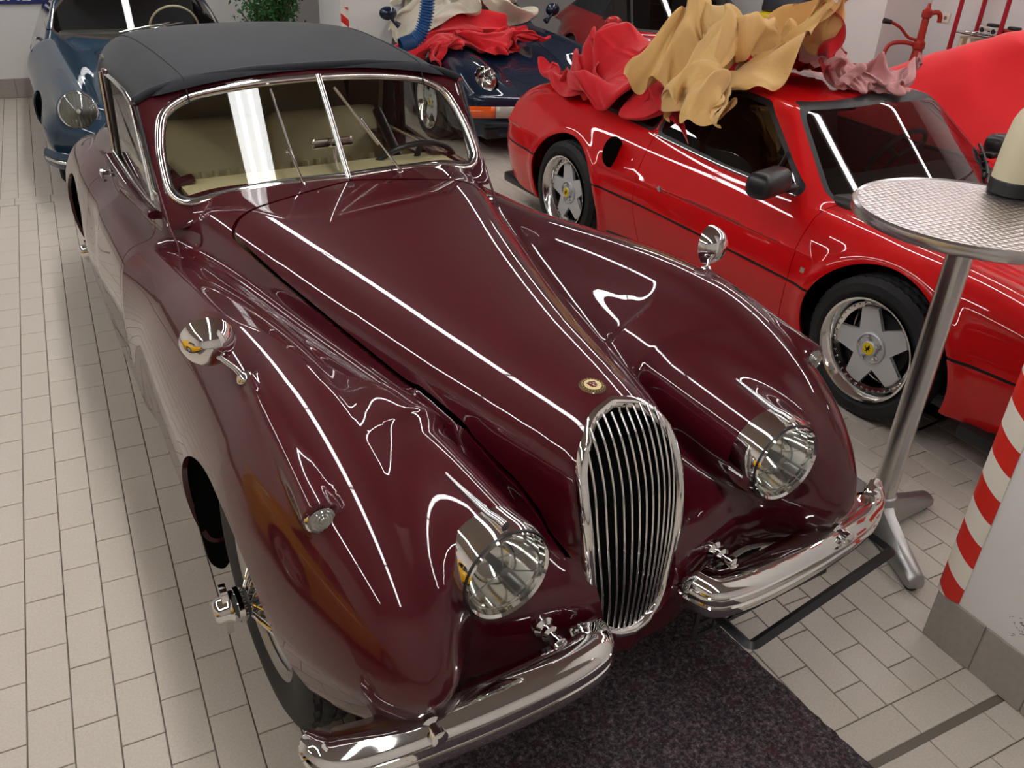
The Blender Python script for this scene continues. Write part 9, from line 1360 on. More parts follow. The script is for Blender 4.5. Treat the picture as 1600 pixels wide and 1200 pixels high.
[650,1279,197,2,4,-3,2,4,-4,-2,-1,-2,1,5,0,3,1,3,-3,1,8,7,5,9,17,-3,-1,12,-6,-1,8,-2,0,8,-3,-2,1,4,4,-3,6,-1,-10,13,-7,-13,20,1,-11,14,-10,-21,8,1,-7,12,3,-4,4,-2,-3,4,-4,6,2,1,12,1,-2,8,-9,8,15,-1,3,14,9,-1,9,7,0,2,5,-2,-3,3,-1,-4,-5,-3,-5,2,-4,-3,3,2,-5,2,-3,1,6,0,-3,5,2,0,1,4,9,-3,1,-6,6,4,0,-6,7,1,0,8],
[658,1282,204,-5,0,-3,0,3,-1,-3,1,2,-2,3,2,4,1,-1,4,3,6,13,2,0,15,-7,-1,13,-4,-1,9,-2,-6,0,1,-5,-1,5,-1,-4,4,1,-4,12,1,-8,18,5,-11,15,-8,-20,9,2,-11,14,-4,-5,3,-5,0,3,-3,3,2,1,8,-2,2,11,2,5,16,-6,3,15,8,5,11,8,-5,3,7,3,-3,0,-4,-4,-5,-4,-5,4,-2,-4,4,1,-3,2,0,-2,2,-2,-2,1,3,0,5,0,5,3,3,-3,6,6,-5,-2,2,-4,-6,2],
[659,1288,197,1,2,4,-1,1,4,1,-4,2,-2,-3,2,1,4,2,8,4,-3,12,-1,3,13,-9,-1,13,-3,-7,7,3,-3,-1,0,-8,-2,4,-1,-1,5,1,-4,8,5,-7,17,4,-9,18,-4,-17,11,-2,-14,8,-6,-6,5,-3,0,2,1,4,1,-1,6,0,6,10,6,-7,15,1,6,18,2,9,9,11,-1,3,2,-3,-1,1,-4,-4,-3,-3,-5,4,1,-2,3,0,-3,4,2,-1,1,-3,-2,5,0,-1,0,3,0,1,5,1,6,5,-4,0,3,-7,2,-1],
[671,1297,194,3,-1,5,1,-2,4,-2,-3,-1,-1,-3,-3,3,-1,4,6,0,2,14,4,1,10,-10,4,11,-3,-7,6,1,-7,2,4,-5,-2,4,0,-2,2,3,-7,7,3,-7,12,1,-9,17,1,-12,16,-2,-13,10,-4,-6,1,-6,1,3,-4,1,1,6,7,5,-3,11,6,1,13,7,1,17,0,9,9,10,6,0,6,-1,1,-2,-6,-3,-4,-5,-5,4,-3,0,1,5,-2,4,0,1,1,1,-1,2,1,-1,4,0,0,-4,7,0,6,4,-5,4,1,-8,0,2],
[693,1290,191,3,3,4,1,1,4,-2,-4,2,-2,-1,-5,1,-4,0,5,-1,2,3,-6,2,7,10,1,16,-5,-2,8,-2,4,4,0,-2,1,4,2,-4,1,4,-2,6,-6,-10,4,-9,-11,13,-3,-9,19,5,-13,13,-5,-2,10,1,0,1,-4,1,6,3,8,4,3,10,6,-8,12,9,3,14,4,9,6,10,7,0,3,5,0,1,-6,-2,-6,-7,-3,3,-6,0,3,2,3,1,6,4,6,4,1,0,6,-1,2,3,-2,4,-1,-3,-1,3,-6,3,-5,-11,1,0],
]
CREAM_CLOTH = [
[456,1368,192,17,12,-1,-10,11,-6,-3,18,-9,-10,35,-5,-2,26,5,5,4,15,-4,5,5,-1,6,0,1,8,3,0,12,-5,0,4,-6,0,10,11,16,-1,20,22,1,11,4,7,-9,0,7,6,14,7,33,-18,-15,-6,-2,6,-7,3,0,-4,-1,10,0,-15,11,-7,-21,11,-15,6,29,-2,0,10,7,-5,3,8,-1,18,12,1,6,-1,2,-7,-7,8,-2,3,1,1,-3],
[443,1365,192,20,1,0,2,7,2,-2,29,-8,-5,43,-15,-10,30,-3,-1,8,10,0,7,3,5,11,-1,6,8,5,1,6,12,-3,10,4,7,1,5,10,-5,24,24,-11,4,9,13,-12,0,5,5,7,8,17,-12,-15,20,-9,10,-3,2,-2,-8,-3,9,-1,-16,9,-6,-25,8,-14,-7,23,-5,-1,10,5,1,7,6,8,21,14,10,14,-11,6,-5,-3,11,-5,-2,-2,-3,-17],
[438,1360,195,18,6,3,16,4,-3,-3,28,-2,-4,45,-14,-5,30,-6,-7,8,4,4,7,-1,9,13,0,8,8,5,-5,15,21,-6,3,16,6,5,4,15,-10,16,24,-10,3,9,10,-12,3,7,-1,-2,5,8,-6,-7,19,-9,-2,14,-3,7,-5,-4,7,-2,-19,7,-6,-22,10,-16,-15,15,-6,-4,8,4,4,10,8,18,20,11,15,20,-12,5,-2,-14,0,-3,-7,6,9,-13],
[455,1361,197,16,13,6,15,1,-4,0,21,-6,-1,35,-2,-4,24,0,-7,5,5,4,6,-6,0,16,7,4,15,10,10,23,10,-5,8,14,4,-6,3,15,-4,12,14,0,13,7,2,-8,6,9,-2,-6,0,2,-9,2,9,-7,-2,11,-7,6,2,-3,7,-5,-12,8,-15,-21,10,-18,-16,12,-2,-3,8,8,0,8,4,14,13,8,16,16,3,5,-1,-8,3,11,-6,2,-5,-13],
[479,1368,202,13,13,7,4,15,2,6,3,-2,5,12,3,3,14,3,-3,6,4,-2,7,0,10,25,-10,4,24,4,4,22,20,-2,8,8,0,6,6,5,4,18,7,-1,18,5,-1,5,0,3,-4,-3,11,-13,-9,-7,-6,-13,-4,14,-5,10,7,-1,2,-16,-7,19,-21,-14,12,-22,-20,12,-3,-2,4,10,-4,1,7,9,2,14,13,5,16,13,4,2,6,5,-6,-4,-7,-10],
[495,1371,213,7,15,6,5,8,3,5,2,4,8,5,8,11,4,2,0,6,1,0,13,1,8,26,-8,8,29,-1,4,24,14,-1,11,8,-2,10,9,-3,-6,22,3,-4,17,-3,5,1,5,4,1,-6,9,-10,-13,5,-10,-9,-9,-1,-7,4,1,-2,5,-12,-5,22,-19,-16,17,-17,-17,9,-8,-4,5,4,1,-2,10,10,0,15,15,-4,20,11,-2,12,0,2,-5,2,12,-3],
[516,1373,219,-12,1,8,-4,3,7,9,6,0,16,6,5,12,9,9,14,15,0,-2,12,0,1,24,-3,6,30,3,10,17,-7,3,8,-5,-4,13,18,-7,-2,30,-1,2,10,5,6,-12,1,7,5,-13,-8,26,-12,0,-2,-7,10,-28,0,6,-18,-9,4,7,-20,5,2,-17,10,-22,-17,8,-12,-7,7,4,3,5,7,17,-2,11,23,2,15,17,1,4,-5,7,0,-8,8,-15],
[531,1373,228,-15,0,6,-5,4,3,7,6,3,19,6,-1,9,8,15,12,18,3,-1,12,-2,4,25,-11,4,29,9,11,15,-10,5,6,-8,-4,13,19,-8,2,31,-6,3,12,11,5,-15,-1,5,5,-12,-5,30,-14,-7,-5,-6,17,-35,1,11,-18,-9,1,13,-22,3,7,-20,12,-14,-12,6,-17,-4,5,0,3,0,7,14,-5,12,24,7,9,10,6,8,-6,1,-9,-7,12,-10],
[555,1370,243,-2,8,3,0,4,2,-6,5,0,2,3,5,9,7,6,9,19,3,-1,10,-10,-6,33,4,11,25,13,12,16,-12,4,6,-10,0,12,8,-6,9,23,-5,0,21,5,6,-3,-1,6,2,-12,-2,15,-11,-2,-14,-9,7,-29,2,9,-11,-8,3,4,-11,4,5,-12,2,-13,-1,11,0,0,6,4,0,-3,7,5,-2,6,8,1,7,2,6,7,-7,-1,-11,-5,12,-8],
[582,1381,240,1,8,-4,-1,6,4,-6,-2,15,-11,-4,9,8,12,3,-3,9,-14,-1,11,-5,2,38,14,7,26,15,14,15,-15,5,6,-12,0,10,8,-5,18,17,-4,2,28,-2,6,6,3,7,2,-9,-4,5,-14,7,-28,-4,-6,-32,-7,-11,-4,-8,-1,-1,-6,6,-8,14,11,7,7,6,11,4,7,6,0,5,5,-8,5,2,-9,2,6,-7,4,2,-8,1,-8,-5,6,-7],
[604,1380,240,2,7,-11,-6,-2,8,-2,6,8,-8,7,5,-11,5,-5,-10,4,-2,8,16,-2,-2,33,7,15,26,12,13,16,1,4,8,-3,0,9,1,-1,15,14,-8,11,33,-5,3,26,2,4,1,-3,9,-22,-9,-8,-42,-14,-29,-19,-6,-8,-9,-4,5,-6,7,13,7,18,13,5,19,6,7,4,8,3,-9,14,8,-15,2,10,-22,4,-3,-15,-1,-2,-7,0,-4,-2,9,5],
[615,1382,248,2,6,-13,-6,-1,6,-12,9,-14,-9,2,-5,-4,6,4,-7,6,2,0,11,1,10,28,10,14,27,6,10,19,17,3,11,8,1,9,-8,-3,11,3,-4,15,39,-8,2,51,-2,7,1,4,13,-55,-8,-35,-41,-15,-17,-23,-7,-2,-5,-2,8,3,2,14,10,24,4,5,18,4,0,-7,5,-1,2,22,18,-16,13,8,-24,-4,-7,-18,2,-5,-5,5,4,-3,5,10],
[618,1382,256,4,10,-14,-8,3,1,-10,-1,-1,-11,8,0,-3,18,3,-3,3,-1,-2,10,1,9,23,7,16,23,4,14,19,12,1,8,9,2,10,-8,-4,9,4,0,16,32,-7,2,42,-1,7,2,2,11,-48,-14,-26,-41,-20,-16,-16,-4,-1,-7,-4,9,4,12,3,5,21,0,8,12,6,-9,-1,10,5,1,19,20,-12,17,8,-21,0,-1,-14,-1,-2,-6,6,2,-3,11,3],
[605,1381,269,20,10,-16,-6,6,-5,-10,4,13,-9,17,17,-1,17,10,-1,12,8,-4,10,-2,0,21,-10,23,10,2,13,11,8,0,9,6,1,8,-9,0,8,-4,4,9,21,2,4,17,0,8,0,-8,6,-26,-20,-5,-36,-25,-13,-7,-3,0,-6,10,1,-2,12,1,-3,15,-6,2,11,13,2,-1,9,5,2,19,14,-5,14,16,-7,12,9,-2,11,1,-7,3,6,-6,7,-5],
[600,1384,275,22,10,-14,0,7,-11,-20,11,11,2,22,26,5,17,22,-1,15,7,-8,9,0,3,17,-6,26,-3,3,8,7,7,-2,6,5,4,8,-13,-1,15,-6,11,-3,10,6,5,6,-2,5,0,-9,11,-18,-22,13,-32,-30,-2,-6,1,3,-5,8,-1,-2,7,-8,2,14,-10,-7,14,5,-2,2,6,1,-1,18,16,4,18,20,4,15,18,4,17,5,-3,9,0,-11,7,-8],
[621,1396,270,3,6,-3,-5,5,-7,-15,9,-6,-1,23,24,-2,15,23,-5,11,8,-5,12,2,24,15,12,26,-5,12,4,12,-8,-3,10,-9,-2,6,5,13,-1,3,12,0,2,3,4,-12,0,9,2,-12,12,4,-23,19,-23,-24,9,-10,-6,10,4,2,5,-2,11,-1,-9,18,-21,-10,13,-20,-21,0,0,-5,0,16,17,6,23,16,7,19,10,3,15,4,1,12,7,-3,19,13],
[627,1400,259,1,9,1,0,3,2,-17,7,-14,-11,19,21,-2,19,20,-3,8,8,2,11,8,26,11,16,26,-3,16,3,19,-15,-7,11,-10,3,6,10,13,-5,10,13,-1,-1,5,4,-17,-2,10,1,-12,9,9,-22,20,-20,-24,14,-9,-10,2,8,-1,9,-1,13,-6,-6,15,-18,-13,21,-21,-32,-1,-1,-8,-1,16,19,7,24,16,9,18,8,1,11,12,0,14,8,-3,18,2],
[635,1403,253,7,6,0,-2,11,-2,-16,13,-8,-14,23,18,-2,9,19,1,7,8,4,1,11,18,5,16,15,10,11,2,17,-13,-6,8,-6,4,9,1,8,4,4,12,-4,0,5,2,9,1,8,3,-7,14,2,-20,9,-20,-28,2,-25,10,3,-5,4,7,5,4,-6,-2,11,-10,-6,9,-9,-9,4,3,-5,2,10,-2,4,16,10,0,23,16,2,8,17,-1,13,4,-5,20,10],
[655,1417,240,-1,9,-7,-2,10,-1,-11,18,4,-1,7,26,-3,-5,18,0,6,4,1,4,8,2,4,19,1,14,13,-5,17,-12,-6,13,-8,1,5,-8,3,8,-12,8,4,-9,3,5,22,0,7,3,-3,5,2,-8,-1,-11,-7,-4,-32,15,-6,-12,-1,1,8,1,5,5,8,0,6,4,11,11,-3,4,0,7,0,-10,-1,9,1,-4,20,10,4,11,8,-2,10,10,-1,11,15],
[667,1432,223,2,9,-3,-5,5,-2,-5,17,12,0,-14,26,-2,-3,13,3,8,5,-3,10,6,-6,6,25,-9,13,22,-16,13,-7,-4,9,-7,-3,4,-13,2,12,-32,-4,12,-12,3,8,11,-2,7,9,0,2,-1,1,-7,-3,22,-15,-24,-1,-11,-14,7,8,5,4,12,17,3,5,18,0,9,9,4,8,0,-1,9,4,0,10,4,-5,7,5,-6,2,2,0,9,0,-4,10,3],
[680,1437,216,-14,-5,-8,-9,2,-4,9,24,12,6,-13,33,-1,-3,13,-2,15,-5,-1,7,8,-9,0,36,-11,17,25,-16,15,5,-4,6,-1,-6,11,-20,-1,9,-46,3,10,-11,-11,10,13,1,6,4,2,0,-7,9,-10,-6,18,-25,-14,4,-5,-15,3,10,10,1,14,27,5,10,18,3,7,-6,2,7,2,2,18,25,-5,5,17,-6,5,-5,-3,4,-6,-1,7,-4,2,2,-16],
[689,1432,209,-15,1,-8,-9,1,-4,11,21,14,4,-14,32,-1,-2,14,-2,14,-4,-1,5,10,-8,4,32,-13,19,25,-11,16,8,-5,7,2,-8,10,-18,-1,16,-40,0,-1,-15,-4,11,3,1,3,4,3,-4,2,8,-7,-8,13,-23,-13,6,-1,-15,-1,11,12,3,14,28,8,7,17,3,8,-8,1,7,-1,-1,14,25,-3,9,15,-4,7,-2,-3,8,-5,-2,-3,-9,0,3,-9],
[719,1438,203,-21,1,-3,-12,3,-3,3,7,17,-3,-12,26,-1,-2,13,0,6,5,-4,7,10,-5,17,17,-17,22,13,-7,12,13,-1,10,5,0,7,-9,-8,-1,-22,12,16,-11,8,-22,-30,4,6,2,-6,9,10,-3,1,8,1,-5,-13,7,3,-10,-5,12,11,5,11,31,10,6,17,4,4,-1,-5,5,1,0,11,6,-1,3,-3,6,0,-14,-1,-1,-12,4,10,0,2,8,11],
[734,1422,211,-7,16,0,-12,7,-1,-8,-8,15,-11,-7,21,-12,-2,10,1,6,5,0,10,7,-4,22,8,-24,18,0,-11,13,7,-6,8,5,9,-3,-6,23,6,-9,29,20,-10,11,-10,-29,0,0,-3,-13,15,11,-23,6,10,-9,5,9,6,6,-7,-7,11,8,1,6,31,10,-3,24,9,2,1,-3,7,0,-2,6,3,7,2,-19,11,-28,-23,14,4,-22,3,5,-2,4,15,16],
[740,1400,218,-1,-1,7,-3,3,7,-14,4,6,-19,5,12,-13,4,10,-2,8,5,2,12,5,-7,28,-4,-17,27,-7,-1,18,0,4,0,7,9,6,-3,30,7,-12,29,10,-8,15,3,6,4,4,-4,-21,4,-3,-40,8,9,-24,14,23,0,16,4,0,3,-5,0,-10,5,5,-7,31,12,8,19,0,4,3,0,7,-3,13,-5,-27,22,-27,-24,14,-11,-11,8,4,-3,3,11,-11],
[748,1395,224,3,-11,5,-4,0,8,-14,10,6,-19,11,9,-15,7,8,-3,8,2,3,10,7,-11,32,-12,-15,28,-9,5,21,4,7,-2,6,7,12,-4,32,7,-13,30,12,-5,14,-22,9,0,2,3,-17,25,-4,-42,6,8,-31,13,23,-1,20,13,0,-3,-11,1,-5,-4,6,-15,29,11,13,26,0,7,7,2,5,-10,16,-11,-27,21,-18,-27,20,-17,3,2,-4,-9,4,11,-14],
[761,1409,221,1,-19,11,-5,-5,10,-12,17,-1,-21,17,1,-15,-1,7,-4,0,10,3,11,5,-17,32,-20,-11,31,-7,8,17,11,3,5,3,12,2,3,28,12,-5,28,1,-11,15,-14,5,1,6,8,-19,14,1,-40,6,5,-28,15,24,-4,17,8,4,9,-9,-3,-10,-4,11,-4,24,10,10,24,4,6,5,4,11,-2,10,-4,-25,20,-34,-28,9,-26,2,6,-1,-13,4,14,-10],
[770,1429,230,3,-26,11,-9,-6,8,-13,22,-8,-19,19,-17,-12,-2,7,-2,-8,16,-6,8,0,-15,31,-20,-9,27,-7,1,10,11,6,1,8,9,3,3,20,1,-4,23,-2,3,9,-5,12,0,5,7,-13,7,-5,-13,24,13,-22,9,11,-9,10,6,5,5,-12,2,-2,-4,16,16,17,14,9,17,5,8,3,6,13,11,-2,-3,-16,0,-35,-24,-2,-27,-5,4,5,-12,5,8,-2],
[783,1431,234,-8,-5,9,-6,-1,8,-21,16,-4,-12,20,-21,-6,-3,-10,-9,-5,3,-4,5,3,-5,15,-6,-8,12,-2,-11,3,-1,0,2,9,9,2,2,7,-5,21,9,-2,15,4,1,10,2,5,6,0,9,-6,2,22,-1,5,15,6,-4,-1,9,2,6,-9,9,12,4,25,17,5,18,18,3,8,7,3,-3,10,1,-20,-9,-3,-14,-26,-10,-25,-4,-8,-8,-4,-4,7,5,-3],
[782,1438,238,-12,1,-6,-5,5,-1,-12,9,13,-8,15,-16,-6,6,-17,-2,11,-5,-7,2,3,-10,-9,6,-8,-6,-4,-8,-5,8,-2,1,11,-4,4,9,19,4,14,8,-8,17,-10,10,6,-4,7,4,7,12,-10,14,26,-11,11,0,9,4,2,12,3,11,3,14,15,-1,25,25,-5,27,22,1,6,11,-2,-12,2,-7,-30,-9,12,-29,-29,-3,-29,5,5,-9,-3,-3,-2,-5,-12],
[781,1438,231,-10,-1,-8,-4,0,4,-9,14,4,-6,21,7,-4,5,-23,-5,9,-3,-6,1,3,-10,-11,5,-9,0,2,-8,-7,3,-1,0,8,-3,3,-2,16,1,14,9,1,24,-8,8,7,-3,-3,7,4,16,-1,17,21,-19,13,8,3,5,2,9,4,10,1,4,19,-6,27,22,-6,29,21,1,6,11,-2,-14,6,-3,-28,-4,19,-29,-36,-6,-32,7,4,-7,-6,-2,-1,-5,-9],
[784,1438,221,-3,-9,-2,-2,1,9,-15,5,-1,-12,20,6,-4,13,5,-5,3,-2,-7,-5,2,-6,-9,1,-4,9,0,-3,6,-5,-4,6,1,2,7,-12,5,9,-4,10,-3,28,5,-19,22,2,0,10,-3,2,6,9,14,1,16,28,-23,9,18,-8,5,5,5,-8,13,-2,11,24,-6,26,15,-2,4,11,1,-5,3,7,-21,9,12,-22,-31,-10,-25,-17,3,-10,-6,-2,3,-4,-3],
]
def cloth_obj(rows, m, label):
    a = np.array(rows).reshape(len(rows), -1, 3); V = (np.cumsum(a, 1) * .004).reshape(-1, 3); N = len(rows); c = V.mean(0); V = V - c
    F = [(i * N + j, (i + 1) * N + j, (i + 1) * N + j + 1, i * N + j + 1) for i in range(N - 1) for j in range(N - 1)]
    o = py_obj('dust_cover', V, F, m, None, True); o.location = c; tag(o, label, 'dust cover')
    s = o.modifiers.new('soft', 'SUBSURF'); s.levels = 1; s.render_levels = 2
    return o
# ================================================================ bistro table and jug
TB = empty('bistro_table', (1.30, -.245, 0), 0, 'tall round bistro table with swirled steel top and four-footed cast base', 'table')
M_TOP = mat('swirled_steel', (.66, .60, .585), rough=.26, metal=1)
nt = M_TOP.node_tree; b = nt.nodes['Principled BSDF']; tc = nt.nodes.new('ShaderNodeTexCoord'); N_ = nt.nodes.new; K_ = nt.links.new
def mth(op, x, y=None):     # engine-turned discs: overlapping rings on a grid
    q = N_('ShaderNodeMath'); q.operation = op
    for i, w in enumerate((x, y)):
        if w is None: continue
        if isinstance(w, (int, float)): q.inputs[i].default_value = w
        else: K_(w, q.inputs[i])
    return q.outputs[0]
sx_ = N_('ShaderNodeSeparateXYZ'); K_(tc.outputs['Object'], sx_.inputs[0]); P_ = .021
fy = mth('DIVIDE', sx_.outputs[1], P_); row = mth('FLOOR', fy); fx = mth('ADD', mth('DIVIDE', sx_.outputs[0], P_), mth('MULTIPLY', mth('MODULO', mth('ABSOLUTE', row), 2), .5))
ux = mth('SUBTRACT', mth('FRACT', fx), .5); uy = mth('SUBTRACT', mth('FRACT', fy), .5)
rad_ = mth('SQRT', mth('ADD', mth('MULTIPLY', ux, ux), mth('MULTIPLY', uy, uy)))
bp = N_('ShaderNodeBump'); bp.inputs['Strength'].default_value = .5; bp.inputs['Distance'].default_value = .007; K_(rad_, bp.inputs['Height']); K_(bp.outputs['Normal'], b.inputs['Normal'])
b.inputs['Roughness'].default_value = .3
lathe('table_top', [(0, 1.152), (.312, 1.152)], M_TOP, TB, None, 96)
lathe('rim', [(.311, 1.1522), (.318, 1.1555), (.325, 1.150), (.327, 1.138), (.324, 1.124), (.312, 1.118), (.10, 1.118), (0, 1.118)], M_STEEL, TB, None, 96)
lathe('column', [(.0375, .09), (.0375, 1.12)], M_STEEL, TB, None, 40); lathe('top_plate', [(.0375, 1.09), (.06, 1.112), (.12, 1.116)], M_ALU, TB, None, 32)
def rp(P, sc): return P
foot_names = []
for k in range(4):
    a = R_((-112, 5, 68, 185)[k]); bm = bmesh.new(); rings = []
    for r, zt, zb, w in ((0, .155, .02, .040), (.035, .150, .020, .040), (.07, .128, .018, .036), (.14, .105, .02, .034), (.24, .076, .018, .033), (.285, .064, .016, .031), (.30, .050, .018, .027), (.303, .036, .02, .022)):
        ring = []
        for x, z in ((-w * .8, zb), (-w, zb + (zt - zb) * .2), (-w * .92, zb + (zt - zb) * .75), (-w * .5, zt), (0, zt + .003), (w * .5, zt), (w * .92, zb + (zt - zb) * .75), (w, zb + (zt - zb) * .2), (w * .8, zb)):
            ring.append(bm.verts.new((r * math.cos(a) - x * math.sin(a), r * math.sin(a) + x * math.cos(a), z)))
        rings.append(ring)
    for p, q in zip(rings, rings[1:]):
        for j in range(9): bm.faces.new((p[j], p[(j+1) % 9], q[(j+1) % 9], q[j]))
    bm.faces.new(rings[-1]); bm.faces.new(rings[0][::-1]); f = bm_obj('foot', bm, M_ALU, TB, 40)
    lathe('glide', [(0, .001), (.018, .001), (.02, .006), (.02, .025)], M_SEAL, f, Matrix.Translation((.277 * math.cos(a), .277 * math.sin(a), 0)), 20)
lathe('hub_collar', [(.052, .06), (.052, .15), (.044, .165), (.0375, .168)], M_ALU, TB, None, 32)
JX, JY = 1.575, -.165
JG = empty('vacuum_jug', (JX, JY, 1.153), 0, 'cream vacuum jug with black base and black lid on the round table', 'jug')
lathe('jug_body', [(.0715, .042), (.0715, .048), (.070, .10), (.066, .16), (.060, .21), (.050, .235), (.038, .25)], mat('cream_plastic_shell', 'e8dcbc', rough=.42, bump=(120, .1, .0008)), JG, None, 48)
lathe('base_ring', [(0, 0), (.070, 0), (.0735, .004), (.0735, .040), (.0715, .044)], M_BPLAS, JG, None, 48)
lathe('lid', [(.040, .247), (.040, .29), (.034, .302), (.015, .306), (0, .306)], M_BPLAS, JG, None, 32)
tube('handle', smooth_path([(.035, .0, .28), (.085, 0, .285), (.105, 0, .25), (.10, 0, .16), (.070, 0, .10)], 5), .012, M_BPLAS, JG, 10)
bm = bmesh.new(); add_box(bm, (-.038, 0, .285), (.045, .03, .03), (0, R_(-20), 0), .008); bm_obj('spout', bm, M_BPLAS, JG)
# ================================================================ dust covers
def cloth(name, col, col2):
    m = mat(name, col, rough=.85, sheen=.2, var=(5, .45, col2)); nt = m.node_tree; b = nt.nodes['Principled BSDF']; tc = nt.nodes.new('ShaderNodeTexCoord')
    n0 = nt.nodes.new('ShaderNodeTexNoise'); n0.inputs['Scale'].default_value = 7; n0.inputs['Detail'].default_value = 2; n0.inputs['Distortion'].default_value = 2.2; nt.links.new(tc.outputs['Object'], n0.inputs['Vector'])
    a = nt.nodes.new('ShaderNodeMath'); a.operation = 'SUBTRACT'; a.inputs[1].default_value = .5; c = nt.nodes.new('ShaderNodeMath'); c.operation = 'ABSOLUTE'
    nt.links.new(n0.outputs['Fac'], a.inputs[0]); nt.links.new(a.outputs[0], c.inputs[0]); bp = nt.nodes.new('ShaderNodeBump'); bp.inputs['Strength'].default_value = .3; bp.inputs['Distance'].default_value = .018
    nt.links.new(c.outputs[0], bp.inputs['Height']); n1 = nt.nodes.new('ShaderNodeTexNoise'); n1.inputs['Scale'].default_value = 450; nt.links.new(tc.outputs['Object'], n1.inputs['Vector'])
    b2 = nt.nodes.new('ShaderNodeBump'); b2.inputs['Strength'].default_value = .15; b2.inputs['Distance'].default_value = .001; nt.links.new(n1.outputs['Fac'], b2.inputs['Height']); nt.links.new(bp.outputs['Normal'], b2.inputs['Normal']); nt.links.new(b2.outputs['Normal'], b.inputs['Normal'])
    return m
M_REDC = cloth('red_cloth', 'd2121f', 'b00d18'); M_TANC = cloth('tan_cloth', 'e6bd7c', 'd8a862'); M_PINKC = cloth('dusty_pink_cloth', 'c99292', 'b98080'); M_CREAMC = cloth('cream_cloth', 'cfc6b4', 'bdb3a0'); M_BEIGEC = cloth('pale_beige_cloth', 'd6cdbd', 'c9bfae')
cloth_obj(DECK_CLOTH, M_REDC, 'red dust cover heaped on the rear deck and roof of the red coupe')
cloth_obj(SMALL_CLOTH, M_REDC, 'small red cloth lying on the roof between the tan and the pink covers')
cloth_obj(TAN_CLOTH, M_TANC, 'tan yellow dust cover piled on the roof and hanging over the side window')
cloth_obj(PINK_CLOTH, M_PINKC, 'dusty pink cloth folded at the front edge of the red roof')
cloth_obj(LID_CLOTH, M_REDC, 'red dust cover crumpled on the front lid of the navy coupe')
cloth_obj(CREAM_CLOTH, M_CREAMC, 'cream cotton dust cover bunched over the windscreen of the navy coupe')
# car under a red cover, right edge
def F_cov(x, y, z):
    ax = np.abs(x)
    top = spl([-.4, .1, .6, 1.1, 1.6, 2.1, 2.6, 3.2, 3.8, 4.2], [.42, .62, .74, .84, 1.12, 1.34, 1.32, 1.10, .84, .6])(y)
    f = smax(z - top + .10 * ax * ax, ax - .86 + .45 * np.maximum(z - .55, 0) - .06 * np.maximum(.5 - z, 0), .16); f = smax(f, smax(-.25 - y, y - 4.1, .1), .16)
    P = np.stack([x * 1.0 + y * .9, y * .35 + 0 * x, z * .8], -1); wv = vnoise(P * 1.3, 5); n = vnoise(np.stack([x * .8 + .9 * y + .6 * wv, (y - 1.1 * x) * 3.4 + 1.2 * wv, z * 3 + 0 * x], -1), 9); r = 1 - np.sqrt(n * n + .01)
    fl = vnoise(np.stack([x * 6, y * 6, z * .6], -1), 19) * np.clip((.75 - z) * 1.2, 0, 1)
    return smax(f - .030 * (r - .7) - .03 * fl, .03 - z, .01) * .8
cs = isosurf(F_cov, (-1.05, -.4, 0), (1.05, 4.25, 1.4), .022, 3); cv = sm_obj('covered_car', cs, mat('scarlet_cover_cloth', 'e0101c', rough=.8, sheen=.2, bump=(300, .1, .001)), None); cv.location = (4.74, -.80, 0); cv.rotation_euler = (0, 0, -.10)
tag(cv, 'car completely hidden under a smooth scarlet dust cover at the right', 'covered car')
# ================================================================ ficus behind the roof
PT = empty('potted_ficus', (1.05, 7.33, 0), 0, 'green leafy ficus in a pot in front of the back wall', 'plant')
lathe('pot', [(0, 0), (.13, 0), (.17, .28), (.185, .29), (.185, .32), (.165, .32), (.16, .28), (0, .27)], mat('terracotta', '7a4a34', rough=.8), PT, None, 32)
bm = bmesh.new(); rr = random.Random(4)
tips = []
for k in range(26):
    a = rr.uniform(0, 6.28); e = rr.uniform(.1, .36); h = rr.uniform(.75, 1.25); p = [(0, 0, .25), (.04 * math.cos(a), .04 * math.sin(a), .55), (e * .6 * math.cos(a), e * .6 * math.sin(a), h * .8), (e * math.cos(a), e * math.sin(a), h)]
    add_tube(bm, smooth_path(p, 3), [.012] + [.008] * 8 + [.003] if False else .006, 5); tips += smooth_path(p, 8)[10:]
bm_obj('stem', bm, mat('bark', '5b4a38', rough=.9), PT)
V, F = [], []; 
for k in range(2600):
    t = tips[rr.randrange(len(tips))]; c = Vector(t) + Vector((rr.gauss(0, .05), rr.gauss(0, .05), rr.gauss(0, .05))); d = Vector((rr.gauss(0, 1), rr.gauss(0, 1), rr.uniform(-1.4, .3))).normalized(); u = d.cross(Vector((rr.gauss(0, 1), rr.gauss(0, 1), 1))).normalized(); L = rr.uniform(.035, .06); w = L * .24; n = d.cross(u) * L * .12
    b0 = len(V); V += [c, c + d * L * .35 + u * w + n, c + d * L, c + d * L * .35 - u * w + n, c + d * L * .5]; F += [(b0, b0+1, b0+4), (b0+1, b0+2, b0+4), (b0+2, b0+3, b0+4), (b0+3, b0, b0+4)]
tag(py_obj('leaves', V, F, mat('leaf_green', '3f7a3a', rough=.45, var=(9, .8, '254f25')), PT, False), kind='stuff')
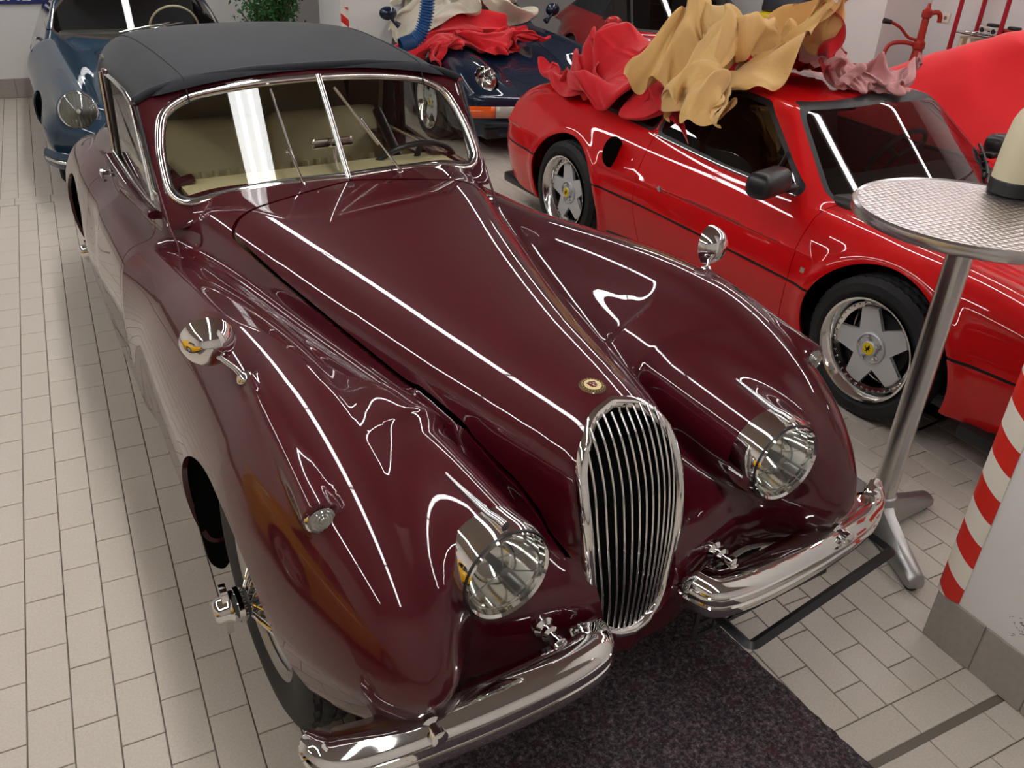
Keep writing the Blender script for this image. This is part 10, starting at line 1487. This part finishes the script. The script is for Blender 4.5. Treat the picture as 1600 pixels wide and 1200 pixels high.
# ================================================================ blue extraction hose
hp = smooth_path([(1.76, 5.0, 2.5), (1.765, 5.0, 1.6), (1.755, 5.0, 1.15), (1.735, 5.0, 1.0), (1.69, 5.0, .88), (1.62, 5.0, .83)], 14)
H0 = empty('extraction_hose', (1.75, 5.0, 0), 0, 'dark blue ribbed extraction hose hanging beside the striped column', 'hose')
bm = bmesh.new(); P = resample(np.array(hp), 320); rad = [.052 + .008 * (1 if (i // 2) % 2 else -1) for i in range(320)]
add_tube(bm, [Vector(p) - Vector((1.75, 5.0, 0)) for p in P], rad, 20); bm_obj('ribbed_tube', bm, mat('hose_blue', '1f4f86', rough=.4), H0, True)
lathe('nozzle', [(.052, 0), (.058, .02), (.058, .10), (.052, .12)], mat('hose_blue_dark', '173c66', rough=.4), H0, axis_mtx((1.62 - 1.75, 0, .83), (-.95, 0, -.25)) @ Matrix.Translation((0, 0, -.02)), 24)
tube('hanger_strap', [(.01, 0, 2.48), (.01, 0, CEIL)], .01, M_STEEL, H0)
# ================================================================ red stand pump near the right wall
M_PR = mat('oxide_red_paint', 'a12a1e', rough=.4, var=(20, .4, '7c1d15'))
PU = empty('hand_pump', (6.0, 3.86, 0), -.47, 'old oxide red hand pump on a trolley with a hooped handle by the pier', 'pump')
lathe('pump_body', [(0, .55), (.075, .55), (.08, .58), (.06, .60), (.048, .75), (.042, .80), (.052, .81), (.052, .86), (.034, .88), (.030, 1.06), (.044, 1.07), (.044, 1.12), (.02, 1.14), (.012, 1.18), (0, 1.18)], M_PR, PU, None, 24)
bm = bmesh.new(); add_tube(bm, smooth_path([(.03, 0, 1.10), (.09, 0, 1.11), (.12, 0, 1.08), (.125, 0, 1.03)], 4), .020, 10); bm_obj('spout', bm, M_PR, PU)
bm = bmesh.new(); add_tube(bm, smooth_path([(-.03, 0, .88), (-.12, -.02, .90), (-.22, -.03, .98), (-.31, -.03, 1.02)], 4), .013, 8); cr_ = bm_obj('crank', bm, M_PR, PU); bm = bmesh.new(); add_tube(bm, [(-.31, -.03, 1.02), (-.38, -.03, 1.03)], [.02, .024], 10); bm_obj('grip', bm, M_BPLAS, cr_)
tube('hoop_handle', smooth_path([(-.30, .0, .10), (-.30, 0, .55), (-.29, 0, .78), (-.22, 0, .85), (-.05, 0, .84), (.02, 0, .74), (.03, 0, .58)], 5), .019, M_PR, PU, 10)
tube('cross_bar', [(-.30, 0, .56), (.05, 0, .56)], .022, M_PR, PU, 8); bm = bmesh.new(); add_tube(bm, [(.06, 0, .62), (.13, 0, .66), (.15, 0, .74)], [.012, .012, .018], 8); bm_obj('lever', bm, M_PR, PU)
box('trolley_base', (-.1, 0, .08), (.55, .34, .05), M_PR, PU, bevel=.01)
tube('stand_leg', [(0, 0, .10), (0, 0, .56)], .035, M_PR, PU, 12)
cn = lathe('oil_canister', [(0, .0), (.15, 0), (.155, .01), (.155, .45), (.14, .48), (.05, .49), (.05, .51), (0, .51)], mat('canister_blue', '1d3f8f', rough=.3), None, None, 32); cn.location = (5.93, 3.60, .106); tag(cn, 'blue canister standing under the hooped handle of the red pump', 'canister')
# red pipe rack with shelf
RK = empty('pipe_rack', (6.2, 3.55, 0), 0, 'rack of dark red pipes with a wire shelf by the right wall', 'rack'); M_PIPE = mat('crimson_pipe', '9c1626', rough=.3)
for (x, y) in ((0, .15), (.1, -.22), (.3, .15), (.3, -.95), (0, -.95)): tube('pipe_post', [(x, y, 0), (x, y, 2.3)], .020, M_PIPE, RK, 12)
bm = bmesh.new()
for i in range(17): add_tube(bm, [(0, .15 - i * .068, .97), (.3, .15 - i * .068, .97)], .004, 6)
for x in (0, .15, .3): add_tube(bm, [(x, .15, .965), (x, -.95, .965)], .006, 6)
bm_obj('wire_shelf', bm, M_CHROME, RK)
for k, (y, c) in enumerate(((-.10, 'b8b2a8'), (-.30, '8c2a24'))):
    t = empty('model_car', (6.35, 3.55 + y, .985), 1.4, ['small silver model car on the wire shelf, nearer the pump', 'small red model car on the wire shelf, nearer the picture edge'][k], 'model car', 'model cars on the shelf')
    box('car_body', (0, 0, .035), (.22, .085, .035), paint('model_paint_%s' % c, c), t, bevel=.014, seg=3); box('car_cabin', (-.01, 0, .062), (.10, .07, .03), M_BPLAS, t, bevel=.012, seg=3)
    for a in (-.065, .065):
        for s in (-1, 1): lathe('car_wheel', [(0, -.006), (.02, -.006), (.02, .006), (0, .008)], M_RUB, t, axis_mtx((a, s * .04, .02), (0, s, 0)), 16)
for k in range(6):
    t = box('folder', (6.33, 3.62 - k * .075, .81), (.22, .035, .26), mat('folder_%d' % (k % 3), ('b7a48a', 'cfc6b2', '96806a')[k % 3], rough=.7), None, (0, 0, random.uniform(-.04, .04)), .003)
    tag(t, '%s upright paper folder from the pump side on the shelf behind the red pipe' % ('first', 'second', 'third', 'fourth', 'fifth', 'sixth')[k], 'folder', 'folders under the wire shelf')
sf_ = box('lower_shelf', (.15, -.4, .672), (.3, 1.1, .015), M_PIPE, RK)
sk = box('wall_socket', (6.592, 4.12, 1.02), (.016, .085, .085), mat('socket_white', 'e8e2d0', rough=.4), None, bevel=.006); tag(sk, 'cream wall socket above the red pump', 'socket')
for k in range(2):
    lathe('socket_hole', [(.0, 0), (.018, .0)], mat('socket_brown', '9c6a50'), sk, axis_mtx((6.583, 4.12, 1.02), (-1, 0, 0)), 20); break
# yellow and black machine beyond the tan cloth
YM = empty('cleaning_machine', (5.95, 5.55, 0), .3, 'yellow and black floor cleaning machine behind the tan cloth', 'machine'); MY = mat('machine_yellow', 'e6c40c', rough=.35)
box('tank', (0, 0, .55), (.42, .5, .7), MY, YM, bevel=.05, seg=3); box('hood', (.12, 0, .98), (.40, .5, .28), mat('machine_grey', '33353d', rough=.35), YM, (0, R_(14), 0), .06, 3); box('squeegee', (0, -.1, .12), (.6, .3, .16), M_BPLAS, YM, bevel=.03); box('panel', (-.15, -.25, .90), (.18, .04, .25), MY, YM, bevel=.02)
for s in (-1, 1): lathe('machine_wheel', [(0, -.03), (.11, -.03), (.12, 0), (.11, .03), (0, .03)], M_RUB, YM, axis_mtx((.1, s * .24, .12), (0, 1, 0)), 24)
# dark workbench shelf left of it
WS_ = empty('tool_trolley', (6.08, 7.3, 0), 1.57, 'dark tool trolley with open shelves standing left of the yellow machine', 'trolley')
for z in (.25, .62, .98): box('trolley_shelf', (0, 0, z), (.9, .45, .03), mat('trolley_dark', (.03, .032, .04), rough=.4), WS_, bevel=.006)
for sx in (-1, 1):
    for sy in (-1, 1): box('trolley_post', (sx * .43, sy * .2, .5), (.035, .035, 1.0), mat('trolley_steel', (.12, .12, .13), rough=.4, metal=.6), WS_)
# black box beyond the jug
